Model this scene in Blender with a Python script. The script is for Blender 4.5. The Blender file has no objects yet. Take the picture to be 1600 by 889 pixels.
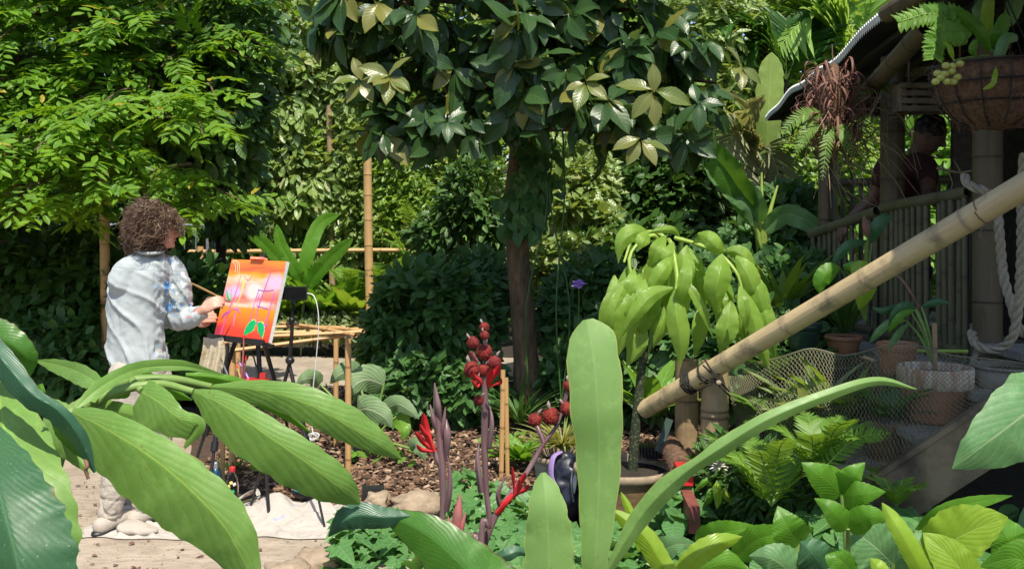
import bpy, math, random
import numpy as np
from mathutils import Vector, noise
R = math.radians
random.seed(7)
rng = np.random.default_rng(7)
SC = bpy.context.scene
COL = SC.collection

# ------------------------------------------------------------------ camera, light, exposure
F, HZ, EYE = 1500.0, 350.0, 1.6          # focal length and horizon row in photo pixels, eye height in metres
cam_d = bpy.data.cameras.new('camera'); cam = bpy.data.objects.new('camera', cam_d); COL.objects.link(cam)
cam.location = (0, 0, EYE); cam.rotation_euler = (R(90), 0, 0)
cam_d.sensor_width = 36; cam_d.lens = 36 * F / 1600.0
cam_d.shift_y = -(444.5 - HZ) / 1600.0
cam_d.clip_start = 0.05; cam_d.clip_end = 500
SC.camera = cam
SUN_EL, SUN_AZ = 60.0, 166.0             # azimuth measured clockwise from +Y: behind the camera, a little to its right
W = bpy.data.worlds.new('World'); SC.world = W; W.use_nodes = True
wn = W.node_tree; bg = wn.nodes['Background']; sky = wn.nodes.new('ShaderNodeTexSky')
sky.sky_type = 'NISHITA'; sky.sun_disc = False
sky.sun_elevation = R(SUN_EL); sky.sun_rotation = R(SUN_AZ)
wn.links.new(sky.outputs[0], bg.inputs[0]); bg.inputs[1].default_value = 0.13
sd = bpy.data.lights.new('sun', 'SUN'); sd.energy = 5.0; sd.angle = R(0.5); sd.color = (1.0, 0.93, 0.79)
sun = bpy.data.objects.new('sun', sd); COL.objects.link(sun)
_a = R(SUN_AZ); _e = R(SUN_EL)
to_sun = Vector((math.sin(_a)*math.cos(_e), math.cos(_a)*math.cos(_e), math.sin(_e)))
sun.rotation_euler = to_sun.to_track_quat('Z', 'Y').to_euler()
sun.location = to_sun*20
SC.view_settings.view_transform = 'Standard'; SC.view_settings.look = 'None'
SC.view_settings.gamma = 1; SC.view_settings.use_curve_mapping = False
SC.view_settings.exposure = 0.38

# ------------------------------------------------------------------ helpers
def P(px, py, D):
    """world point at depth D metres that lies at photo pixel px, py"""
    return np.array([(px-800)/F*D, D, EYE-(py-HZ)/F*D])
def vec(*a): return np.array(a, float)
def nrm(v):
    v = np.asarray(v, float); l = np.linalg.norm(v, axis=-1, keepdims=True); return v/np.maximum(l, 1e-9)
def spline(pts, n):
    """Catmull-Rom through pts (k x d), n samples"""
    p = np.asarray(pts, float)
    if len(p) == 2: t = np.linspace(0, 1, n)[:, None]; return p[0]*(1-t)+p[1]*t
    q = np.vstack([2*p[0]-p[1], p, 2*p[-1]-p[-2]]); out = []
    for s in np.linspace(0, len(p)-1-1e-6, n):
        i = int(s); t = s-i; a, b, c, d = q[i:i+4]
        out.append(.5*((2*b)+(-a+c)*t+(2*a-5*b+4*c-d)*t*t+(-a+3*b-3*c+d)*t**3))
    return np.array(out)

def mesh_from(name, V, blocks, UV=None, mats=(), mi=None, smooth=True, ring=None):
    me = bpy.data.meshes.new(name)
    V = np.asarray(V, np.float32)
    loops = np.concatenate([b.ravel() for b in blocks]) if blocks else np.zeros(0, int)
    tot = np.concatenate([np.full(len(b), b.shape[1]) for b in blocks])
    start = np.concatenate([[0], np.cumsum(tot)[:-1]])
    me.vertices.add(len(V)); me.vertices.foreach_set('co', V.ravel())
    me.loops.add(len(loops)); me.loops.foreach_set('vertex_index', loops.astype(np.int32))
    me.polygons.add(len(tot)); me.polygons.foreach_set('loop_start', start.astype(np.int32))
    me.polygons.foreach_set('loop_total', tot.astype(np.int32))
    if mi is not None: me.polygons.foreach_set('material_index', mi.astype(np.int32))
    me.polygons.foreach_set('use_smooth', np.full(len(tot), smooth))
    if UV is not None:
        ul = me.uv_layers.new(name='UVMap'); ul.data.foreach_set('uv', np.asarray(UV, np.float32)[loops].ravel())
    if ring is not None:
        at = me.attributes.new('ring', 'FLOAT', 'POINT'); at.data.foreach_set('value', np.asarray(ring, np.float32))
    for m in mats: me.materials.append(m)
    me.update(calc_edges=True); me.validate()
    return me

def world_origin(o):
    v = Vector((0, 0, 0))
    while o is not None: v += o.location; o = o.parent
    return np.array(v)
def empty(name, loc, label, cat, group=None, kind=None):
    o = bpy.data.objects.new(name, None); COL.objects.link(o); o.location = [float(c) for c in loc]; o.empty_display_size = .1
    return tag(o, label, cat, group, kind)
def tag(o, label=None, cat=None, group=None, kind=None):
    if label: o['label'] = label
    if cat: o['category'] = cat
    if group: o['group'] = group
    if kind: o['kind'] = kind
    return o
def link(name, me, parent=None, loc=None):
    """me holds world coordinates; shift it so that the object's origin is sensible"""
    o = bpy.data.objects.new(name, me); COL.objects.link(o)
    base = world_origin(parent) if parent is not None else np.zeros(3)
    if loc is None: loc = base if parent is not None else None
    n = len(me.vertices); co = np.empty(n*3, np.float32); me.vertices.foreach_get('co', co); co = co.reshape(-1, 3)
    if loc is None:
        mn, mx = co.min(0), co.max(0); loc = np.array([(mn[0]+mx[0])/2, (mn[1]+mx[1])/2, mn[2]])
    me.vertices.foreach_set('co', (co-np.asarray(loc, np.float32)).ravel()); me.update()
    o.location = [float(c) for c in (np.asarray(loc)-base)]
    if parent is not None: o.parent = parent
    return o

class MB:
    def __init__(s): s.V = []; s.UV = []; s.B = []; s.MI = []; s.R = []; s.n = 0
    def add(s, V, faces, UV=None, m=0, ring=None):
        V = np.asarray(V, float); k = len(V)
        s.V.append(V); s.UV.append(np.zeros((k, 2)) if UV is None else np.asarray(UV, float))
        s.R.append(np.zeros(k) if ring is None else np.asarray(ring, float))
        if not isinstance(faces, list): faces = [faces]
        for f in faces:
            f = np.asarray(f, int)
            if len(f): s.B.append(f+s.n); s.MI.append(np.full(len(f), m))
        s.n += k; return s
    def grid(s, G, UVg=None, m=0, ring=None):
        a, b = G.shape[:2]; idx = np.arange(a*b).reshape(a, b)
        f = np.stack([idx[:-1, :-1], idx[:-1, 1:], idx[1:, 1:], idx[1:, :-1]], -1).reshape(-1, 4)
        if UVg is None:
            u, v = np.meshgrid(np.linspace(0, 1, a), np.linspace(0, 1, b), indexing='ij'); UVg = np.stack([u, v], -1)
        return s.add(G.reshape(-1, 3), f, UVg.reshape(-1, 2), m, None if ring is None else ring.reshape(-1))
    def tube(s, path, rad, seg=8, m=0, cap=True, ring=None, flat=None):
        p = np.asarray(path, float); n = len(p)
        r = np.full(n, rad, float) if np.isscalar(rad) else np.asarray(rad, float)
        if len(r) != n: r = np.interp(np.linspace(0, 1, n), np.linspace(0, 1, len(r)), r)
        T = nrm(np.gradient(p, axis=0)); ref = vec(0, 0, 1) if abs(T[0][2]) < .9 else vec(1, 0, 0)
        u = nrm(np.cross(T[0], ref)); U = [u]
        for i in range(1, n):
            u = u-T[i]*np.dot(u, T[i]); u = nrm(u); U.append(u)
        U = np.array(U); Wv = np.cross(T, U); a = np.linspace(0, 2*math.pi, seg+1)
        fl = 1 if flat is None else flat
        G = p[:, None]+r[:, None, None]*(np.cos(a)[None, :, None]*U[:, None]+fl*np.sin(a)[None, :, None]*Wv[:, None])
        L = np.concatenate([[0], np.cumsum(np.linalg.norm(np.diff(p, axis=0), axis=1))])
        UV = np.stack(np.broadcast_arrays(L[:, None], np.linspace(0, 1, seg+1)[None]), -1)
        rg = None if ring is None else np.repeat(np.asarray(ring)[:, None], seg+1, 1)
        s.grid(G, UV, m, rg)
        if cap:
            for e in (0, n-1):
                if r[e] > 1e-4:
                    c = G[e, :-1]; o = np.arange(seg); s.add(c, (o if e else o[::-1])[None], np.zeros((seg, 2)), m)
        return s
    def box(s, c, size, rot=None, m=0, bev=0.0):
        h = np.asarray(size, float)/2; v = np.array([[x, y, z] for x in (-1, 1) for y in (-1, 1) for z in (-1, 1)], float)*h
        f = np.array([[0, 1, 3, 2], [4, 6, 7, 5], [0, 4, 5, 1], [2, 3, 7, 6], [0, 2, 6, 4], [1, 5, 7, 3]])
        if rot is not None: v = v@np.asarray(rot).T
        v = v+np.asarray(c)
        uv = np.array([[0, 0], [0, 1], [0, 0], [0, 1], [1, 0], [1, 1], [1, 0], [1, 1]], float)
        # split corners so shading stays flat
        return s.add(v[f.ravel()], np.arange(24).reshape(6, 4), uv[f.ravel()], m)
    def sphere(s, c, r, seg=12, rings=8, m=0, rot=None):
        r = np.asarray(r, float)*np.ones(3); a = np.linspace(0, 2*math.pi, seg+1); b = np.linspace(-math.pi/2, math.pi/2, rings+1)
        B, A = np.meshgrid(b, a, indexing='ij'); G = np.stack([np.cos(B)*np.cos(A), np.cos(B)*np.sin(A), np.sin(B)], -1)*r
        if rot is not None: G = G@np.asarray(rot).T
        return s.grid(G+np.asarray(c), None, m)
    def lathe(s, c, prof, seg=28, m=0, axis=None):
        a = np.linspace(0, 2*math.pi, seg+1); pr = np.asarray(prof, float)
        G = np.stack([pr[:, 0, None]*np.cos(a), pr[:, 0, None]*np.sin(a), np.repeat(pr[:, 1, None], seg+1, 1)], -1)
        if axis is not None: G = G@np.asarray(axis).T
        return s.grid(G+np.asarray(c), None, m)
    def mesh(s, name, mats, smooth=True):
        return mesh_from(name, np.concatenate(s.V), s.B, np.concatenate(s.UV), mats if isinstance(mats, (list, tuple)) else [mats], np.concatenate(s.MI), smooth, np.concatenate(s.R))
    def build(s, name, mats, parent=None, smooth=True, loc=None):
        return link(name, s.mesh(name, mats, smooth), parent, loc)

def rot_axes(x, y, z): return np.stack([nrm(x), nrm(y), nrm(z)], 1)
def rotz(a): c, s_ = math.cos(a), math.sin(a); return np.array([[c, -s_, 0], [s_, c, 0], [0, 0, 1]])

def remesh(mb, voxel, iters, mats, name, disp=None):
    """one closed continuous surface from overlapping volumes"""
    me = mb.mesh('tmp', [], True); o = bpy.data.objects.new('tmp', me); COL.objects.link(o)
    md = o.modifiers.new('r', 'REMESH'); md.mode = 'VOXEL'; md.voxel_size = voxel
    if iters: ms = o.modifiers.new('s', 'SMOOTH'); ms.factor = .5; ms.iterations = iters
    dg = bpy.context.evaluated_depsgraph_get(); dg.update()
    new = bpy.data.meshes.new_from_object(o.evaluated_get(dg)); new.name = name
    bpy.data.objects.remove(o); bpy.data.meshes.remove(me)
    new.materials.clear()
    for m in mats: new.materials.append(m)
    new.polygons.foreach_set('use_smooth', np.ones(len(new.polygons), bool))
    if disp is not None:
        n = len(new.vertices); co = np.empty(n*3, np.float32); no = np.empty(n*3, np.float32)
        new.vertices.foreach_get('co', co); new.vertex_normals.foreach_get('vector', no)
        co = co.reshape(-1, 3); no = no.reshape(-1, 3)
        co = co+no*disp(co, no)[:, None]; new.vertices.foreach_set('co', co.astype(np.float32).ravel()); new.update()
    return new

# ------------------------------------------------------------------ materials
def NT(name):
    m = bpy.data.materials.new(name); m.use_nodes = True; nt = m.node_tree
    b = nt.nodes['Principled BSDF']; return m, nt, b, nt.nodes['Material Output']
def N(nt, t, **kw):
    n = nt.nodes.new(t)
    for k, v in kw.items(): setattr(n, k, v)
    return n
def L(nt, a, b): nt.links.new(a, b)
def math_n(nt, op, a, b=None, c=None, clamp=False):
    n = N(nt, 'ShaderNodeMath', operation=op); n.use_clamp = clamp
    for i, x in enumerate((a, b, c)):
        if x is None: continue
        if hasattr(x, 'is_output') or isinstance(x, bpy.types.NodeSocket): L(nt, x, n.inputs[i])
        else: n.inputs[i].default_value = x
    return n.outputs[0]
def mixc(nt, f, a, b, mode='MIX'):
    n = N(nt, 'ShaderNodeMix', data_type='RGBA', blend_type=mode)
    for s_, x in ((n.inputs[0], f), (n.inputs[6], a), (n.inputs[7], b)):
        if isinstance(x, bpy.types.NodeSocket): L(nt, x, s_)
        elif isinstance(x, (int, float)): s_.default_value = x
        else: s_.default_value = (*x[:3], 1)
    return n.outputs[2]
def noise_n(nt, co, scale, detail=3, rough=.5):
    n = N(nt, 'ShaderNodeTexNoise'); n.inputs['Scale'].default_value = scale; n.inputs['Detail'].default_value = detail
    n.inputs['Roughness'].default_value = rough
    if co is not None: L(nt, co, n.inputs['Vector'])
    return n.outputs['Fac']
def ramp(nt, f, stops):
    n = N(nt, 'ShaderNodeValToRGB'); e = n.color_ramp.elements
    while len(e) < len(stops): e.new(.5)
    for i, (p, c) in enumerate(stops): e[i].position = p; e[i].color = (*c, 1) if len(c) == 3 else c
    L(nt, f, n.inputs[0]); return n.outputs[0]
def bump(nt, b, h, strength=.5, dist=.01):
    n = N(nt, 'ShaderNodeBump'); n.inputs['Strength'].default_value = strength; n.inputs['Distance'].default_value = dist
    L(nt, h, n.inputs['Height']); L(nt, n.outputs[0], b.inputs['Normal']); return n
def mapped(nt, out, scale):
    n = N(nt, 'ShaderNodeMapping'); n.inputs['Scale'].default_value = scale; L(nt, out, n.inputs[0]); return n.outputs[0]

def leaf_mat(name, ca, cb, rough=.42, trans=.35, tcol=None, veins=0, vein=(.3, .4, .1), vstr=.5, yellow=0.0, ycol=(.45, .35, .04), slant=.9, spec=.5, big=False, edge=None, vbump=.6):
    m, nt, b, out = NT(name)
    g = N(nt, 'ShaderNodeNewGeometry'); tc = N(nt, 'ShaderNodeTexCoord')
    rnd = g.outputs['Random Per Island']
    n1 = noise_n(nt, tc.outputs['Object'], 1.3 if not big else 9, 2)
    f = math_n(nt, 'ADD', math_n(nt, 'MULTIPLY', rnd, .6), math_n(nt, 'MULTIPLY', n1, .45)) if not big else math_n(nt, 'MULTIPLY_ADD', n1, 1.6, -.35, True)
    col = mixc(nt, f, ca, cb)
    if yellow > 0:
        r2 = math_n(nt, 'FRACT', math_n(nt, 'MULTIPLY', rnd, 17.31))
        col = mixc(nt, math_n(nt, 'GREATER_THAN', r2, 1-yellow), col, ycol)
    hgt = None
    if veins:
        sp = N(nt, 'ShaderNodeSeparateXYZ'); L(nt, tc.outputs['UV'], sp.inputs[0]); u, v = sp.outputs[0], sp.outputs[1]
        av = math_n(nt, 'ABSOLUTE', v)
        mid = math_n(nt, 'SUBTRACT', 1.0, math_n(nt, 'DIVIDE', av, .045 if big else .12), None, True)
        uj = math_n(nt, 'ADD', u, math_n(nt, 'MULTIPLY_ADD', noise_n(nt, tc.outputs['Object'], 22 if big else 5, 2), .10, -.05)) if big else u
        ph = math_n(nt, 'SUBTRACT', math_n(nt, 'MULTIPLY', uj, float(veins)), math_n(nt, 'MULTIPLY', math_n(nt, 'POWER', av, .8), veins*slant*.25))
        fr = math_n(nt, 'ABSOLUTE', math_n(nt, 'SUBTRACT', math_n(nt, 'FRACT', ph), .5))
        sv = math_n(nt, 'POWER', math_n(nt, 'SUBTRACT', 1.0, math_n(nt, 'MULTIPLY', fr, 2.0)), 9.0 if big else 3.0)
        if big:      # midrib, side veins and a fine network between them
            vo = N(nt, 'ShaderNodeTexVoronoi', feature='DISTANCE_TO_EDGE'); vo.inputs['Scale'].default_value = 1.0
            L(nt, mapped(nt, tc.outputs['UV'], (veins*2.6, 9, 1)), vo.inputs['Vector'])
            net = math_n(nt, 'SUBTRACT', 1.0, math_n(nt, 'MULTIPLY', vo.outputs['Distance'], 9.0), None, True)
            col = mixc(nt, math_n(nt, 'MULTIPLY', net, .13), col, vein)
            col = mixc(nt, math_n(nt, 'MULTIPLY', sv, vstr*.75), col, vein)
            col = mixc(nt, math_n(nt, 'MULTIPLY', mid, min(.85, vstr*1.9)), col, tuple(min(1, c*1.15) for c in vein))
        else:
            vm = math_n(nt, 'MAXIMUM', mid, math_n(nt, 'MULTIPLY', sv, .55))
            col = mixc(nt, math_n(nt, 'MULTIPLY', vm, vstr), col, vein)
        hgt = math_n(nt, 'SUBTRACT', math_n(nt, 'MULTIPLY', math_n(nt, 'POWER', fr, .6), .8), math_n(nt, 'MULTIPLY', mid, .8))
        if edge:
            em = math_n(nt, 'GREATER_THAN', av, .955); col = mixc(nt, math_n(nt, 'MULTIPLY', em, .8), col, edge)
    if big:
        n3 = noise_n(nt, tc.outputs['Object'], 60, 4, .6)
        col = mixc(nt, math_n(nt, 'MULTIPLY', n3, .35), col, tuple(c*.45 for c in ca))
        wr = noise_n(nt, tc.outputs['Object'], 260, 3, .7)
        sp_ = math_n(nt, 'GREATER_THAN', wr, .67)
        col = mixc(nt, math_n(nt, 'MULTIPLY', sp_, .6), col, (.45, .45, .25))
        n5 = noise_n(nt, tc.outputs['Object'], 16, 6, .75)
        col = mixc(nt, math_n(nt, 'MULTIPLY', math_n(nt, 'MULTIPLY_ADD', n5, 5, -2.6, True), .45), col, tuple(min(1, c*1.5+.04) for c in cb))
        n6 = noise_n(nt, tc.outputs['Object'], 55, 5, .7)
        br = math_n(nt, 'MULTIPLY', math_n(nt, 'MULTIPLY_ADD', n6, 14, -9.2, True), .8)
        col = mixc(nt, br, col, (.16, .10, .035))
        if veins:
            eb = math_n(nt, 'MULTIPLY', math_n(nt, 'MULTIPLY_ADD', av, 12, -10.9, True), math_n(nt, 'MULTIPLY_ADD', n5, 9, -4.9, True))
            col = mixc(nt, eb, col, (.20, .12, .04))
        n4 = noise_n(nt, tc.outputs['Object'], 30, 4, .6)
        hgt = math_n(nt, 'ADD', hgt, math_n(nt, 'MULTIPLY', n4, .8)) if hgt is not None else n4
        L(nt, math_n(nt, 'MULTIPLY_ADD', n3, .35, rough-.15), b.inputs['Roughness'])
    else:
        b.inputs['Roughness'].default_value = rough
    if hgt is not None: bump(nt, b, hgt, vbump, .004 if big else .006)
    L(nt, col, b.inputs['Base Color']); b.inputs['Specular IOR Level'].default_value = spec
    tr = N(nt, 'ShaderNodeBsdfTranslucent')
    tcol = tcol or (min(1, cb[0]*1.9+.02), min(1, cb[1]*1.7), cb[2]*.6)
    L(nt, mixc(nt, .7, col, tcol), tr.inputs[0])
    mx = N(nt, 'ShaderNodeMixShader'); mx.inputs[0].default_value = trans
    L(nt, b.outputs[0], mx.inputs[1]); L(nt, tr.outputs[0], mx.inputs[2]); L(nt, mx.outputs[0], out.inputs[0])
    return m

def plain(name, c, rough=.6, metal=0, c2=None, scale=20, bmp=.3, bd=.004, spec=.5, stretch=None, detail=5, lo=.3, hi=.7):
    m, nt, b, out = NT(name); tc = N(nt, 'ShaderNodeTexCoord')
    co = tc.outputs['Object'] if stretch is None else mapped(nt, tc.outputs['Object'], stretch)
    n = noise_n(nt, co, scale, detail, .6)
    L(nt, ramp(nt, n, [(lo, c), (hi, c2 or tuple(x*.75 for x in c))]), b.inputs['Base Color'])
    b.inputs['Roughness'].default_value = rough; b.inputs['Metallic'].default_value = metal; b.inputs['Specular IOR Level'].default_value = spec
    if bmp: bump(nt, b, n, bmp, bd)
    return m

def bamboo_mat(name, c, c2, dark=(.05, .04, .02), rough=.5, stain=.5):
    m, nt, b, out = NT(name); tc = N(nt, 'ShaderNodeTexCoord')
    st = noise_n(nt, mapped(nt, tc.outputs['UV'], (1.5, 30, 1)), 3, 5, .65)
    bl = noise_n(nt, tc.outputs['Object'], 7, 4, .6)
    col = mixc(nt, math_n(nt, 'MULTIPLY_ADD', st, 2.2, -.6, True), c, c2)
    col = mixc(nt, math_n(nt, 'MULTIPLY', math_n(nt, 'MULTIPLY_ADD', bl, 4, -2.1, True), stain), col, dark)
    sp2 = noise_n(nt, mapped(nt, tc.outputs['UV'], (9, 60, 1)), 4, 3, .7)
    col = mixc(nt, math_n(nt, 'MULTIPLY', math_n(nt, 'GREATER_THAN', sp2, .66), .45), col, dark)
    at = N(nt, 'ShaderNodeAttribute', attribute_name='ring')
    col = mixc(nt, math_n(nt, 'MULTIPLY', at.outputs['Fac'], .75), col, tuple(x*.35 for x in c))
    L(nt, col, b.inputs['Base Color']); b.inputs['Roughness'].default_value = rough
    bump(nt, b, st, .25, .003); return m

M = {}
# foliage
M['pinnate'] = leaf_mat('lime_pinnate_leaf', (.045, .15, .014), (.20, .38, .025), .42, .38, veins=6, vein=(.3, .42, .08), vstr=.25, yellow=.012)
M['pinnate_dark'] = leaf_mat('dark_pinnate_leaf', (.02, .07, .012), (.05, .15, .015), .4, .3, veins=6, vstr=.15)
M['glossy'] = leaf_mat('glossy_dark_leaf', (.014, .05, .016), (.05, .115, .030), .36, .26, tcol=(.20, .30, .03), veins=9, vein=(.13, .19, .08), vstr=.35, spec=.5, yellow=.10, ycol=(.20, .20, .04), vbump=.15)
M['olive'] = leaf_mat('olive_young_leaf', (.10, .18, .03), (.22, .22, .06), .33, .35, veins=9, vein=(.38, .38, .14), vstr=.35, spec=.6, vbump=.2)
M['hedge'] = leaf_mat('hedge_leaf', (.055, .15, .015), (.27, .42, .06), .36, .34, veins=6, vein=(.35, .42, .15), vstr=.25, yellow=.02, ycol=(.35, .36, .12), spec=.65)
M['hedge2'] = leaf_mat('vine_leaf', (.07, .16, .03), (.31, .42, .13), .34, .32, veins=5, vein=(.4, .45, .2), vstr=.35, yellow=.03, ycol=(.4, .42, .2), spec=.7)
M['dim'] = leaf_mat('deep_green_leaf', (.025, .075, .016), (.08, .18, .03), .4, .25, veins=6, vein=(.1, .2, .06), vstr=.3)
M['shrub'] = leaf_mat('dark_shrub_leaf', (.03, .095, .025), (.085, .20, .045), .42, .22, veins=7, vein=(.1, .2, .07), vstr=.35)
M['far'] = leaf_mat('distant_leaf', (.05, .12, .02), (.20, .32, .06), .4, .3, veins=4, vstr=.2, yellow=.03, ycol=(.3, .33, .15))
M['fern'] = leaf_mat('fern_leaf', (.07, .17, .02), (.20, .36, .05), .5, .4)
M['strap'] = leaf_mat('strap_leaf', (.08, .19, .02), (.24, .38, .05), .4, .4, veins=14, vein=(.4, .5, .15), vstr=.3)
M['varieg'] = leaf_mat('variegated_leaf', (.06, .14, .04), (.34, .42, .22), .45, .3, veins=5, vein=(.55, .6, .35), vstr=.6)
M['stripe'] = leaf_mat('striped_strap_leaf', (.10, .17, .04), (.42, .42, .16), .5, .3)
M['palm'] = leaf_mat('palm_leaf', (.15, .32, .05), (.34, .52, .16), .4, .4)
M['palmdark'] = leaf_mat('dark_palm_leaf', (.02, .08, .015), (.05, .15, .02), .4, .35)
M['palmpale'] = leaf_mat('pale_palm_leaf', (.13, .17, .08), (.32, .34, .2), .5, .3)
M['banana'] = leaf_mat('banana_leaf', (.06, .20, .03), (.14, .33, .05), .4, .45, veins=22, vein=(.3, .45, .12), vstr=.35, big=True)
M['bananalt'] = leaf_mat('pale_banana_leaf', (.30, .42, .10), (.36, .50, .12), .4, .45, veins=22, vein=(.5, .6, .2), vstr=.35, big=True)
M['cover'] = leaf_mat('ground_cover_leaf', (.045, .15, .045), (.13, .30, .08), .45, .3, veins=5, vein=(.3, .45, .2), vstr=.35)
M['cover2'] = leaf_mat('low_bright_leaf', (.08, .22, .02), (.2, .4, .05), .42, .38, veins=7, vein=(.4, .55, .15), vstr=.3)
M['squash'] = leaf_mat('squash_leaf', (.10, .20, .08), (.18, .30, .12), .6, .25, veins=7, vein=(.5, .55, .4), vstr=.8, slant=2.5)
# large individual leaves
M['L_main'] = leaf_mat('broad_green_leaf', (.155, .315, .06), (.20, .37, .08), .46, .28, veins=9, vein=(.36, .50, .10), vstr=.40, big=True, slant=1.6, vbump=.16)
M['L_deep'] = leaf_mat('broad_dark_leaf', (.035, .12, .05), (.055, .16, .06), .46, .22, veins=17, vein=(.10, .22, .10), vstr=.3, big=True, slant=1.6, vbump=.18)
M['L_fresh'] = leaf_mat('fresh_green_leaf', (.09, .27, .02), (.15, .36, .03), .36, .42, veins=11, vein=(.22, .42, .06), vstr=.35, big=True, slant=1.7, vbump=.25)
M['L_lime'] = leaf_mat('lime_leaf', (.25, .43, .03), (.33, .50, .05), .35, .42, veins=10, vein=(.42, .58, .12), vstr=.3, big=True, slant=1.7, vbump=.2)
M['L_blade'] = leaf_mat('canna_blade', (.19, .36, .09), (.27, .46, .14), .42, .34, veins=26, vein=(.27, .44, .17), vstr=.38, big=True, slant=2.4, edge=(.42, .5, .12), vbump=.07)
M['L_red'] = leaf_mat('red_edged_blade', (.055, .18, .02), (.09, .25, .03), .34, .3, veins=13, vein=(.1, .28, .05), vstr=.25, big=True, slant=2, edge=(.1, .03, .03), vbump=.08)
M['L_teal'] = leaf_mat('bluish_blade', (.035, .12, .065), (.06, .17, .09), .36, .2, veins=13, vein=(.08, .22, .12), vstr=.3, big=True, slant=2, edge=(.1, .03, .03), vbump=.25)
M['L_ear'] = leaf_mat('elephant_ear', (.10, .26, .09), (.16, .34, .13), .48, .28, veins=9, vein=(.38, .48, .24), vstr=.5, big=True, slant=1.8, vbump=.2)
M['L_droop'] = leaf_mat('drooping_leaf', (.19, .36, .045), (.31, .48, .08), .32, .42, veins=24, vein=(.40, .52, .12), vstr=.3, big=True, slant=1.9, vbump=.4)
M['stem'] = plain('green_stem', (.14, .24, .05), .5, c2=(.2, .3, .08))
M['stem_lime'] = plain('lime_stem', (.35, .45, .1), .5, c2=(.25, .38, .06))
M['purple_stem'] = plain('purple_stem', (.10, .04, .05), .4, c2=(.25, .16, .17), scale=30, stretch=(1, 1, .15))
M['pod'] = plain('red_seed_pod', (.11, .007, .009), .8, c2=(.26, .022, .012), scale=40, bmp=.9, bd=.004)
M['petal'] = plain('scarlet_petal', (.62, .012, .02), .4, c2=(.72, .05, .05), scale=30)
M['pinkbud'] = plain('pink_bud', (.5, .12, .13), .5, c2=(.3, .14, .14), scale=60)
M['dry_tip'] = plain('dry_papery_tip', (.42, .34, .32), .8, c2=(.25, .15, .15), scale=60)
M['bark'] = plain('brown_bark', (.20, .135, .08), .9, c2=(.06, .042, .026), scale=9, bmp=1, bd=.03, stretch=(3, 3, .6))
M['bark_dark'] = plain('dark_bark', (.06, .045, .03), .9, c2=(.02, .018, .014), scale=12, bmp=1, bd=.02, stretch=(3, 3, .6))
M['bark_spot'] = plain('mossy_speckled_bark', (.02, .028, .014), .9, c2=(.11, .13, .05), scale=75, bmp=.8, bd=.01, lo=.5, hi=.66)
M['bark_pink'] = plain('pinkish_bark', (.33, .22, .17), .9, c2=(.16, .1, .07), scale=14, bmp=.6, bd=.01)
M['soil'] = plain('dark_soil', (.045, .032, .022), .95, c2=(.018, .014, .01), scale=14, bmp=1, bd=.03)
M['mulch'] = plain('mulch_bed', (.12, .07, .045), .95, c2=(.035, .022, .015), scale=45, bmp=1, bd=.02)
M['rock'] = plain('tan_stone', (.40, .31, .22), .9, c2=(.20, .15, .10), scale=9, bmp=1, bd=.03)
# bamboo, wood
M['bam_tan'] = bamboo_mat('tan_bamboo', (.55, .36, .16), (.43, .26, .10), (.16, .08, .03), .5, .25)
M['bam_orange'] = bamboo_mat('orange_bamboo', (.58, .36, .16), (.47, .27, .11), (.2, .1, .04), .5, .2)
M['bam_pole'] = bamboo_mat('weathered_yellow_bamboo', (.68, .54, .31), (.44, .31, .16), (.10, .085, .06), .5, 1.0)
M['bam_post'] = bamboo_mat('weathered_brown_bamboo', (.40, .29, .16), (.24, .16, .085), (.06, .045, .03), .6, .7)
M['bam_grey'] = bamboo_mat('grey_green_bamboo', (.16, .145, .08), (.09, .08, .042), (.04, .04, .03), .55, .6)
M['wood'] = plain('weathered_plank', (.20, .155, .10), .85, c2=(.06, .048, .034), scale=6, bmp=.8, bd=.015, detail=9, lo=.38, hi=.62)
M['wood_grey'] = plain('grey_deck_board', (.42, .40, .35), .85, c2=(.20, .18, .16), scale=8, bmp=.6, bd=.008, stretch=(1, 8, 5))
M['thatch'] = plain('dark_thatch', (.045, .035, .02), .95, c2=(.015, .012, .008), scale=30, bmp=1, bd=.03, stretch=(1, 1, .2))
M['wood_light'] = plain('pale_pine', (.50, .31, .15), .6, c2=(.38, .22, .09), scale=8, stretch=(1, 1, .1))
M['red'] = plain('red_paint', (.62, .02, .03), .35, c2=(.42, .03, .03), scale=12)
M['redwood'] = plain('red_brown_plank', (.27, .07, .05), .6, c2=(.12, .045, .035), scale=14, bmp=.5)
M['coir'] = plain('coir_fibre', (.22, .12, .07), .98, c2=(.07, .038, .025), scale=60, bmp=1, bd=.012)
M['terra'] = plain('terracotta', (.46, .22, .12), .85, c2=(.27, .14, .08), scale=9, bmp=.4)
M['terra_rim'] = plain('limed_terracotta_rim', (.68, .60, .50), .9, c2=(.42, .24, .15), scale=10, bmp=.5, stretch=(3, 3, .7), lo=.4, hi=.62)
M['glazed'] = plain('brown_glazed_pot', (.26, .17, .09), .4, c2=(.10, .06, .035), scale=9, bmp=.5, stretch=(1, 1, 3))
M['glazed_rim'] = plain('pale_pot_rim', (.38, .30, .22), .7, c2=(.22, .15, .09), scale=20)
M['greenpot'] = plain('green_plastic_pot', (.02, .05, .035), .4)
M['concrete'] = plain('grey_concrete', (.34, .31, .27), .9, c2=(.2, .17, .14), scale=18, bmp=.6)
M['rope'] = plain('pale_rope', (.42, .37, .29), .9, c2=(.26, .22, .16), scale=50, bmp=.6)
M['blackrope'] = plain('black_cord', (.015, .013, .012), .8)
M['twine'] = plain('brown_twine', (.20, .13, .08), .9)
M['black'] = plain('black_plastic', (.015, .015, .017), .4)
M['blackmetal'] = plain('black_metal', (.03, .03, .033), .35, .3)
M['screen'] = plain('dark_glass', (.006, .006, .007), .08)
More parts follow.
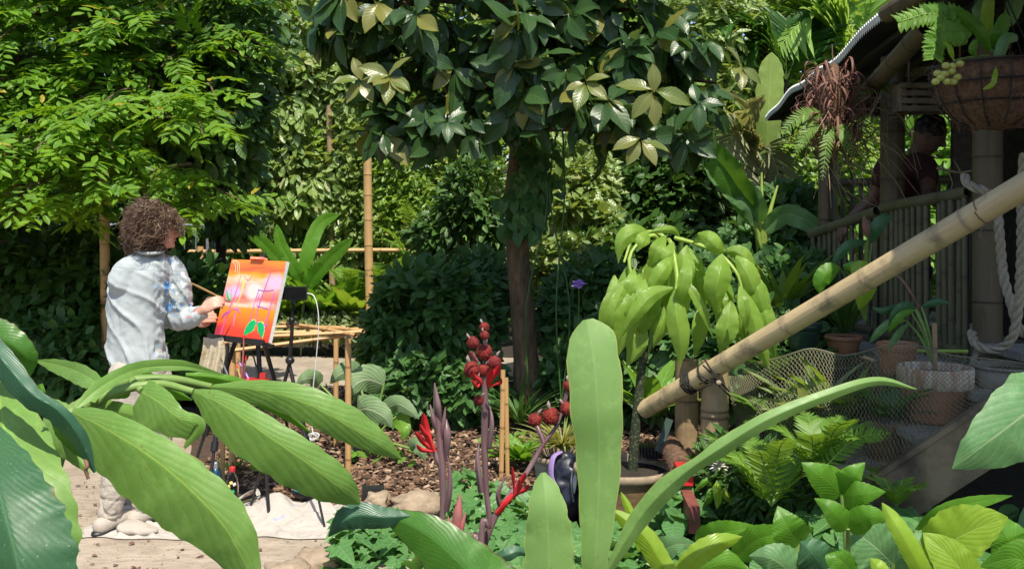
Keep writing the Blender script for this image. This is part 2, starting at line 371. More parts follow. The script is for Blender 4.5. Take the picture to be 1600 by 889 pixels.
M['steel'] = plain('galvanised_steel', (.36, .38, .40), .4, .6, c2=(.25, .27, .28))
M['white'] = plain('white_plastic', (.75, .74, .72), .5)
M['net'] = plain('netting_twine', (.22, .21, .13), .8)
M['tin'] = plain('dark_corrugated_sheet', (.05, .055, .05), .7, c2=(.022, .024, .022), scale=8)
M['tin_edge'] = plain('sunlit_white_sheet_edge', (.85, .86, .84), .6)  # near-white colour imitates sunlight on the sheet ends
M['bam_hut'] = bamboo_mat('shaded_hut_bamboo', (.145, .11, .06), (.08, .06, .034), (.022, .02, .015), .6, .6)  # darker copy of the post bamboo, hut shade mixed into its colour
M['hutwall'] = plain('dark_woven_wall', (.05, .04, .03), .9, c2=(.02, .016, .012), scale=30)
M['dead'] = plain('dead_leaf', (.26, .12, .085), .7, c2=(.10, .05, .035), scale=14)
M['root'] = plain('dry_root', (.36, .29, .17), .85, c2=(.2, .15, .09))
M['purple'] = plain('purple_petal', (.40, .22, .75), .5, c2=(.5, .3, .85))
M['orchid'] = plain('pale_flower', (.75, .68, .66), .5)
M['fruit'] = plain('pale_green_bulb', (.50, .50, .12), .4, c2=(.36, .38, .08))
# special materials
def path_mat():
    m, nt, b, out = NT('sandy_path'); tc = N(nt, 'ShaderNodeTexCoord')
    n = noise_n(nt, tc.outputs['Object'], 2.2, 8, .65); n2 = noise_n(nt, mapped(nt, tc.outputs['Object'], (1, 3, 1)), 9, 6, .6)
    col = ramp(nt, n, [(.3, (.27, .215, .16)), (.55, (.40, .33, .255)), (.75, (.49, .42, .34))])
    col = mixc(nt, math_n(nt, 'MULTIPLY_ADD', n2, 3.5, -1.7, True), col, (.22, .17, .125))
    n3 = noise_n(nt, tc.outputs['Object'], 90, 2)
    col = mixc(nt, math_n(nt, 'GREATER_THAN', n3, .68), col, (.16, .12, .09))
    L(nt, col, b.inputs['Base Color']); b.inputs['Roughness'].default_value = .95
    bump(nt, b, math_n(nt, 'ADD', n2, math_n(nt, 'MULTIPLY', n3, .4)), .8, .015); return m
M['path'] = path_mat()
def chips_mat():
    m, nt, b, out = NT('bark_chip'); g = N(nt, 'ShaderNodeNewGeometry')
    L(nt, ramp(nt, g.outputs['Random Per Island'], [(0, (.05, .028, .018)), (.4, (.13, .07, .04)), (.75, (.24, .14, .085)), (1, (.42, .30, .20))]), b.inputs['Base Color'])
    b.inputs['Roughness'].default_value = .85; return m
M['chips'] = chips_mat()
def cloth_mat(name, c, c2, spots, scale=7, thr=.66, sc2=None):
    m, nt, b, out = NT(name); tc = N(nt, 'ShaderNodeTexCoord'); co = tc.outputs['Object']
    col = mixc(nt, noise_n(nt, co, 5, 4), c, c2)
    for i, s_ in enumerate(spots):
        mp = N(nt, 'ShaderNodeMapping'); mp.inputs['Location'].default_value = (i*3.1, i*1.7, i*.9); L(nt, co, mp.inputs[0])
        nn = noise_n(nt, mp.outputs[0], scale, 3, .6)
        f = math_n(nt, 'MULTIPLY_ADD', nn, 14, -14*thr, True)
        col = mixc(nt, math_n(nt, 'MULTIPLY', f, .8), col, s_)
    wv = noise_n(nt, co, 300, 2); wr_ = noise_n(nt, co, 9, 4, .7)
    L(nt, col, b.inputs['Base Color']); b.inputs['Roughness'].default_value = .9; b.inputs['Specular IOR Level'].default_value = .2
    bump(nt, b, math_n(nt, 'ADD', wv, math_n(nt, 'MULTIPLY', wr_, 4.0)), .6, .006); return m
M['dropcloth'] = cloth_mat('paint_spotted_cotton', (.52, .475, .43), (.42, .38, .34), [(.2, .3, .65), (.6, .56, .25), (.45, .37, .55)], 6, .70)
M['rag'] = cloth_mat('stained_rag', (.62, .58, .55), (.42, .33, .12), [(.7, .62, .3), (.35, .25, .08)], 9, .56)
M['trouser'] = cloth_mat('cream_cotton', (.50, .45, .39), (.40, .35, .30), [], 6)
def shirt_mat(armc, hemc):
    m, nt, b, out = NT('pale_blue_chambray'); tc = N(nt, 'ShaderNodeTexCoord'); co = tc.outputs['Object']
    col = mixc(nt, noise_n(nt, co, 6, 4), (.37, .415, .435), (.44, .48, .49))
    def region(c, r):
        d = N(nt, 'ShaderNodeVectorMath', operation='DISTANCE'); L(nt, co, d.inputs[0]); d.inputs[1].default_value = c
        return math_n(nt, 'SUBTRACT', 1.0, math_n(nt, 'DIVIDE', d.outputs['Value'], r), None, True)
    for i, (c, r, thr, colr, sc) in enumerate([(armc, .17, .56, (.12, .33, .68), 20), (armc, .17, .58, (.72, .74, .78), 30), (armc, .17, .64, (.10, .14, .28), 30),
            (armc, .16, .66, (.3, .6, .5), 30), (hemc, .11, .62, (.2, .55, .6), 30), (hemc, .14, .65, (.35, .35, .75), 34), ((armc[0]+.08, armc[1], armc[2]-.17), .07, .58, (.65, .2, .28), 30), ((hemc[0]-.12, hemc[1], hemc[2]+.05), .2, .74, (.75, .72, .35), 26)]):
        mp = N(nt, 'ShaderNodeMapping'); mp.inputs['Location'].default_value = (i*2.3, i*1.1, i*.7); L(nt, co, mp.inputs[0])
        nn = noise_n(nt, mp.outputs[0], sc, 3, .55)
        f = math_n(nt, 'MULTIPLY', math_n(nt, 'MULTIPLY_ADD', nn, 16, -16*thr, True), math_n(nt, 'MULTIPLY', region(c, r), 3.0, None, True))
        col = mixc(nt, f, col, colr)
    sp = N(nt, 'ShaderNodeSeparateXYZ'); L(nt, co, sp.inputs[0])      # yoke seam across the shoulder blades
    zz = math_n(nt, 'ADD', sp.outputs[2], math_n(nt, 'MULTIPLY', sp.outputs[0], .10))
    seam = math_n(nt, 'SUBTRACT', 1.0, math_n(nt, 'DIVIDE', math_n(nt, 'ABSOLUTE', math_n(nt, 'SUBTRACT', zz, 1.375)), .004), None, True)
    col = mixc(nt, math_n(nt, 'MULTIPLY', seam, .55), col, (.16, .20, .24))
    L(nt, col, b.inputs['Base Color']); b.inputs['Roughness'].default_value = .85; b.inputs['Specular IOR Level'].default_value = .2
    bump(nt, b, noise_n(nt, co, 45, 5, .7), .35, .006); return m
def canvas_mat():
    """abstract sunset bands; u across 0..1, v up 0..1"""
    m, nt, b, out = NT('painted_canvas'); tc = N(nt, 'ShaderNodeTexCoord'); uv = tc.outputs['UV']
    sp = N(nt, 'ShaderNodeSeparateXYZ'); L(nt, uv, sp.inputs[0]); u, v = sp.outputs[0], sp.outputs[1]
    dn = noise_n(nt, mapped(nt, uv, (1.2, 7, 1)), 2.2, 3, .5)
    vv = math_n(nt, 'ADD', v, math_n(nt, 'MULTIPLY_ADD', dn, .16, -.08))
    col = ramp(nt, vv, [(0, (.78, .05, .03)), (.14, (.86, .08, .04)), (.27, (.95, .20, .02)), (.38, (.95, .30, .01)), (.44, (.93, .30, .22)), (.52, (.90, .15, .12)), (.66, (.93, .36, .27)), (.74, (.95, .55, .36)), (.80, (.97, .38, .02)), (.88, (.93, .13, .05)), (1, (.95, .28, .04))])
    def blob(cu, cv, ru, rv, soft=1.4, wob=.25):
        a = math_n(nt, 'DIVIDE', math_n(nt, 'SUBTRACT', u, cu), ru); c = math_n(nt, 'DIVIDE', math_n(nt, 'SUBTRACT', v, cv), rv)
        d = math_n(nt, 'SQRT', math_n(nt, 'ADD', math_n(nt, 'MULTIPLY', a, a), math_n(nt, 'MULTIPLY', c, c)))
        d = math_n(nt, 'ADD', d, math_n(nt, 'MULTIPLY_ADD', noise_n(nt, uv, 9, 3), wob*2, -wob))
        return math_n(nt, 'MULTIPLY', math_n(nt, 'SUBTRACT', 1.0, d, None, True), soft, None, True)
    for cu, cv, ru, rv, c, s_ in [(.18, .58, .22, .10, (.62, .50, .74), 1.8), (.55, .61, .20, .13, (.68, .66, .64), 2.2), (.88, .73, .24, .14, (.80, .48, .66), 1.6), (.30, .76, .2, .07, (.93, .70, .5), 1.2),
                             (.72, .45, .30, .05, (.95, .60, .55), 1.4), (.35, .42, .5, .035, (.96, .62, .5), 1.2), (.03, .08, .16, .12, (.5, .03, .06), 1.4), (.12, .52, .07, .06, (.35, .6, .4), 1.6), (.75, .22, .18, .10, (.93, .22, .12), 1.0)]:
        col = mixc(nt, blob(cu, cv, ru, rv, s_), col, c)
    L(nt, col, b.inputs['Base Color']); b.inputs['Roughness'].default_value = .45
    bump(nt, b, noise_n(nt, mapped(nt, uv, (20, 90, 1)), 3, 4), .25, .002); return m
M['canvas'] = canvas_mat()
def skin_mat(name, c, c2):
    m, nt, b, out = NT(name); tc = N(nt, 'ShaderNodeTexCoord')
    L(nt, mixc(nt, noise_n(nt, tc.outputs['Object'], 18, 4), c, c2), b.inputs['Base Color']); b.inputs['Roughness'].default_value = .5
    b.inputs['Subsurface Weight'].default_value = .08; b.inputs['Subsurface Radius'].default_value = (.02, .008, .004); return m
M['skin'] = skin_mat('fair_skin', (.62, .36, .27), (.52, .26, .19))
M['skin_shaded'] = skin_mat('shade_darkened_skin', (.17, .09, .065), (.12, .065, .045))  # visitor's skin, with the shade of the hut put into its colour
M['hair'] = plain('curly_brown_hair', (.075, .042, .026), .45, c2=(.17, .10, .06), scale=40, bmp=.3)
_m, _nt, _b, _o = NT('wavy_brown_hair'); _g = N(_nt, 'ShaderNodeNewGeometry')
L(_nt, ramp(_nt, _g.outputs['Random Per Island'], [(0, (.045, .024, .014)), (.5, (.10, .056, .034)), (.85, (.19, .115, .07)), (1, (.30, .20, .13))]), _b.inputs['Base Color']); _b.inputs['Roughness'].default_value = .4
M['locks'] = _m
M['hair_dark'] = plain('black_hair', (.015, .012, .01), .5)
M['maroon'] = plain('maroon_cotton', (.06, .014, .018), .9)  # visitor's shirt, also darkened to suggest the hut's shade
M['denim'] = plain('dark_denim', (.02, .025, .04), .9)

# ------------------------------------------------------------------ leaf clouds
def T_hex(w=.5, fold=.12, droop=.1):
    """two quads folded on the midrib; y runs from stalk to tip"""
    V = np.array([[0, 0, 0], [0, 1, -droop], [-w/2, .3, fold*w], [-w*.36, .68, fold*w-droop*.5], [w/2, .3, fold*w], [w*.36, .68, fold*w-droop*.5]], float)
    return V, np.array([[0, 1, 3, 2], [0, 4, 5, 1]]), np.array([[0, 0], [1, 0], [.3, -1], [.7, -1], [.3, 1], [.7, 1]], float)
def T_fine(w=.5, fold=.15, droop=.25, rows=7, cols=2, shape=(.0, .55, .9, 1, .92, .62, 0), wave=.0, curl=0.0):
    ys = np.linspace(0, 1, rows); hw = np.interp(ys, np.linspace(0, 1, len(shape)), shape)*w/2
    xs = np.linspace(-1, 1, cols*2+1); G = np.zeros((rows, len(xs), 3)); UV = np.zeros((rows, len(xs), 2))
    for i, y in enumerate(ys):
        for j, x in enumerate(xs):
            G[i, j] = (x*hw[i], y, fold*abs(x)*w/2*(1-curl*abs(x))-droop*y*y+wave*math.sin(y*17+j*2)*abs(x)*w)
            UV[i, j] = (y, x)
    n = len(xs); idx = np.arange(rows*n).reshape(rows, n)
    f = np.stack([idx[:-1, :-1], idx[:-1, 1:], idx[1:, 1:], idx[1:, :-1]], -1).reshape(-1, 4)
    return G.reshape(-1, 3), f, UV.reshape(-1, 2)
def T_heart(w=.95, fold=.12, droop=.2, lobed=False):
    """fan of quads round the stalk: heart or lobed leaf"""
    if lobed: ang = [180, 150, 118, 95, 70, 45, 20, 0]; rad = [.12, .42, .55, .36, .60, .42, .62, 1.0]
    else: ang = [180, 155, 125, 95, 65, 38, 15, 0]; rad = [.10, .40, .52, .55, .60, .68, .82, 1.0]
    pts = [(0, 0)]; out = []
    for a, r in zip(ang, rad): out.append((-math.sin(R(a))*r*w, math.cos(R(a))*r))
    for a, r in list(zip(ang, rad))[-2:0:-1]: out.append((math.sin(R(a))*r*w, math.cos(R(a))*r))
    V = [(0, .02, 0)]+[(x, y+.05, fold*abs(x)-droop*max(0, y)**2) for x, y in out]
    n = len(out); F_ = [[0, 1+(i+1) % n, 1+i] for i in range(n)]
    V = np.array(V, float); UV = np.stack([np.clip(V[:, 1], 0, 1), V[:, 0]*2/w], -1)
    return V, np.array(F_), UV
def cloud(T, pos, d, nr, size, wscale=None):
    """all leaves of one plant as arrays"""
    V, Fc, UV = T; n = len(pos)
    d = nrm(d); x = nrm(np.cross(d, nr)); z = np.cross(x, d)
    size = np.broadcast_to(np.asarray(size, float), (n,)); ws = np.ones(n) if wscale is None else wscale
    A = (V[None, :, 0, None]*x[:, None]*ws[:, None, None]+V[None, :, 1, None]*d[:, None]+V[None, :, 2, None]*z[:, None])*size[:, None, None]+pos[:, None]
    k = len(V); Fa = Fc[None]+(np.arange(n)*k)[:, None, None]
    return A.reshape(-1, 3), Fa.reshape(-1, Fc.shape[1]), np.tile(UV, (n, 1))
def rdir(n, up=0.0, out=None, jit=1.0):
    v = rng.normal(size=(n, 3))*jit
    if out is not None: v = v+out
    v[:, 2] += up; return nrm(v)
def pinnate(o, d, nr, Ls, K, leaf, droop=.25, ang=.55, pair=True):
    """K leaflets per rachis -> leaf positions, directions, normals, sizes"""
    n = len(o); d = nrm(d); s_ = nrm(np.cross(d, nr)); z = np.cross(s_, d)
    t = np.linspace(.18, 1, K); pos = o[:, None]+d[:, None]*(Ls[:, None]*t)[:, :, None]; pos[:, :, 2] -= droop*Ls[:, None]*t**2
    sgn = np.where(np.arange(K) % 2 == 0, 1, -1.); sgn[-1] = 0
    dl = d[:, None]*(ang+.2*rng.random((n, K, 1)))+s_[:, None]*sgn[None, :, None]+rng.normal(size=(n, K, 3))*.14
    dl[:, :, 2] -= droop*t*.8
    dl[:, -1] += d
    nn = np.repeat(z[:, None], K, 1)+rng.normal(size=(n, K, 3))*.22
    sz = leaf*(1-.35*np.abs(t-.45))[None]*(.8+.4*rng.random((n, K)))
    return pos.reshape(-1, 3), dl.reshape(-1, 3), nn.reshape(-1, 3), sz.reshape(-1)
def whorl(o, d, K, leaf, spread=1.0, droop=.35):
    n = len(o); d = nrm(d); a = nrm(np.cross(d, nrm(rng.normal(size=(n, 3))))); b = np.cross(d, a)
    ph = np.linspace(0, 2*math.pi, K, endpoint=False)[None]+rng.random((n, 1))*6+rng.normal(size=(n, K))*.2
    rad = np.cos(ph)[..., None]*a[:, None]+np.sin(ph)[..., None]*b[:, None]
    dl = rad*spread+d[:, None]*(.1+.7*rng.random((n, K, 1)))+rng.normal(size=(n, K, 3))*.28; dl[:, :, 2] -= droop*(.5+rng.random((n, K)))
    nn = d[:, None]+rng.normal(size=(n, K, 3))*.2-rad*.15; nn[:, :, 2] += .45
    pos = o[:, None]+rad*.01+d[:, None]*(rng.random((n, K, 1))*.05)
    return pos.reshape(-1, 3), dl.reshape(-1, 3), nn.reshape(-1, 3), (leaf*(.7+.5*rng.random((n, K)))).reshape(-1)
def blobs(ells, n, shell=.35, gap=.0, gs=1.2, seed=0, front=None):
    """n points in a union of ellipsoids, denser to their surface, thinned by noise"""
    ells = [np.array(e, float) for e in ells]; vol = np.array([e[3]*e[4]*e[5] for e in ells])**.7; vol /= vol.sum()
    out = []; od = []
    while sum(map(len, out)) < n:
        k = rng.choice(len(ells), size=n, p=vol); E = np.array(ells)[k]
        v = nrm(rng.normal(size=(n, 3))); r = rng.random(n)**shell
        p = E[:, :3]+v*r[:, None]*E[:, 3:6]
        keep = np.ones(n, bool)
        if gap > 0:
            nz = np.array([noise.noise(Vector((float(q[0])*gs+seed, float(q[1])*gs, float(q[2])*gs*1.3))) for q in p]); keep &= nz > (gap-.5)
        if front is not None: keep &= rng.random(n) < np.where(v[:, 1] < .2, 1, front)
        keep &= p[:, 2] > .02
        out.append(p[keep]); od.append(v[keep])
    return np.concatenate(out)[:n], np.concatenate(od)[:n]
def add_cloud(mb, T, pos, d, nn, sz, m=0):
    V, F_, UV = cloud(T, pos, d, nn, sz); mb.add(V, F_, UV, m); return mb

def leafy_crown(name, ells, n, T, size, mat, parent=None, kind='single', K=7, out=.8, up=.2, droop=.4, shell=.35, gap=0., gs=1.2, nup=1.0, facing=0.6, frond=.35, front=.35, jit=.6, var=.35, mats2=None, seed=0):
    p, v = blobs(ells, n, shell, gap, gs, seed, front)
    mb = MB()
    d = v*out+rng.normal(size=(n, 3))*jit; d[:, 2] += up-droop
    nn = rng.normal(size=(n, 3))*.45; nn[:, 2] += nup; nn[:, 1] -= facing; nn[:, 0] -= facing*.35
    s_ = size*(1-var+2*var*rng.random(n))
    if kind == 'pinnate': p, d, nn, s_ = pinnate(p, d, nn, frond*(.7+.6*rng.random(n)), K, size)
    elif kind == 'whorl': p, d, nn, s_ = whorl(p, nrm(v*.7+vec(0, -.25, .45)+rng.normal(size=(n, 3))*.35), K, size, droop=droop)
    add_cloud(mb, T, p, d, nn, s_)
    return mb.build(name, mat, parent)

def limbs(base, tips, r0, trunk_top=None, mat=None, parent=None, name='trunk', wob=.05, seg=10):
    """tapered trunk with limbs reaching for the crown; one mesh"""
    mb = MB(); base = np.asarray(base); top = np.asarray(trunk_top)
    k = 9; t = np.linspace(0, 1, k)[:, None]; path = base*(1-t)+top*t+rng.normal(size=(k, 3))*wob*np.array([1, 1, 0])*np.sin(t*math.pi)
    mb.tube(spline(path, 22), np.concatenate([[r0*1.5], np.linspace(r0*1.05, r0*.6, 21)]), seg)
    for q in tips:
        q = np.asarray(q); s_ = .55+.45*random.random(); st = path[int((k-1)*s_)]
        mid = (st+q)/2+rng.normal(size=3)*.08+vec(0, 0, .12)
        mb.tube(spline([st, mid, q], 9), [r0*.5, r0*.3, r0*.1], 6)
        for j in range(2):
            e = q+rng.normal(size=3)*.3; mb.tube(spline([mid, (mid+e)/2+rng.normal(size=3)*.04, e], 6), [r0*.2, r0*.06], 5)
    return mb.build(name, mat, parent)

# ------------------------------------------------------------------ large leaves drawn by spine and half widths
def blade(spine, widths, mat, parent, name='leaf', fold=.25, wave=.03, freq=3, n=34, cols=12, arch=.15, tw=0.0, seed=0, notch=0, ruff=None):
    """spine: (px, py, D) points; widths: (t, left, right) half widths in photo pixels at that depth.
    The blade has its own 3-D curve: its halves fold toward or away from the midrib and its margin ripples."""
    S = spline(spine, n); t = np.linspace(0, 1, n)
    w = np.array(widths, float); tt = w[:, 0]
    def sm(x):  # smooth interpolation of widths
        y = np.interp(t, tt, x); return y
    wl, wr = sm(w[:, 1]), sm(w[:, 2])
    ker = np.array([.25, .5, .25])
    for _ in range(2):
        wl[1:-1] = np.convolve(wl, ker, 'same')[1:-1]; wr[1:-1] = np.convolve(wr, ker, 'same')[1:-1]
    tan = np.gradient(S[:, :2], axis=0); tan /= np.maximum(np.linalg.norm(tan, axis=1, keepdims=True), 1e-6)
    for _ in range(2): tan[1:-1] = (tan[:-2]+2*tan[1:-1]+tan[2:])/4
    nv = np.stack([tan[:, 1], -tan[:, 0]], 1)         # to the left of travel in image space
    G = np.zeros((n, 2*cols+1, 3)); UV = np.zeros((n, 2*cols+1, 2))
    rs = np.random.default_rng(seed+11); ph = rs.random(4)*6.28
    for i in range(n):
        for j, x in enumerate(np.linspace(-1, 1, 2*cols+1)):
            wd = wl[i] if x < 0 else wr[i]; off = abs(x)*wd*(1 if x < 0 else -1)
            D = S[i, 2]; m_ = abs(x)*wd*D/F
            dz = fold*m_+arch*m_*abs(x)+tw*x*m_ + wave*(wl[i]+wr[i])*.5*D/F*abs(x)**1.5*(math.sin(freq*t[i]*6.28+ph[0]+(1.7 if x > 0 else 0))+.5*math.sin(freq*2.3*t[i]*6.28+ph[1]))
            rip = 1+.03*abs(x)**2*math.sin(freq*3.1*t[i]*6.28+ph[2]+(2 if x > 0 else 0))+.05*abs(x)**5*noise.noise(Vector((t[i]*22, 3*(x > 0), seed)))
            p = P(S[i, 0]+nv[i, 0]*off*rip, S[i, 1]+nv[i, 1]*off*rip, D)
            p = P(S[i, 0]+nv[i, 0]*off*rip, S[i, 1]+nv[i, 1]*off*rip, D+dz)
            G[i, j] = p; UV[i, j] = (t[i], x)
    mb = MB(); mb.grid(G, UV); o = mb.build(name, mat, parent)
    return o
def prof(kind, L_, R_):
    ks = {'pointed': [(0, .1), (.12, .5), (.3, .9), (.48, 1), (.66, .78), (.82, .42), (.93, .14), (1, .01)], 'oval': [(0, .12), (.1, .55), (.25, .88), (.45, 1), (.65, .92), (.82, .62), (.93, .3), (1, .02)],
          'lance': [(0, .15), (.15, .6), (.35, 1), (.6, .85), (.8, .5), (.92, .22), (1, .01)],
          'strap': [(0, .5), (.15, .85), (.5, 1), (.8, .8), (.93, .45), (1, .03)],
          'heart': [(0, .45), (.06, .85), (.18, 1.0), (.4, .97), (.6, .78), (.8, .45), (.93, .18), (1, .01)]}[kind]
    return [(t, L_*k, R_*k) for t, k in ks]
def stalk(pts, r, mat, parent, name='stem', seg=8, world=False):
    p = pts if world else [P(*q) for q in pts]
    mb = MB(); mb.tube(spline(p, 16), r, seg); return mb.build(name, mat, parent)
def bamboo_mb(mb, A, B, r0, r1=None, node=.28, seg=14, m=0, bow=0., hollow=True, off=None, m2=None):
    A, B = np.asarray(A, float), np.asarray(B, float); r1 = r0 if r1 is None else r1
    Ln = np.linalg.norm(B-A); ts = [0.0]; rr = [1.0]; rg = [0.0]
    x = node*(.35+.4*random.random()) if off is None else off
    while x < Ln-.03:
        for dx, f, g in ((-.022, 1, 0), (-.008, 1.03, .2), (-.002, 1.055, 1), (.003, .985, 1), (.012, 1.015, .25), (.03, 1, 0)):
            if 0 < x+dx < Ln: ts.append((x+dx)/Ln); rr.append(f); rg.append(g)
        x += node*(.85+.3*random.random())
    ts.append(1); rr.append(1); rg.append(0); ts = np.array(ts); rr = np.array(rr); rg = np.array(rg)
    q = np.argsort(ts); ts, rr, rg = ts[q], rr[q], rg[q]
    s_ = rng.normal(size=3); s_ = nrm(s_-nrm(B-A)*np.dot(s_, nrm(B-A)))
    path = A+(B-A)*ts[:, None]+s_*bow*np.sin(ts*math.pi)[:, None]
    mb.tube(path, (r0+(r1-r0)*ts)*rr, seg, m, cap=not hollow, ring=rg)
    if hollow:
        d = nrm(B-A)
        for e, dd, r in ((path[0], d, r0), (path[-1], -d, r1)):
            mb.tube(np.array([e, e, e+dd*.05, e+dd*.05]), [r, r*.78, r*.76, .001], seg, m if m2 is None else m2, cap=False, ring=[0, 0, 1, 1])
    return mb
def bamboo(name, A, B, r0, mat, parent=None, **k): return bamboo_mb(MB(), A, B, r0, **k).build(name, mat, parent)
# ================================================================== the ground
def sheet(name, pts, z, mat, sub=1):
    mb = MB(); mb.add([(x, y, z) for x, y in pts], np.arange(len(pts))[None], [(x, y) for x, y in pts])
    return tag(mb.build(name, mat, smooth=False), kind='structure')
def bumpy(name, x0, x1, y0, y1, z, amp, mat, nx=120, ny=120, sc=.8):
    xs = np.linspace(x0, x1, nx); ys = np.linspace(y0, y1, ny); G = np.zeros((nx, ny, 3))
    for i, x in enumerate(xs):
        for j, y in enumerate(ys): G[i, j] = (x, y, z+amp*noise.fractal(Vector((x*sc, y*sc, 3.1)), 1, 2, 4))
    G = G[::-1]; return tag(MB().grid(G).build(name, mat), kind='structure')
mb = MB(); mb.add([(-150, -60, -.06), (150, -60, -.06), (150, 200, -.06), (-150, 200, -.06)], np.arange(4)[None])
tag(mb.build('ground', M['soil'], smooth=False), kind='structure')
def curve_sheet(name, outer, z, mat):
    o = spline(list(outer)+[outer[0]], 90)[:-1]; return sheet(name, [tuple(p) for p in o], z, mat)
curve_sheet('garden_path', [(-7, 3.0), (-3, 2.9), (-.6, 3.3), (.25, 4.0), (.2, 4.6), (-.6, 5.35), (-1.2, 5.5), (-1.85, 5.75), (-2.15, 6.4), (-2.5, 7.2), (-3.6, 7.6), (-6, 7.7), (-7, 4)], .004, M['path'])
curve_sheet('far_path', [(-6, 8.9), (-3.2, 8.75), (-1.9, 8.8), (-.9, 9.3), (.3, 10.0), (.4, 11.3), (-2.0, 11.6), (-6, 11.6)], .004, M['path'])
bumpy('mulch_bed', -2.6, 2.0, 4.95, 8.7, -.012, .028, M['mulch'])
# bark chips lying on the bed
n = 15000
cx = rng.uniform(-2.1, 1.6, n); cy = 5.35+4*rng.random(n)**1.5
keep = cx > -2.05+.0*cy; keep &= ~((cx < -1.5) & (cy < 5.75)); keep &= ~((cx < .15) & (cy < 5.42)); cx, cy = cx[keep], cy[keep]; n = len(cx)
T_chip = (np.array([[-.5, -1, 0], [.5, -.9, 0], [.35, 1, 0], [-.4, .9, 0], [-.3, -.8, .35], [.35, -.7, .35], [.25, .75, .35], [-.3, .7, .35]])*.5,
          np.array([[4, 5, 6, 7], [0, 1, 5, 4], [1, 2, 6, 5], [2, 3, 7, 6], [3, 0, 4, 7]]), np.zeros((8, 2)))
d = rng.normal(size=(n, 3)); d[:, 2] *= .25; nn = rng.normal(size=(n, 3))*.35+vec(0, 0, 1)
mb = MB(); add_cloud(mb, T_chip, np.stack([cx, cy, .012+.02*rng.random(n)], 1), d, nn, .02+.035*rng.random(n))
tag(mb.build('bark_chips', M['chips'], smooth=False), 'brown bark chips and wood mulch covering the planting bed', 'mulch', kind='stuff')
# a few dry leaves on path
T_leaf = T_hex(.5, .15, .1); n = 380
pos = np.stack([rng.uniform(-3.2, .2, n), rng.uniform(3.9, 6.2, n), np.full(n, .012)], 1)
d = rng.normal(size=(n, 3)); d[:, 2] *= .1
mb = MB(); add_cloud(mb, T_leaf, pos, d, rng.normal(size=(n, 3))*.3+vec(0, 0, 1), .015+.03*rng.random(n))
tag(mb.build('fallen_leaves', M['dead']), 'small dry fallen leaves scattered on the sandy path', 'fallen leaves', kind='stuff')
n = 2600; pos = np.stack([rng.uniform(-3.6, .5, n), rng.uniform(3.3, 6.4, n), np.full(n, .006)], 1)
mb = MB(); add_cloud(mb, T_chip, pos, rng.normal(size=(n, 3))*vec(1, 1, .2), rng.normal(size=(n, 3))*.4+vec(0, 0, 1), .004+.012*rng.random(n)**2)
tag(mb.build('path_grit', M['rock'], smooth=False), 'fine grit and small stones lying on the sandy path', 'grit', kind='stuff')
def rock(px, py, D, w, d_, h, lab, seed, group='stones edging the planting bed'):
    c = P(px, py, D); c[2] = 0; mb = MB(); a = 28; b = 16
    A, B = np.meshgrid(np.linspace(0, 2*math.pi, a+1), np.linspace(-math.pi/2, math.pi/2, b+1), indexing='xy')
    G = np.stack([np.cos(B)*np.cos(A), np.cos(B)*np.sin(A), np.sin(B)], -1)
    for i in range(b+1):
        for j in range(a+1):
            q = Vector(G[i, j]); f = 1+.35*noise.fractal(q*1.3+Vector((seed, 0, 0)), 1, 2, 4)
            G[i, j] = np.sign(G[i, j])*np.abs(G[i, j])**.75*f*np.array([w, d_, h])
    mb.grid(G+c+vec(0, 0, h*.35)); return tag(mb.build('stone', M['rock']), lab, 'stone', group)
rock(655, 800, 5.4, .17, .11, .06, 'broad flat tan stone beside the cloth at the mulch edge', 1)
rock(735, 800, 5.45, .12, .10, .07, 'tan stone right of the broad flat one, before the black bag', 2)
rock(450, 896, 4.35, .11, .08, .05, 'pale stone among creeping leaves at the bottom path edge', 3)
rock(500, 880, 4.5, .12, .09, .05, 'low pale stone half hidden by the creeping leaves', 4)
rock(590, 800, 5.45, .07, .06, .06, 'small grey stone under the black battery box', 5)

# ================================================================== far jungle
HX = T_hex(.55, .15, .12); HXn = T_hex(.36, .12, .15); FN = T_fine(.5, .18, .25, 6, 1); FNl = T_fine(.42, .2, .3, 9, 2)
def wall_cloud(name, lab, cat, x0, x1, y0, y1, z0, z1, n, size, mat, seed, gap=.35, T=HX, kind='stuff'):
    m_ = int(n*1.2)
    p = np.stack([rng.uniform(x0, x1, n), rng.uniform(y0, y1, n), z0+(z1-z0)*rng.random(n)], 1)
    nz = np.array([noise.noise(Vector((q[0]*.8+seed, q[1]*.5, q[2]*.9))) for q in p]); p[:, 1] += nz*1.6; p = p[nz > gap-.75]
    n = len(p); d = rng.normal(size=(n, 3))*.7+vec(0, -.3, -.5); nn = rng.normal(size=(n, 3))*.6+vec(-.2, -.6, .9)
    mb = MB(); add_cloud(mb, T, p, d, nn, size*(.6+.8*rng.random(n)))
    return tag(mb.build(name, mat), lab, cat, kind=kind)
wall_cloud('far_foliage', 'dense far jungle foliage filling the garden background', 'foliage', -15, 15, 18.5, 20.5, 0, 10, 38000, .33, M['far'], 3, gap=-9)
wall_cloud('undergrowth', 'tangled leafy undergrowth below the far trees', 'undergrowth', -10, 8, 15.6, 17.5, 0, 2.4, 14000, .2, M['dim'], 9, gap=.0)

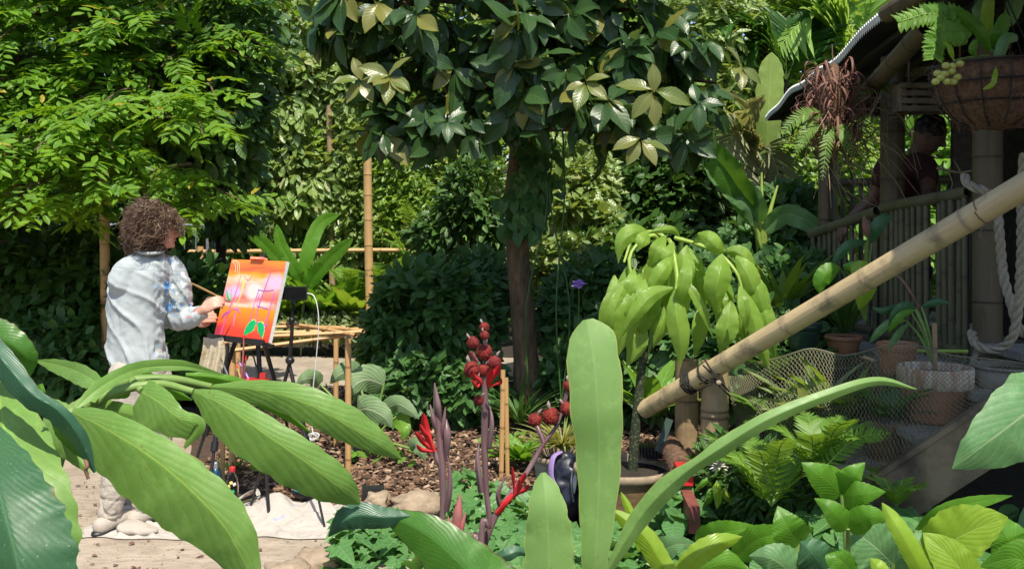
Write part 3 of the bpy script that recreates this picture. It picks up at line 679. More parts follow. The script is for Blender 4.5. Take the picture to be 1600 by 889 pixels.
def tree(name, lab, px, D, topz, ells, n, T, size, mat, r=.09, bark='bark', cat='tree', group=None, tips=6, **k):
    b = P(px, HZ, D); b[2] = 0
    root = empty(name, b, lab, cat, group)
    cen = np.array([e[:3] for e in ells]); tp = [cen[i % len(cen)]+rng.normal(size=3)*np.array(ells[i % len(cen)][3:])*.4 for i in range(tips)]
    limbs(b, tp, r, (b[0]+.05, b[1], topz), M[bark], root)
    leafy_crown('crown', ells, n, T, size, mat, root, **k)
    return root
bgk = 'trees standing behind the bamboo rail'
def E(px, py, D, rx, ry, rz): p = P(px, py, D); return (p[0], p[1], p[2], rx, ry, rz)
def EB(px, py, D, rx, ry, rz): k = (D+2.7)/D; return E(px, py, D+2.7, rx*k, ry, rz*k)
# behind, left to right
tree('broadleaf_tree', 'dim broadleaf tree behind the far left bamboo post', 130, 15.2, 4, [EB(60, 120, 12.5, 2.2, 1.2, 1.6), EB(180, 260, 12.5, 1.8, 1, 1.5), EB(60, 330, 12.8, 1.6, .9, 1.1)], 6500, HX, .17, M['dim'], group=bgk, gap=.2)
tree('broadleaf_tree', 'sunny yellow-green tree behind the vine trellis', 430, 16.2, 4.5, [EB(400, 60, 13.5, 1.7, 1, 1.6), EB(490, 160, 13.5, 1.5, 1, 1.4), EB(440, 280, 13.2, 1.4, .8, 1.2)], 9000, HX, .13, M['hedge'], group=bgk, gap=.3)
tree('broadleaf_tree', 'leafy tree behind the tall lone bamboo post', 620, 15.7, 4.5, [EB(600, 40, 13, 1.7, 1, 1.5), EB(690, 180, 13, 1.5, 1, 1.4), EB(600, 260, 13, 1.3, .9, 1.3)], 8000, HX, .13, M['hedge'], group=bgk, gap=.3)
tree('slender_tree', 'slender tree with pinkish bare trunk behind the purple flower', 941, 11.5, 3.6, [E(900, 60, 11.8, 1.2, .8, 1.0), E(960, 170, 12, 1.1, .8, .9)], 5200, HX, .13, M['hedge'], r=.055, bark='bark_pink', group=bgk, gap=.35)
tree('broadleaf_tree', 'grey-green tree filling the gap left of the banana plant', 1040, 13, 4, [E(1030, 60, 13, 1.4, 1, 1.3), E(1060, 200, 13, 1.3, .9, 1.3), E(980, 290, 13.3, 1.1, .8, 1.0)], 7500, HXn, .17, M['hedge2'], group=bgk, gap=.3)
tree('broadleaf_tree', 'bright tree behind the palm fronds and hut roof', 1200, 14, 4.5, [E(1160, 50, 14, 1.5, 1, 1.4), E(1280, 60, 14, 1.6, 1, 1.5), E(1230, 250, 13.5, 1.5, .9, 1.3)], 7000, HX, .14, M['hedge'], group=bgk, gap=.3)
tree('broadleaf_tree', 'yellow-lit tree seen through the hut behind the leaning visitor', 1430, 14.2, 4, [E(1430, 220, 14.2, 2.2, .9, 1.8), E(1560, 200, 14.2, 1.8, .9, 1.8), E(1340, 330, 13.8, 1.3, .8, 1.2)], 6000, HX, .16, M['cover2'], group=bgk, gap=.2)
# mid-height shrubs behind the rail
shk = 'shrubs growing behind the bamboo rail'
def shrub(name, lab, ells, n, T, size, mat, group=None, cat='shrub', stems=7, r=.02, bark='bark_dark', **k):
    c = np.mean([e[:3] for e in ells], 0); b = vec(c[0], c[1], 0); root = empty(name, b, lab, cat, group)
    mb = MB()
    for i in range(stems):
        e = ells[i % len(ells)]; q = np.array(e[:3])+rng.normal(size=3)*np.array(e[3:])*.45; q[2] = max(q[2], .1)
        s0 = b+rng.normal(size=3)*vec(.12, .08, 0); mb.tube(spline([s0, (s0+q)/2+rng.normal(size=3)*.06, q], 9), [r, r*.4], 6)
    mb.build('stem', M[bark], root); leafy_crown('foliage', ells, n, T, size, mat, root, **k); return root
shrub('climbing_vine', 'pale-leaved vine draping left of the thin bamboo post', [EB(430, 170, 10.2, .75, .35, .9), EB(460, 300, 10.1, .6, .3, .8), EB(390, 250, 10.2, .5, .3, .8), EB(430, 60, 10.4, .8, .4, .6)], 6200, FNl, .17, M['hedge2'], shk, 'vine', gap=.36, gs=1.8, droop=.9)
shrub('climbing_vine', 'vine wall between the thin and the tall bamboo posts', [EB(545, 130, 10.3, .5, .3, .8), EB(550, 290, 10.2, .45, .3, .8), EB(560, 350, 10.2, .4, .3, .6)], 4600, HX, .13, M['hedge2'], shk, 'vine', gap=.36, gs=2.4, droop=.7)
shrub('climbing_vine', 'small-leaved vine wall right of the tall bamboo post', [EB(660, 240, 9.9, .6, .3, .6), EB(730, 300, 9.8, .5, .3, .6), EB(640, 340, 9.9, .5, .3, .5), EB(700, 180, 10, .6, .3, .5)], 8500, HX, .095, M['hedge'], shk, 'vine', gap=.30, gs=2.2, droop=.6)
shrub('climbing_vine', 'dark ivy hanging over the rail left of the trunk', [E(740, 340, 9.3, .35, .25, .6), E(700, 370, 9.4, .4, .2, .3)], 2200, HX, .10, M['dim'], shk, 'vine', gap=.3, gs=2.4, droop=.8)
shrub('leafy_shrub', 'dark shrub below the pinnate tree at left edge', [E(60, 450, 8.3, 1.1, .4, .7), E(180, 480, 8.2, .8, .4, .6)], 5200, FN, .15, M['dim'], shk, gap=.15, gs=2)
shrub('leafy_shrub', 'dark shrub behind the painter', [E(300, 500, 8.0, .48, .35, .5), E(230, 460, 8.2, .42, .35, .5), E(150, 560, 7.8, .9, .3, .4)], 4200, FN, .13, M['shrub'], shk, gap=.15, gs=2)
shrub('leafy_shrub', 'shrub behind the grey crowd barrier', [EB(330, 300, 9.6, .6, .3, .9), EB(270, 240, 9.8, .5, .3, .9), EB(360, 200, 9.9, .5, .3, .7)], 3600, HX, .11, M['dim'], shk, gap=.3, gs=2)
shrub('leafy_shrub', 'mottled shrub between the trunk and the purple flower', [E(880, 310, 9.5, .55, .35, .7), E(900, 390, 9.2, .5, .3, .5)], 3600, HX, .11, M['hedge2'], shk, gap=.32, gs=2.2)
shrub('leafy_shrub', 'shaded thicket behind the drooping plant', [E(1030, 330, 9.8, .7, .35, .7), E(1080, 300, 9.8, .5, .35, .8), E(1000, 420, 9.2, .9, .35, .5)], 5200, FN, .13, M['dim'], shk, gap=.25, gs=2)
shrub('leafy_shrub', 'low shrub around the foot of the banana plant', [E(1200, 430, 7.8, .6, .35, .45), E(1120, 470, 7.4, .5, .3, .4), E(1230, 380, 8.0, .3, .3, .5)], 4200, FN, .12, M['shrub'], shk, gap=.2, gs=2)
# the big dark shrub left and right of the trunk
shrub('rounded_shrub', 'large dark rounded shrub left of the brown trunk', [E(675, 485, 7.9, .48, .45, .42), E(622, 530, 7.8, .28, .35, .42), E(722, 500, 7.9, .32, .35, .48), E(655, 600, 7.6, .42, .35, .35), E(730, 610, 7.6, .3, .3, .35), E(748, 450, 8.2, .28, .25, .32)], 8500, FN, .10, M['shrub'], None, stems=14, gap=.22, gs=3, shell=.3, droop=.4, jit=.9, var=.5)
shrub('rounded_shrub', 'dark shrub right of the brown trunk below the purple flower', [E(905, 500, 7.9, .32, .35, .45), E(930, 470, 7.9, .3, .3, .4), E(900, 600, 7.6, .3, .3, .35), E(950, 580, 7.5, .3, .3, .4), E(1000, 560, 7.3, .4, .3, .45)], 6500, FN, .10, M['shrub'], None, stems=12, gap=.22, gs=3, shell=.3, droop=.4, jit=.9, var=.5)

# ================================================================== left tree with feathery leaves
root = tree('feathery_tree', 'large feathery-leaved tree with sunlit lime leaflets', 10, 8.2, 4.6,
     [E(120, 100, 7.8, 1.2, .6, .8)], 60, T_fine(.42, .2, .22, 5, 1), .125, M['pinnate'], r=.11, bark='bark', kind='pinnate', K=11, droop=.16, shell=.45, frond=.42, nup=1.7, facing=.35)
# flat boughs in layers, each a spray of fronds with open shade between
def bough_layers(spec, parent, mat, leaf=.12, frond=.40):
    po, pd, pn, pl = [], [], [], []; wood = MB()
    for (px, py, D, ln, az, dip, nf) in spec:
        o = P(px, py, D); d = vec(math.sin(az), math.cos(az), 0); s_ = vec(d[1], -d[0], 0); e = o+d*ln+vec(0, 0, -dip*ln)
        pth = spline([o, (o+e)/2+vec(0, 0, .07*ln), e], 20); wood.tube(pth, [.014, .004], 5)
        for k in range(nf):
            t = .12+.88*rng.random(); q = pth[int(t*19)]+rng.normal(size=3)*vec(.04, .04, .025); sg = rng.choice([-1, 1])
            po.append(q); pd.append(d*(.5+.5*rng.random())+s_*sg*(.9*rng.random()+.15)*(1.1-.5*t)+vec(0, 0, -.18+.12*rng.normal())); pn.append(vec(rng.normal()*.25, rng.normal()*.25-.25, 1)); pl.append(frond*(.6+.55*rng.random()))
    mb = MB(); add_cloud(mb, T_fine(.40, .2, .22, 5, 1), *pinnate(np.array(po), np.array(pd), np.array(pn), np.array(pl), 11, leaf, droop=.18))
    mb.build('boughs', mat, parent); wood.build('branches', M['bark'], parent)
spec = []
for py in range(-60, 300, 21):
    for k in range(6):
        px = -120+k*88+rng.normal()*26; D = 7.9-.25*rng.random()-(.5 if py > 120 else 0)
        if px > 330-.05*abs(py) or (py > 262 and px > 280): continue
        az = math.radians(rng.choice([115, 150, 195, 235, 165]))+rng.normal()*.25
        spec.append((px, py+rng.normal()*7, D, .55+.45*rng.random(), az, .22+.12*rng.random(), 11))
bough_layers(spec, root, M['pinnate'])
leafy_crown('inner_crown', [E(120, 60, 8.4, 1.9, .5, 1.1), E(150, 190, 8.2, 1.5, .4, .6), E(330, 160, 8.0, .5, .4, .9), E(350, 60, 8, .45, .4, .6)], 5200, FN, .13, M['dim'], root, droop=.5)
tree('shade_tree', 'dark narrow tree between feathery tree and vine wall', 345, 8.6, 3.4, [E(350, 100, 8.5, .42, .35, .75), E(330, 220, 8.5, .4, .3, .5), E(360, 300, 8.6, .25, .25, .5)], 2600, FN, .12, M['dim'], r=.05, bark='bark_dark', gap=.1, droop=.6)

# ================================================================== glossy-leaved tree in the centre
base = P(822, 640, 7.6); base[2] = 0
ct = empty('glossy_leaved_tree', base, 'brown-trunked tree with large glossy drooping leaves, centre', 'tree')
mb = MB(); trunk = [(830, 660, 7.6), (822, 560, 7.6), (815, 470, 7.55), (808, 380, 7.5), (806, 300, 7.5), (812, 230, 7.45), (800, 150, 7.4), (790, 60, 7.4), (780, -60, 7.4)]
mb.tube(spline([P(*q) for q in trunk], 40), [.15, .10, .092, .088, .085, .08, .08, .07, .05], 16)
mb.tube(spline([P(815, 400, 7.45), P(845, 320, 7.4), P(835, 240, 7.35), P(800, 170, 7.35)], 20), [.035, .05, .05, .04], 10)
for a, b, c in [((806, 230, 7.4), (860, 190, 7.2), (960, 170, 6.9)), ((800, 160, 7.4), (720, 130, 7.1), (610, 120, 6.8)), ((795, 90, 7.4), (880, 40, 7.1), (1000, 10, 6.9)), ((790, 40, 7.4), (700, 0, 7.1), (540, 20, 6.9)), ((805, 200, 7.4), (900, 200, 7.0), (1010, 215, 6.7)), ((800, 150, 7.4), (950, 110, 7.0), (1120, 130, 6.8)), ((800, 190, 7.4), (750, 210, 7.1), (690, 190, 6.9))]:
    mb.tube(spline([P(*a), P(*b), P(*c)], 12), [.045, .03, .012], 8)
mb.build('trunk', M['bark'], ct)
cells = [E(560, 30, 6.9, .4, .4, .3), E(680, 90, 6.8, .5, .45, .42), E(690, 180, 6.8, .38, .35, .28), E(620, 200, 6.9, .22, .25, .2), E(800, 60, 6.8, .5, .5, .38), E(850, 150, 6.7, .4, .4, .3), E(930, 60, 6.8, .45, .4, .33), E(960, 180, 6.7, .36, .35, .28), E(1030, 70, 6.8, .36, .35, .3), E(1040, 200, 6.6, .3, .3, .25), E(1100, 140, 6.8, .2, .25, .2), E(760, -110, 7, 1.6, .9, .5), E(1000, -90, 7, .7, .7, .4)]
TG = T_fine(.52, .22, .42, 9, 2, (0, .45, .85, 1, .92, .6, 0), wave=.03)
leafy_crown('crown', cells, 330, TG, .235, M['glossy'], ct, kind='whorl', K=6, droop=.75, shell=.6, front=.6, gap=.36, gs=2.6)
leafy_crown('inner_leaves', cells, 480, TG, .19, M['glossy'], ct, droop=.8, shell=.6, front=.6, jit=.9, facing=.4)
# olive and yellowish young whorls at the rim of the crown
def whorl_px(px, py, D, K, size, mat, parent, seed, axis=(0, -.5, .6), droop=.4, T=TG, name='young_leaves'):
    global rng
    keep = rng; rng = np.random.default_rng(seed); mb = MB()
    add_cloud(mb, T, *whorl(P(px, py, D)[None], np.array([axis], float), K, size, droop=droop)); o = mb.build(name, mat, parent); rng = keep; return o
for i, a in enumerate([(610, 125, 6.3, 7, .17), (565, 130, 6.35, 5, .17), (1020, 150, 6.1, 5, .21), (1000, 225, 6.1, 4, .17), (915, 135, 6.2, 4, .18), (1155, 110, 6.4, 4, .16), (700, 195, 6.3, 5, .18), (1090, 165, 6.3, 5, .18)]):
    whorl_px(*a, M['olive'] if i in (0, 1, 2, 3, 4, 5) else M['glossy'], ct, 30+i, axis=(0, -.7, .3), droop=.75 if i in (2, 3, 4) else .35)
# creeper on the trunk
p = P(832, 330, 7.35); mb = MB(); k = 150
pp = np.stack([p[0]+rng.normal(size=k)*.09, p[1]-rng.random(k)*.18, rng.uniform(1.5, 2.3, k)], 1)
pp[:, 0] += .05*np.sin(pp[:, 2]*3)
add_cloud(mb, T_heart(.8), pp, rng.normal(size=(k, 3))*.5+vec(0, -.3, -1), rng.normal(size=(k, 3))*.3+vec(0, -1, .3), .06+.06*rng.random(k))
for _ in range(3):
    x = p[0]+.09+rng.normal()*.08; mb.tube(spline([(x, p[1]-.12, .2), (x+rng.normal()*.06, p[1]-.17, 1.0), (x+rng.normal()*.06, p[1]-.15, 1.8), (x, p[1]-.1, 2.5)], 16), .007, 5)
tag(mb.build('creeper', M['shrub']), 'dark creeper climbing the brown trunk of the central tree', 'creeper')

# ================================================================== palms, banana, ferns, strap plants
def frond_mb(mb, A, B, sag, K, leaf, T, wide=1.0, updir=(0, -.3, 1), m=0, rachis=.012, m2=1, vee=.25):
    A, B = np.asarray(A), np.asarray(B); mid = (A+B)/2+vec(0, 0, sag); pth = spline([A, mid, B], 40); tg = nrm(np.gradient(pth, axis=0))
    mb.tube(pth, np.linspace(rachis, rachis*.25, 40), 6, m2)
    t = np.linspace(.1, 1, K); i = (t*39).astype(int); s_ = nrm(np.cross(tg[i], vec(*updir))); up = np.cross(s_, tg[i])
    for sg in (-1, 1):
        d = s_*sg*wide+tg[i]*(.55+.5*t[:, None])+up*vee+rng.normal(size=(K, 3))*.05
        sz = leaf*(np.sin(math.pi*np.clip(.18+.8*t, 0, 1))**.6)*(.92+.16*rng.random(K))
        add_cloud(mb, T, pth[i], d, up+rng.normal(size=(K, 3))*.1, sz, m)
TS = T_fine(.10, .3, .25, 6, 1, (.5, .9, 1, .8, .5, 0)); TP = T_fine(.08, .25, .15, 5, 1, (.6, 1, 1, .8, .4, 0))
def palm(lab, base, fr, leaf, K, mat, T=TS, rach='stem_lime', trunk=None, name='palm', cat='palm', group=None, r=.015, vee=.2):
    b = np.array(base, float); root = empty(name, (b[0], b[1], 0), lab, cat, group); mb = MB()
    for a in fr:
        q = [P(*a[0]), P(*a[1])]; mb = MB(); frond_mb(mb, q[0], q[1], a[2] if len(a) > 2 else .15, K, leaf, T, rachis=r, vee=vee); mb.build('frond', [mat, M[rach]], root)
    c = P(*fr[0][0]); MB().tube(spline([(b[0], b[1], 0), (b[0]+.03, b[1], c[2]*.5), c], 14), [r*3, r*1.8], 8).build('trunk', M['bark_dark'], root)
    return root
palm('palm with bright feathery fronds above the hut roof edge', P(1330, 350, 13.2), [((1322, 110, 13.2), (1215, 75, 12.8), .55), ((1322, 110, 13.2), (1400, -20, 13.0), .3), ((1320, 100, 13.2), (1262, -15, 12.8), .35), ((1325, 110, 13.2), (1440, 20, 13.4), .35), ((1322, 110, 13.2), (1330, -40, 13.5), .25), ((1322, 110, 13.2), (1290, 20, 12.9), .1)], 1.0, 26, M['palm'])
palm('dark palm with broad fronds beside the roof corner', P(1215, 350, 12.9), [((1228, 125, 12.9), (1115, 50, 12.6), .42), ((1228, 125, 12.9), (1170, 40, 12.6), .25), ((1228, 125, 12.9), (1150, 95, 12.6), .35), ((1228, 125, 12.9), (1290, 70, 12.9), .3), ((1228, 125, 12.9), (1228, 30, 13), .22)], .74, 22, M['palmdark'])
palm('pale dry-looking palm left of the roof corner', P(1175, 350, 8.4), [((1180, 240, 9.0), (1110, 190, 8.6), .2), ((1180, 240, 9), (1120, 260, 8.7), .25), ((1180, 240, 9), (1165, 160, 8.8), .1), ((1180, 245, 9), (1150, 310, 8.8), .3), ((1180, 240, 9), (1225, 300, 8.8), .2)], .42, 24, M['palmpale'])
# banana
b = P(1185, 370, 7.6); bp = empty('banana_plant', (b[0], b[1], 0), 'banana plant with torn wide leaves and yellow-green stems', 'banana plant')
blade([(1180, 345, 7.5), (1150, 290, 7.3), (1115, 245, 7.1), (1075, 225, 6.9)], prof('strap', 24, 24), M['banana'], bp, fold=-.5, wave=.06, seed=1)
blade([(1185, 350, 7.5), (1170, 315, 7.4), (1135, 285, 7.3), (1095, 240, 7.2)], prof('strap', 20, 26), M['L_ear'], bp, fold=-.6, wave=.06, seed=2)
blade([(1195, 360, 7.5), (1225, 335, 7.4), (1260, 345, 7.3), (1290, 370, 7.3)], prof('strap', 16, 18), M['L_ear'], bp, fold=-.4, wave=.05, seed=3)
blade([(1190, 390, 7.4), (1210, 395, 7.1), (1240, 400, 7.0), (1262, 385, 6.9)], prof('strap', 12, 14), M['L_deep'], bp, fold=-.4, wave=.05, seed=5)
blade([(1198, 240, 11.2), (1200, 180, 11.1), (1204, 120, 11.1), (1206, 82, 11.1)], prof('strap', 22, 23), M['bananalt'], bp, fold=.2, wave=.04, seed=4)
for q in [((1190, 420, 7.6), (1184, 340, 7.5), (1165, 280, 7.4)), ((1190, 420, 7.6), (1190, 340, 7.5), (1190, 270, 7.5)), ((1190, 420, 7.6), (1200, 345, 7.5), (1215, 290, 7.5)), ((1190, 420, 7.6), (1180, 350, 7.5), (1150, 300, 7.4)), ((1193, 420, 7.6), (1196, 330, 9.5), (1198, 238, 11.2))]: stalk(q, [.035, .02, .008], M['stem_lime'], bp, 'leaf_stalk')
MB().tube([(b[0], b[1], 0), (b[0], b[1], P(0, 400, 7.6)[2])], [.09, .05], 10).build('trunk', M['bark_dark'], bp)

def fern(lab, px, py, D, n, Ln, leaf, mat='fern', cat='fern', group=None, seed=0, up=.8, name='fern'):
    b = P(px, py, D); r2 = np.random.default_rng(seed); root = empty(name, b, lab, cat, group)
    for i in range(n):
        a = i/n*6.28+r2.random(); l = Ln*(.7+.5*r2.random()); e = b+vec(math.cos(a)*l*.75, math.sin(a)*l*.75, l*(up*(.4+.6*r2.random())))
        mb = MB(); frond_mb(mb, b, e, .18*l, 20, leaf, TP2, updir=(0, 0, 1), rachis=.004, vee=.05); mb.build('frond', [M[mat], M['stem']], root)
    return root
TP2 = T_fine(.22, .1, .1, 4, 1, (.8, 1, .7, 0))
fg = 'ferns in the sunny bed'
fern('bright fern just right of the tall bamboo post', 608, 470, 11.8, 9, .75, .16, group=fg, seed=1)
fern('upright fern behind the dark rounded shrub', 655, 430, 11.9, 8, .8, .16, group=fg, seed=2, up=1.2)
fern('fern at the left of the tall bamboo post', 548, 465, 11.8, 8, .7, .15, group=fg, seed=3)
fern('fern between the post and the rounded shrub', 630, 490, 11.6, 8, .6, .15, group=fg, seed=5)
def straps(lab, px, py, D, n, Ln, w, mat, cat='plant', group=None, seed=0, spread=.6, name='strap_leaved_plant', rows=9, base_z=None):
    b = P(px, py, D); r2 = np.random.default_rng(seed)
    a = r2.random(n)*6.28; d = np.stack([np.cos(a)*spread*r2.random(n)**.6, np.sin(a)*spread*r2.random(n)**.6, .5+.6*r2.random(n)], 1)
    pos = b+np.stack([np.cos(a), np.sin(a), a*0], 1)*.04*r2.random((n, 1)); nn = np.stack([-np.cos(a)*.8, -np.sin(a)*.8, .6+a*0], 1)
    mb = MB(); add_cloud(mb, T_fine(w, .25, .38, rows, 1, (.35, .7, 1, .9, .6, 0)), pos, d, nn, Ln*(.6+.5*r2.random(n)))
    if group is None: pass
    return tag(mb.build(name, M[mat] if isinstance(mat, str) else mat), lab, cat, group)
# broad sunlit ginger plants behind the canvas
gg = 'sunlit broad-leaved plants behind the easel'
def broad(lab, px, py, D, specs, mats, group=None, cat='plant', name='broad_leaved_plant', foot=None):
    b = P(px, py, D); f0 = 0.0 if foot is None else foot; root = empty(name, (b[0], b[1], f0), lab, cat, group)
    for i, s_ in enumerate(specs):
        sp, wl, wr = s_[0], s_[1], s_[2]; mt = mats[i % len(mats)] if len(s_) < 4 else s_[3]
        blade(sp, prof(s_[4] if len(s_) > 4 else 'oval', wl, wr), M[mt], root, fold=s_[5] if len(s_) > 5 else -.25, wave=.05, seed=i+int(px), n=26, cols=6)
        st = P(*sp[0]); mid = (st+b)/2+vec(0, 0, .02); MB().tube(spline([(b[0], b[1], f0), mid*vec(1, 1, .8)+vec(0, 0, .0), st], 10), [.012, .008], 6).build('leaf_stalk', M['stem'], root)
    return root
broad('tall banana-like plant with long leaf rising behind the canvas', 470, 470, 11.6, [([(475, 440, 11.7), (440, 410, 11.6), (405, 375, 11.5), (375, 355, 11.4)], 10, 12, 'L_fresh', 'strap'), ([(480, 450, 11.7), (500, 420, 11.6), (525, 395, 11.5), (552, 372, 11.4)], 12, 13, 'L_fresh', 'strap'), ([(478, 440, 11.7), (480, 400, 11.7), (500, 350, 11.8), (530, 335, 11.8)], 12, 12, 'L_fresh', 'strap'), ([(478, 450, 11.7), (460, 420, 11.6), (440, 385, 11.6), (432, 350, 11.6)], 11, 11, 'L_fresh', 'strap')], ['L_fresh'], gg)
for i, (px, py, D, lab) in enumerate([(440, 505, 11.9, 'broad-leaved clump directly right of the canvas'), (500, 500, 11.8, 'broad-leaved clump above the bamboo table'), (550, 505, 11.8, 'broad-leaved clump beside the tall bamboo post'), (405, 480, 12.1, 'broad-leaved clump half hidden behind the canvas')]):
    straps(lab, px, py, D, 60, .72, .26, 'strap' if i % 2 == 0 else 'cover2', group=gg, seed=i+3, spread=.8, name='broad_leaved_clump')
shrub('variegated_shrub', 'low cream-and-green variegated shrub behind the bamboo table', [E(480, 512, 11.7, .7, .3, .15), E(560, 512, 11.6, .6, .3, .17), E(420, 515, 11.7, .45, .25, .15), E(610, 500, 11.6, .4, .2, .25)], 5200, HX, .085, M['varieg'], None, stems=9, r=.008)
shrub('low_shrub', 'shadowy low shrub with pale flecks right of the table', [E(600, 610, 7.6, .2, .2, .25), E(585, 560, 7.8, .13, .2, .15)], 900, HX, .08, M['hedge2'], None, stems=6, r=.008, gap=.2)
straps('upright canna with orange flower before the rail', 738, 430, 11.3, 9, .75, .22, 'cover2', seed=12, spread=.3, name='canna_plant')

# ================================================================== bamboo posts, rails and barrier
def zpost(lab, px, py0, py1, D, r, mat='bam_orange', group='bamboo posts of the garden rail', px1=None):
    a = P(px, py0, D); c = P(px1 or px, py1, D); c[2] = 0 if py1 > 560 or True else c[2]
    return tag(bamboo('bamboo_post', a, c, r, M[mat], bow=.01), lab, 'post', group)
zpost('tall smooth bamboo post standing alone in the sun', 574, 222, 470, 11.4, .050, 'bam_tan', px1=580)
zpost('thin tall bamboo post wrapped in vines', 514, 165, 470, 12.75, .042, 'bam_post', px1=520)
zpost('stout bamboo post left of the painter', 164, 150, 470, 7.8, .040, 'bam_tan', px1=168)
zpost('short bamboo post carrying the rail by the barrier', 313, 385, 470, 12.1, .042)
zpost('short bamboo post behind the canvas', 410, 385, 470, 12.2, .038)
zpost('short bamboo post at the far left rail', 52, 365, 470, 9.2, .045, 'bam_post')
zpost('short rail post left of the brown trunk', 755, 385, 470, 12.3, .042)
zpost('leaning brown pole at the left edge under the feathery tree', 10, 130, 470, 8.9, .05, 'bam_post', px1=12)
rg_ = 'bamboo rails along the far path'
tag(bamboo('bamboo_rail', P(18, 372, 9.15), P(95, 374, 9.3), .022, M['bam_orange']), 'short bamboo rail at the far left edge', 'rail', rg_)
tag(bamboo('bamboo_rail', P(240, 394, 12.05), P(590, 391, 12.25), .028, M['bam_orange']), 'middle bamboo rail passing behind the canvas', 'rail', rg_)
tag(bamboo('bamboo_rail', P(582, 391, 12.3), P(840, 392, 12.4), .028, M['bam_orange']), 'right bamboo rail running to the brown trunk', 'rail', rg_)
# crowd barrier
c0, c1 = P(262, 470, 11.8), P(324, 470, 11.8); zt = P(0, 352, 11.8)[2]; root = empty('crowd_barrier', (c0[0], c0[1], 0), 'grey steel crowd barrier standing behind the painter', 'barrier')
yb = 11.8; x0 = c0[0]-1.2; x1 = c1[0]; mb = MB(); rr = .1
fr = [(x0, yb, .0), (x0, yb, zt-rr), (x0+rr*.3, yb, zt-rr*.3), (x0+rr, yb, zt), (x1-rr, yb, zt), (x1-rr*.3, yb, zt-rr*.3), (x1, yb, zt-rr), (x1, yb, 0)]
mb.tube(spline(fr, 60), .02, 8); mb.tube([(x0, yb, .25), (x1, yb, .25)], .014, 8); mb.build('frame', M['steel'], root)
for i in range(11):
    x = x0+(x1-x0)*(i+1)/12; MB().tube([(x, yb, .25), (x, yb, zt-.01)], .008, 6).build('bar', M['steel'], root)
# purple flower
c = P(904, 443, 7.3); fl = empty('purple_flower', c, 'single purple flower on dark shrub right of the trunk', 'flower')
mb = MB()
for i in range(5):
    a = i*1.256; mb.tube(spline([c, c+vec(math.cos(a)*.03, -.03, math.sin(a)*.018), c+vec(math.cos(a)*.068, -.035, math.sin(a)*.032)], 8), [.012, .040, .030, .006], 8, flat=.2)
mb.build('petals', M['purple'], fl); MB().tube(spline([c, c+vec(.01, .1, -.2), c+vec(0, .2, -.5)], 8), .004, 5).build('stem', M['stem'], fl)
# ================================================================== the hut
hb = P(1540, HZ, 4.9); hut = empty('bamboo_hut', (hb[0], hb[1], 0), 'dark bamboo hut with corrugated roof edge and slatted railing', 'hut')
def on(px, py, D): return P(px, py, D)
def ev(y): return 1.30+.136*y          # eave line in plan: x at depth y
# corrugated roof rising to the right of the eave
mb = MB(); ny, nx = 600, 6; ys = np.linspace(2.5, 10.0, ny); G = np.zeros((ny, nx, 3)); G2 = G.copy()
for i, y in enumerate(ys):
    sag = .025*math.sin(y*1.7)+.012*math.sin(y*4.7)
    for j in range(nx):
        u = j/(nx-1)*2.7; cz = .011*math.cos(y*2*math.pi/.05)
        G[i, j] = (ev(y)+u*math.cos(R(3)), y, 2.70+sag*(1-u/2.7)+u*math.sin(R(3))+cz); G2[i, j] = G[i, j]+vec(-.003, 0, .02)
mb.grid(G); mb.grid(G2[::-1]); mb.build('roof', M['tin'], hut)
edge = MB(); edge.grid(np.stack([G[:, 0]+vec(-.012, 0, -.008), G2[:, 0]+vec(-.020, 0, .012), G2[:, 0]+vec(.02, 0, .016)], 1)); edge.build('roof_edge', M['tin_edge'], hut, smooth=False)
for k in range(14):   # battens under the sheets
    u = .15+k*.19; MB().box((ev(6.2)+u*math.cos(R(3)), 6.2, 2.655+u*math.sin(R(3))), (.045, 7.4, .03), rotz(-math.atan(.136))).build('batten', M['hutwall'], hut, smooth=False)
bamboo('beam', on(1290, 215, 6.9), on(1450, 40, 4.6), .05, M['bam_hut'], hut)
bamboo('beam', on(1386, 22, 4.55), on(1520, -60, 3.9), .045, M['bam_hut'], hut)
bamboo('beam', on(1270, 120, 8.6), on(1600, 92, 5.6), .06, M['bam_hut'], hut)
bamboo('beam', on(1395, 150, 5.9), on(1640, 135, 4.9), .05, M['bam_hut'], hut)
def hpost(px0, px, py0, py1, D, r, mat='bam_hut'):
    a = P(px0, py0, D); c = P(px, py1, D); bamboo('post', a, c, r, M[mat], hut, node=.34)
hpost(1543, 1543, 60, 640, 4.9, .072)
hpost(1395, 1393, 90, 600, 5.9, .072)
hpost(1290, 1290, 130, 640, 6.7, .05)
hpost(1302, 1302, 200, 540, 7.6, .035, 'bam_grey')
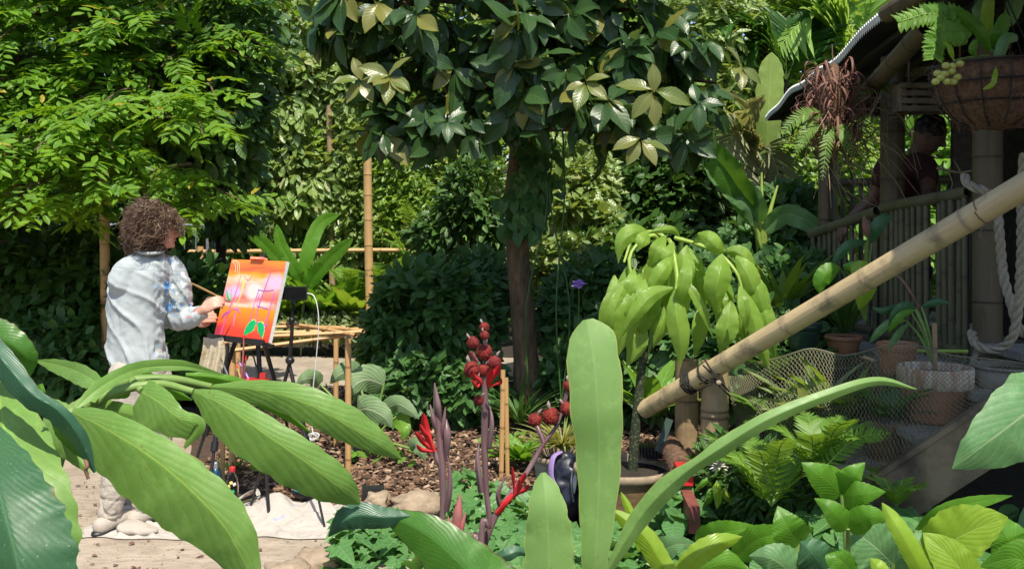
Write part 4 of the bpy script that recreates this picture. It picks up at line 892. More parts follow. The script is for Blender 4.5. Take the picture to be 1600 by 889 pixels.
# deck
dz = .86
mb = MB()
for k in range(24):
    y = 4.75+k*.165; mb.box((1.75+.04*k*0+2.1+.02*(k % 3), y, dz-.02), (3.6-.0*k, .155, .035), None)
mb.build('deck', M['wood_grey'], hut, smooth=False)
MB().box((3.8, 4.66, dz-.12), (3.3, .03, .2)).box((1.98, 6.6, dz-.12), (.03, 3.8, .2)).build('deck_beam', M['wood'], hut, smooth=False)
for k in range(30):
    y = 2.8+k*.24; MB().box((ev(y)+1.4, y, 2.70+.07), (2.7, .022, .02)).build('roof_lath', M['bam_hut'], hut, smooth=False)
mb = MB()
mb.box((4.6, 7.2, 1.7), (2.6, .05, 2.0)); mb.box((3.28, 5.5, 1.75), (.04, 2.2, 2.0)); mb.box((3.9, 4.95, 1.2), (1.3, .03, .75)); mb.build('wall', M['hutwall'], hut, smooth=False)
def railing(A, B, zt0, zt1, n, r, skip=(), zb=dz+.02, rail_r=.034):
    A, B = np.array(A), np.array(B); rl = bamboo('railing', vec(A[0], A[1], zt0), vec(B[0], B[1], zt1), rail_r, M['bam_grey'], hut, node=.4)
    bamboo('lower_rail', vec(A[0], A[1]+.05, zb+.05), vec(B[0], B[1]+.05, zb+.05), .028, M['bam_grey'], rl)
    for i in range(n):
        if i in skip: continue
        t = (i+.5)/n; p = A*(1-t)+B*t; z = zt0*(1-t)+zt1*t
        bamboo('baluster', vec(p[0], p[1]+random.uniform(-.01, .01), zb), vec(p[0]+random.uniform(-.008, .008), p[1], z-.015), r*random.uniform(.85, 1.12), M['bam_grey'], rl, seg=8, hollow=False)
a, b_ = on(1515, 300, 5.0), on(1380, 325, 5.85)
railing(a[:2], b_[:2], a[2], b_[2], 14, .0175, skip=(5,))
a, b_ = on(1372, 330, 5.95), on(1268, 366, 6.75)
railing(a[:2], b_[:2], a[2], b_[2], 12, .0175, skip=(2, 3))
a, b_ = on(1525, 240, 7.4), on(1310, 275, 8.2)
railing(a[:2], b_[:2], 1.95, 1.95, 14, .02)
# slatted crate hung under the roof
root = empty('slatted_shelf', on(1440, 172, 5.3), 'weathered slatted wooden shelf hanging left of the coir basket', 'shelf')
for i, py in enumerate((134, 146, 158, 170)):
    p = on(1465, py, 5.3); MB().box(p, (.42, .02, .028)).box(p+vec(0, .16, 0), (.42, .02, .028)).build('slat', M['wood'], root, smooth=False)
mb = MB()
for px in (1412, 1428): mb.box(on(px, 152, 5.33)+vec(0, .06, 0), (.03, .14, .15))
mb.build('side_board', M['wood'], root, smooth=False)
MB().tube([on(1420, 140, 5.35), on(1420, 60, 5.35)], .006, 6).tube([on(1500, 140, 5.35), on(1500, 40, 5.35)], .006, 6).build('hanger', M['twine'], root)

# stairs
root = empty('staircase', on(1480, 700, 4.1)*vec(1, 1, 0), 'weathered plank stairs with a broad sloping side board', 'staircase')
A0, A1 = on(1366, 799, 3.95), on(1680, 594, 3.72)
dd = nrm(A1-A0); up = nrm(np.cross(np.cross(dd, vec(0, 0, 1)), dd)); sd_ = np.cross(dd, up)
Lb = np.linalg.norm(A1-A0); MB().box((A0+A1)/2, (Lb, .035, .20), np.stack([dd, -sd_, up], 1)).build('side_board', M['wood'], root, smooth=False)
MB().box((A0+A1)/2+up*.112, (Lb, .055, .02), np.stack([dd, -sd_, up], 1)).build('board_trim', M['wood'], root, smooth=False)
for px, py, D, w in ((1370, 735, 4.2, .42), (1475, 672, 4.25, .42), (1575, 612, 4.3, .42), (1680, 560, 4.35, .45)):
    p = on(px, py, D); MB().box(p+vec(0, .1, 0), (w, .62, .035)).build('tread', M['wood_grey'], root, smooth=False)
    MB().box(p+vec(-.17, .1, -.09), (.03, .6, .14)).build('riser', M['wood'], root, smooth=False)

# ------------------------------------------------------------------ lever pole, posts, lashing
la, lb = on(1006, 640, 5.0), on(1640, 268, 3.45); lb = lb+(lb-la)*.35
mb = MB(); bamboo_mb(mb, la, lb, .046, .050, node=.42, seg=24, m2=0)
root = empty('bamboo_pole', la, 'thick yellow bamboo pole slanting up to the hut', 'pole')
mb.build('pole', M['bam_pole'], root)
dv = nrm(lb-la)
def ringband(c, ax, r, mat, parent, name='cord', th=.006, turns=1, seg=36, wid=.01, wob=.003):
    ax = nrm(ax); u = nrm(np.cross(ax, vec(0, 0, 1) if abs(ax[2]) < .9 else vec(1, 0, 0))); w = np.cross(ax, u); t = np.linspace(0, turns*2*math.pi, seg*turns+1)
    p = c+r*(np.cos(t)[:, None]*u+np.sin(t)[:, None]*w)+ax*(wid*(t/(2*math.pi)-turns/2))[:, None]+rng.normal(size=(len(t), 3))*wob*.3
    return MB().tube(p, th, 6).build(name, mat, parent)
q = la+dv*np.linalg.norm(on(1130, 560, 4.66)-la)
ringband(la+dv*.47, dv, .0485, M['blackrope'], root, 'binding', .005)
ringband(la+dv*2.02, dv, .0505, M['twine'], root, 'binding', .0025, 1)
MB().tube(spline([on(1526, 345, 3.66), on(1532, 358, 3.66), on(1530, 368, 3.66), on(1540, 380, 3.66)], 10), .0025, 5).build('loose_end', M['twine'], root)
crk = [la+dv*s_+vec(0, -.046, .003+.004*math.sin(s_*30)) for s_ in np.linspace(.0, .36, 12)]
MB().tube(crk, .0022, 5).build('crack', M['blackrope'], root)
pp_ = on(1118, 575, 4.72)
post = empty('bamboo_support_post', pp_*vec(1, 1, 0), 'stout bamboo post carrying the slanting pole', 'post')
mb = MB(); bamboo_mb(mb, pp_+vec(0, .02, .03), pp_*vec(1, 1, 0)+vec(0, .02, 0), .066, .07, node=.42, seg=24, off=.24); mb.build('post', M['bam_post'], post)
ringband(pp_+vec(0, .02, -.24), vec(0, 0, 1), .07, M['twine'], post, 'cord', .004, 2, wid=.006)
lash = empty('rope_lashing', pp_, 'black rope lashing where the slanting pole meets the post', 'rope')
for k in range(4): ringband(la+dv*(.345+.014*k), dv+vec(.08*k, 0, .05), .050, M['blackrope'], lash, 'cord', .0045)
for s_, e_ in (((1098, 570), (1140, 612)), ((1092, 600), (1138, 575)), ((1090, 585), (1125, 600)), ((1112, 592), (1142, 620)), ((1100, 560), (1118, 592)), ((1118, 592), (1090, 610))):
    a = on(*s_, 4.60); b = on(*e_, 4.60); MB().tube(spline([a, (a+b)/2+vec(0, -.02, 0), b+vec(0, .01, 0)], 9), .0045, 6).build('cord', M['blackrope'], lash)
MB().lathe(on(1122, 597, 4.59), [(0, .0), (.012, 0), (.012, .02), (0, .02)], 14, axis=rot_axes(vec(1, 0, 0), vec(0, 0, 1), vec(0, -1, 0))).build('bolt', M['rock'], lash)
p2 = on(1073, 562, 5.15)
tag(bamboo('bamboo_support_post', p2, p2*vec(1, 1, 0), .062, M['bam_post'], node=.36), 'rear bamboo post with frayed top, partly hidden by the pole', 'post')
# coir wrapped beam with red end, red plank
ca, cb = on(1042, 690, 5.3), on(1066, 732, 4.55); cb[2] = .43; ca[2] = .40
root = empty('coir_wrapped_beam', cb, 'coir-wrapped beam with a red painted end', 'beam')
mb = MB(); cp = spline([ca, (ca+cb)/2+vec(0, 0, .01), cb], 40); mb.tube(cp, .055+.006*np.sin(np.arange(40)*1.3), 14); mb.build('coir_wrap', M['coir'], root)
dd = nrm(cb-ca); MB().box(cb+dd*.05, (.075, .13, .085), rot_axes(np.cross(dd, vec(0, 0, 1)), dd, vec(0, 0, 1))).build('painted_end', M['red'], root, smooth=False)
mb = MB(); kx = 260; t_ = rng.random(kx); pc = ca+(cb-ca)*t_[:, None]
for i in range(kx):
    o = nrm(rng.normal(size=3)); mb.tube([pc[i]+o*.05, pc[i]+o*.07+rng.normal(size=3)*.012], .0012, 3, cap=False)
mb.build('loose_fibres', M['coir'], root)
a, b_ = on(1055, 752, 4.75), on(1085, 792, 4.25); a[2], b_[2] = .34, .29
dd = nrm(b_-a); tag(MB().box((a+b_)/2, (.05, np.linalg.norm(b_-a), .12), rot_axes(np.cross(dd, vec(0, 0, 1)), dd, vec(0, 0, 1))).box(a*.96+b_*.04+vec(0, .0, .064), (.052, .10, .006), rot_axes(np.cross(dd, vec(0, 0, 1)), dd, vec(0, 0, 1)), m=1).build('red_plank', [M['redwood'], M['red']], smooth=False), 'reddish-brown plank lying on edge beside the big brown pot', 'plank')
# brackets and trough under the coir beam
tag(MB().box(on(1073, 745, 4.9)*vec(1, 1, 0)+vec(.1, 0, .19), (.22, .18, .38)).build('dark_block', M['concrete'], smooth=False), 'dark block supporting the coir-wrapped beam', 'block')

# ------------------------------------------------------------------ thick rope loop
def twisted(path, r, mat, name, parent=None, seg=8, n=220, turns=None):
    """three-strand laid rope"""
    c = spline(path, n); T = nrm(np.gradient(c, axis=0)); u = nrm(np.cross(T[0], vec(0, 1, .1))); U = []
    for i in range(n): u = nrm(u-T[i]*np.dot(u, T[i])); U.append(u)
    U = np.array(U); Wv = np.cross(T, U); Ln = np.concatenate([[0], np.cumsum(np.linalg.norm(np.diff(c, axis=0), axis=1))])
    mb = MB(); pitch = r*7
    for k in range(3):
        a = Ln/pitch*2*math.pi+k*2.094; mb.tube(c+r*.5*(np.cos(a)[:, None]*U+np.sin(a)[:, None]*Wv), r*.56, 6)
    return mb.build(name, mat, parent)
root = empty('thick_rope', on(1570, 540, 4.3), 'thick pale rope hanging in loops round the hut post', 'rope')
twisted([on(*q) for q in ((1506, 275, 4.55), (1516, 290, 4.5), (1540, 300, 4.45), (1556, 318, 4.5), (1562, 370, 4.5), (1568, 430, 4.5), (1580, 475, 4.45), (1592, 512, 4.4), (1612, 530, 4.4))], .022, M['rope'], 'rope_length', root)
twisted([on(*q) for q in ((1600, 240, 4.2), (1597, 320, 4.2), (1596, 400, 4.25), (1592, 470, 4.3), (1584, 520, 4.35), (1568, 541, 4.4), (1545, 546, 4.45), (1525, 538, 4.5), (1518, 520, 4.6))], .022, M['rope'], 'rope_length', root)
twisted([on(*q) for q in ((1518, 520, 4.62), (1526, 545, 4.55), (1518, 575, 4.5), (1522, 600, 4.45))], .013, M['rope'], 'rope_tail', root, n=60)

# ------------------------------------------------------------------ netting
top = spline([on(*q) for q in ((1128, 572, 5.0), (1180, 565, 4.85), (1262, 548, 4.6), (1330, 552, 4.5), (1420, 538, 4.35), (1520, 560, 4.05), (1625, 570, 3.95))], 120)
bot = spline([on(*q) for q in ((1150, 690, 4.8), (1190, 705, 4.6), (1262, 735, 4.4), (1330, 752, 4.2), (1400, 742, 4.0), (1500, 672, 3.93), (1625, 600, 3.88))], 120)
def npt(u, v):
    i = np.clip(u, 0, 1)*119; i0 = np.minimum(i.astype(int), 118); f = (i-i0)[:, None]
    t = top[i0]*(1-f)+top[i0+1]*f; b = bot[i0]*(1-f)+bot[i0+1]*f; p = t*(1-v[:, None])+b*v[:, None]
    p[:, 1] += -.06*np.sin(v*math.pi)+.012*np.sin(u*40+v*6); p[:, 2] += .008*np.sin(u*23+v*9); return p
mb = MB(); NU, NV = 76, 20; asp = NV/NU
for s_ in (-1, 1):
    for k in range(-NV, NU+NV):
        v = np.linspace(0, 1, 41); u = (k+.5+s_*v*NV)/NU; zz = ((np.arange(41) % 2)-.5)*.25/NU; ok = (u > 0) & (u < 1)
        if ok.sum() < 3: continue
        mb.tube(npt((u+zz)[ok], v[ok]), .0013, 3, cap=False)
mb.tube(npt(np.linspace(0, 1, 90), np.zeros(90)), .003, 5); mb.tube(npt(np.linspace(0, 1, 90), np.ones(90)), .003, 5)
tag(mb.build('netting', M['net']), 'olive diamond-mesh netting stretched in front of stairs and pots', 'net')

# ------------------------------------------------------------------ pots
def pot(name, lab, px, py_top, D, r, h, mat='terra', rim='terra', group=None, rimh=.25, taper=.72, soil=True, bellied=False, zb=None):
    c = P(px, py_top, D)
    zb = c[2]-h; root = empty(name, (c[0], c[1], zb), lab, 'pot', group)
    ts = np.linspace(0, 1, 12)
    if bellied: pr = [(r*(.62+.42*math.sin(.25+t*2.1)), t*h*.93) for t in ts]
    else: pr = [(r*(taper+(.93-taper)*t), t*h*(1-rimh)) for t in ts]
    re = pr[-1][0]; MB().lathe((c[0], c[1], zb), [(0, .002)]+pr+[(re*.9, pr[-1][1]), (re*.85, h*.2)], 36).build('body', M[mat], root)
    y0 = pr[-1][1]-.004
    MB().lathe((c[0], c[1], zb), [(re*.985, y0), (r, y0+.006), (r*1.01, h-.012), (r*.985, h), (r*.93, h), (r*.91, h-.01), (r*.88, y0)], 36).build('rim', M[rim], root)
    if soil:
        MB().lathe((c[0], c[1], zb), [(0, h*.86+.012), (r*.5, h*.87), (r*.9, h*.85)], 24).build('soil', M['soil'], root)
    return c
pk = 'plant pots round the hut stairs'
pot('terracotta_pot', 'large terracotta pot with white crusted rim on the upper step', 1461, 572, 4.36, .163, .245, 'terra', 'terra_rim', pk, rimh=.36)
pot('terracotta_pot', 'small terracotta pot on the deck under the mottled leaves', 1318, 524, 5.6, .105, .10, 'terra', 'terra', pk)
pot('green_pot', 'dark green plastic pot behind the slanting pole', 1256, 505, 5.5, .10, .15, 'greenpot', 'greenpot', pk)
pot('clay_pot', 'brown pot with leafy plant behind the netting', 1402, 535, 4.85, .10, .16, 'terra', 'terra', pk)
pot('dark_clay_pot', 'shaded brown pot on the lowest step behind the netting', 1385, 655, 4.35, .10, .22, 'glazed', 'glazed', pk)
pot('terracotta_pot', 'broken-rimmed terracotta pot among the ferns left of the net', 1213, 712, 4.5, .105, .20, 'terra', 'terra', pk)
pot('terracotta_pot', 'terracotta pot half hidden by fern fronds beside the steps', 1262, 708, 4.55, .085, .2, 'terra', 'terra_rim', pk)
pot('round_urn', 'rounded dark grey urn at the right edge of the steps', 1578, 570, 4.35, .16, .18, 'concrete', 'concrete', pk, bellied=True)
pot('concrete_planter', 'grey concrete planter with grassy plant beside the backpack', 876, 708, 5.45, .165, .30, 'concrete', 'glazed_rim', None, rimh=.12)
pot('glazed_pot', 'wide brown glazed pot holding the drooping plant', 975, 726, 5.0, .262, .26, 'glazed', 'glazed_rim', None, rimh=.16, taper=.8)
# black folding rack standing in the glazed pot
root = empty('black_rack', on(1022, 705, 5.0), 'black slatted plastic rack leaning behind the brown pot rim', 'rack')
a, b_ = on(1003, 708, 5.12), on(1040, 694, 5.0)
mb = MB()
for k in range(9): mb.box(on(996+5*k, 703, 5.1), (.012, .10, .05), None)
mb.box(on(1016, 713, 5.1), (.17, .12, .012)); mb.build('base', M['black'], root, smooth=False)
MB().tube([on(1028, 706, 5.05), on(1046, 655, 5.1)], .028, 4).build('arm', M['greenpot'], root, smooth=False)

# ------------------------------------------------------------------ drooping plant in the glazed pot
c = on(990, 720, 5.0); dp = empty('drooping_plant', c, 'speckled-stem plant with large drooping lime-green leaves', 'plant')
MB().tube(spline([on(*q) for q in ((988, 742, 5.0), (992, 680, 5.0), (1000, 600, 5.0), (1008, 530, 5.0), (1010, 450, 5.05), (1030, 385, 5.05))], 40), [.027, .026, .023, .02, .018, .012], 12).build('trunk', M['bark_spot'], dp)
MB().tube(spline([on(*q) for q in ((1005, 560, 5.02), (1040, 480, 5.1), (1060, 420, 5.1), (1065, 372, 5.05))], 24), [.02, .012], 10).build('branch', M['stem'], dp)
for q in (((1030, 385, 5.05), (1022, 368, 5.0), (1000, 378, 4.95), (983, 405, 4.9), (990, 440, 4.88), (1000, 455, 4.88)), ((1045, 375, 5.03), (1050, 385, 4.9), (1058, 430, 4.82), (1056, 452, 4.8)), ((1055, 372, 5.05), (1090, 382, 4.95), (1125, 398, 4.85), (1150, 425, 4.8), (1160, 455, 4.8)), ((1040, 372, 5.05), (1020, 362, 5.1), (990, 372, 5.15), (975, 410, 5.1))):
    stalk(q, [.012, .010, .007], M['stem_lime'], dp, 'branch')
W_ = 'L_droop'
for i, (sp, wl, wr, sh) in enumerate([
    ([(998, 446, 4.88), (985, 480, 4.82), (975, 520, 4.82), (962, 562, 4.86)], 20, 22, 'oval'),
    ([(1052, 450, 4.78), (1018, 462, 4.7), (992, 492, 4.68), (968, 530, 4.74)], 13, 15, 'oval'),
    ([(1056, 450, 4.8), (1057, 490, 4.74), (1064, 535, 4.74), (1062, 575, 4.78)], 17, 18, 'oval'),
    ([(1066, 432, 4.82), (1085, 460, 4.78), (1100, 490, 4.78), (1115, 530, 4.82)], 8, 8, 'lance'),
    ([(1128, 398, 4.78), (1124, 425, 4.7), (1119, 455, 4.7), (1123, 492, 4.76)], 21, 22, 'oval'),
    ([(1161, 452, 4.78), (1175, 490, 4.74), (1190, 540, 4.74), (1206, 592, 4.8)], 13, 14, 'oval'),
    ([(1143, 470, 4.86), (1138, 500, 4.82), (1132, 528, 4.82), (1124, 552, 4.86)], 19, 18, 'oval'),
    ([(1015, 366, 4.98), (990, 364, 4.92), (972, 380, 4.9), (966, 412, 4.92)], 13, 16, 'oval'),
    ([(1012, 362, 4.9), (1004, 376, 4.84), (1000, 390, 4.84)], 12, 12, 'oval'),
    ([(1040, 368, 4.95), (1030, 385, 4.86), (1022, 402, 4.86), (1012, 418, 4.9)], 12, 13, 'oval'),
    ([(1050, 378, 4.9), (1045, 395, 4.83), (1038, 410, 4.83), (1028, 422, 4.88)], 9, 10, 'oval'),
    ([(1052, 400, 4.84), (1038, 420, 4.76), (1022, 445, 4.76), (1012, 470, 4.8)], 13, 14, 'oval'),
    ([(1082, 380, 4.92), (1105, 370, 4.86), (1120, 378, 4.84), (1140, 395, 4.86)], 9, 9, 'oval'),
    ([(1130, 392, 4.9), (1155, 395, 4.86), (1170, 415, 4.86), (1180, 455, 4.92)], 13, 14, 'oval'),
    ([(984, 412, 4.95), (975, 445, 4.9), (967, 480, 4.9), (958, 528, 4.95)], 10, 12, 'oval'),
    ([(1000, 500, 4.98), (998, 525, 4.95), (990, 550, 4.95), (978, 574, 4.98)], 17, 16, 'oval'),
    ([(1062, 370, 5.0), (1050, 360, 4.95), (1030, 360, 4.92), (1008, 366, 4.95)], 6, 7, 'oval'),
    ([(1070, 385, 4.95), (1080, 400, 4.9), (1092, 412, 4.88), (1100, 432, 4.9)], 9, 9, 'oval'),
    ([(1100, 470, 5.0), (1096, 500, 4.96), (1092, 530, 4.96), (1084, 560, 5.0)], 12, 14, 'oval'),
    ([(1085, 400, 5.0), (1080, 430, 4.96), (1078, 450, 4.96), (1070, 480, 5.0)], 12, 12, 'oval'),
    ([(1040, 478, 4.95), (1036, 500, 4.92), (1030, 520, 4.92), (1020, 545, 4.95)], 13, 13, 'oval'),
    ([(1020, 452, 4.96), (1014, 480, 4.94), (1008, 505, 4.94), (1000, 530, 4.96)], 14, 14, 'oval'),
    ([(1160, 462, 4.9), (1158, 490, 4.88), (1160, 515, 4.88), (1166, 548, 4.92)], 12, 12, 'oval'),
    ([(1175, 440, 4.95), (1182, 470, 4.92), (1186, 500, 4.92), (1188, 530, 4.95)], 10, 10, 'oval')]):
    blade(sp, prof('pointed', wl*1.02, wr*1.02), M[W_], dp, fold=.45 if i % 3 else -.35, wave=.06, seed=i, n=26, cols=6)

for k, (x0, y0, x1, y1, w_) in enumerate([(1172, 425, 1198, 520, 15), (1178, 450, 1212, 560, 14), (1150, 400, 1186, 480, 17), (1166, 470, 1196, 575, 15), (960, 430, 948, 540, 15), (1090, 365, 1130, 400, 14)]):
    blade([(x0, y0, 4.86), ((x0*2+x1)/3+4, (y0*2+y1)/3-4, 4.8), ((x0+x1*2)/3+4, (y0+y1*2)/3, 4.8), (x1, y1, 4.86)], prof('pointed', w_, w_), M[W_], dp, fold=.35, wave=.07, seed=500+k, n=24, cols=6)
r3 = np.random.default_rng(77)
for i in range(40):     # further hanging leaves filling the clump
    a = r3.random()*3.14159; px = 1068+math.cos(a)*r3.uniform(40, 108); py = 478-math.sin(a)*r3.uniform(55, 108); D = 4.98+.22*r3.normal()*.6; ln = r3.uniform(60, 105); dx = (px-1068)*.12+r3.normal()*8
    blade([(px, py, D), (px+dx*.6, py+ln*.3, D-.05), (px+dx, py+ln*.65, D-.05), (px+dx*1.1, py+ln, D)], prof('pointed', r3.uniform(9, 14), r3.uniform(9, 14)), M[W_], dp, fold=r3.choice([.5, -.4]), wave=.07, seed=400+i, n=22, cols=5)
# ------------------------------------------------------------------ leafy things round the stairs
def leafset(name, lab, cat, base, leaves, group=None, stem_r=(.008, .004), stem='stem'):
    b = P(*base); root = empty(name, b, lab, cat, group)
    for i, s_ in enumerate(leaves):
        sp, wl, wr, mt = s_[:4]; sh = s_[4] if len(s_) > 4 else 'oval'
        blade(sp, prof(sh, wl, wr), M[mt], root, fold=s_[5] if len(s_) > 5 else .25, wave=.05, seed=i+int(base[0]), n=26, cols=6)
        s0 = P(*sp[0]); MB().tube(spline([b, (b+s0)/2+vec(0, 0, .03), s0], 10), stem_r, 6).build('leaf_stalk', M[stem], root)
    return root
leafset('potted_shrub', 'large-leaved shrub standing before the left railing', 'plant', (1352, 500, 5.0), [
    ([(1352, 380, 4.9), (1330, 382, 4.85), (1312, 398, 4.85), (1300, 420, 4.88)], 8, 9, 'L_deep'),
    ([(1362, 380, 4.9), (1368, 360, 4.85), (1380, 345, 4.85), (1397, 338, 4.88)], 12, 11, 'L_deep'),
    ([(1355, 372, 4.85), (1354, 360, 4.83), (1352, 350, 4.83), (1350, 336, 4.85)], 6, 6, 'dead'),
    ([(1312, 418, 4.86), (1295, 425, 4.84), (1283, 440, 4.84), (1280, 458, 4.86)], 14, 16, 'L_fresh'),
    ([(1330, 415, 4.8), (1345, 425, 4.76), (1352, 450, 4.76), (1342, 484, 4.8)], 20, 22, 'L_lime'),
    ([(1318, 415, 4.82), (1332, 416, 4.8), (1350, 415, 4.8), (1372, 425, 4.82)], 8, 9, 'L_fresh')])
MB().tube(spline([on(1394, 425, 4.6), on(1408, 440, 4.6), on(1425, 465, 4.6), on(1436, 485, 4.6)], 10), [.007, .008, .006], 8)
root = leafset('potted_shrub', 'dark-leaved plant bending over the large terracotta pot', 'plant', (1462, 575, 4.36), [
    ([(1440, 480, 4.4), (1455, 474, 4.38), (1468, 472, 4.38), (1486, 474, 4.4)], 6, 6, 'L_deep'),
    ([(1432, 482, 4.45), (1415, 478, 4.4), (1400, 488, 4.4), (1388, 510, 4.42)], 7, 8, 'L_deep'),
    ([(1430, 484, 4.4), (1410, 492, 4.38), (1398, 505, 4.38), (1388, 520, 4.4)], 6, 7, 'L_fresh'),
    ([(1425, 490, 4.45), (1400, 482, 4.45), (1380, 486, 4.45), (1362, 480, 4.48)], 6, 6, 'L_deep'),
    ([(1415, 500, 4.5), (1390, 505, 4.46), (1372, 520, 4.46), (1358, 536, 4.5)], 7, 7, 'L_ear'),
    ([(1435, 495, 4.5), (1445, 510, 4.46), (1442, 520, 4.46), (1432, 532, 4.5)], 5, 5, 'L_deep'),
    ([(1420, 505, 4.55), (1405, 520, 4.5), (1395, 535, 4.5), (1388, 545, 4.5)], 6, 6, 'L_ear')])
stalk(((1394, 425, 4.6), (1410, 438, 4.55), (1425, 460, 4.5), (1437, 482, 4.45)), [.006, .007, .005], M['dead'], root, 'bare_stem')
bamboo('stake', on(1460, 505, 4.34), on(1461, 580, 4.36), .012, M['bam_post'], root, seg=8)
tag(bamboo('green_bamboo_stick', on(1432, 548, 4.5), on(1512, 549, 4.5), .009, M['stem_lime'], seg=8), 'short green bamboo stick lying behind the terracotta rim', 'stick')
ck = 'leafy plants in the shade of the netting'
straps('yellow-flecked plant behind the netting', 1320, 660, 4.55, 34, .34, .22, 'strap', group=ck, seed=20, spread=.9)
straps('cream and green leaved plant left of the netted pots', 1270, 660, 4.6, 26, .34, .24, 'varieg', group=ck, seed=21, spread=.9)
straps('grey-green leaved plant in the pot on the lowest step', 1392, 652, 4.4, 26, .30, .24, 'cover', group=ck, seed=22, spread=1.2)
straps('narrow-leaved plant beside the hut post at left', 1320, 520, 5.6, 30, .34, .08, 'dim', group=ck, seed=23, spread=.5)
straps('dark clump under the slanting pole', 1230, 600, 5.4, 34, .42, .2, 'shrub', group=ck, seed=24, spread=.9)
straps('lime clump behind the rear bamboo post', 1220, 500, 6.2, 24, .5, .14, 'strap', group=ck, seed=25, spread=.6)
straps('leafy clump left of the drooping plant stem', 1020, 650, 5.7, 26, .42, .25, 'cover2', group=ck, seed=26, spread=.9)
straps('striped grassy plant in the concrete planter', 880, 700, 5.42, 190, .26, .05, 'stripe', seed=27, spread=1.3, name='striped_grass_plant')
straps('green rosettes at the foot of the twin bamboo stakes', 815, 720, 6.2, 60, .22, .3, 'cover2', seed=28, spread=1.3, name='rosette_plant')
straps('dark strappy plant at the foot of the brown trunk', 812, 660, 7.25, 70, .42, .07, 'shrub', seed=29, spread=1.0, name='strappy_plant')
fern('bright fern arching over the lowest step', 1275, 735, 4.0, 9, .34, .085, seed=11, group='ferns below the hut')
fern('fern in front of the broken terracotta pot', 1205, 790, 4.0, 12, .42, .085, seed=12, group='ferns below the hut')
fern('fern behind the net at left', 1215, 690, 4.7, 9, .36, .08, seed=13, group='ferns below the hut')
fern('small fern against the stair side board', 1400, 790, 3.85, 6, .2, .06, seed=14, group='ferns below the hut')
fl = empty('bright_fern_frond', on(1285, 745, 3.9), 'single lime fern frond curving across the netting', 'fern')
mb = MB(); frond_mb(mb, on(1283, 735, 3.9), on(1390, 676, 3.8), .05, 22, .055, TP2, updir=(0, -1, .3), rachis=.003, vee=0, wide=1.1); mb.build('frond', [M['cover2'], M['stem_lime']], fl)
shrub('leafy_shrub', 'dark fine-leaved shrub under the stairs and pots', [E(1250, 770, 4.35, .3, .2, .2), E(1160, 740, 4.5, .22, .2, .2), E(1330, 800, 4.2, .25, .2, .12)], 2600, HXn, .07, M['dim'], None, stems=9, r=.006)
shrub('leafy_shrub', 'shaded shrub filling the gap below the hut railing', [E(1190, 560, 6.0, .45, .3, .35), E(1120, 540, 6.2, .35, .3, .4), E(1240, 480, 6.6, .3, .3, .4)], 3800, FN, .10, M['shrub'], None, stems=9, r=.01)

# ------------------------------------------------------------------ hanging basket
bc = on(1555, 105, 4.1); hbk = empty('hanging_basket', bc-vec(0, 0, .27), 'coir-lined wire hanging basket at upper right', 'basket')
pr = [(.0, -.265), (.10, -.26), (.17, -.22), (.215, -.15), (.24, -.07), (.25, 0), (.235, .01), (.2, -.03), (0, -.05)]
mb = MB().lathe(bc, pr, 48); me_ = mb.mesh('liner', [M['coir']])
n_ = len(me_.vertices); co = np.empty(n_*3, np.float32); me_.vertices.foreach_get('co', co); co = co.reshape(-1, 3)
ns = np.array([noise.fractal(Vector(q*14), 1, 2, 3) for q in co]); co += (co-bc)*(ns*.05)[:, None]; me_.vertices.foreach_set('co', co.ravel()); link('coir_liner', me_, hbk)
fb = MB()
for i in range(1300):
    z = -.26+.27*rng.random(); a = rng.random()*6.28; r = np.interp(z, [-.265, -.26, -.22, -.15, -.07, 0], [.02, .10, .17, .215, .24, .25]); q = bc+vec(math.cos(a)*r, math.sin(a)*r, z); o_ = vec(math.cos(a), math.sin(a), -.2); e = q+o_*.012*rng.random()+rng.normal(size=3)*.02
    fb.tube([q, (q+e)/2+o_*.008, e], .0009, 3, cap=False)
fb.build('coir_fibres', M['dead'], hbk)
wires = MB()
for k in range(14):
    a = k*2*math.pi/14; wires.tube(spline([bc+vec(math.cos(a)*r*1.05, math.sin(a)*r*1.05, z) for r, z in pr[1:6]], 14), .0035, 6)
for r, z in ((.263, -.005), (.25, -.08), (.215, -.16)): ang = np.linspace(0, 2*math.pi, 41); wires.tube(np.stack([bc[0]+r*1.04*np.cos(ang), bc[1]+r*1.04*np.sin(ang), np.full(41, bc[2]+z)], 1), .004, 6)
wires.build('wire_frame', M['blackmetal'], hbk)
for k in range(3):
    a = k*2.094+.6; MB().tube([bc+vec(math.cos(a)*.26, math.sin(a)*.26, 0), bc+vec(0, 0, .40)], .003, 5).build('chain', M['blackmetal'], hbk)
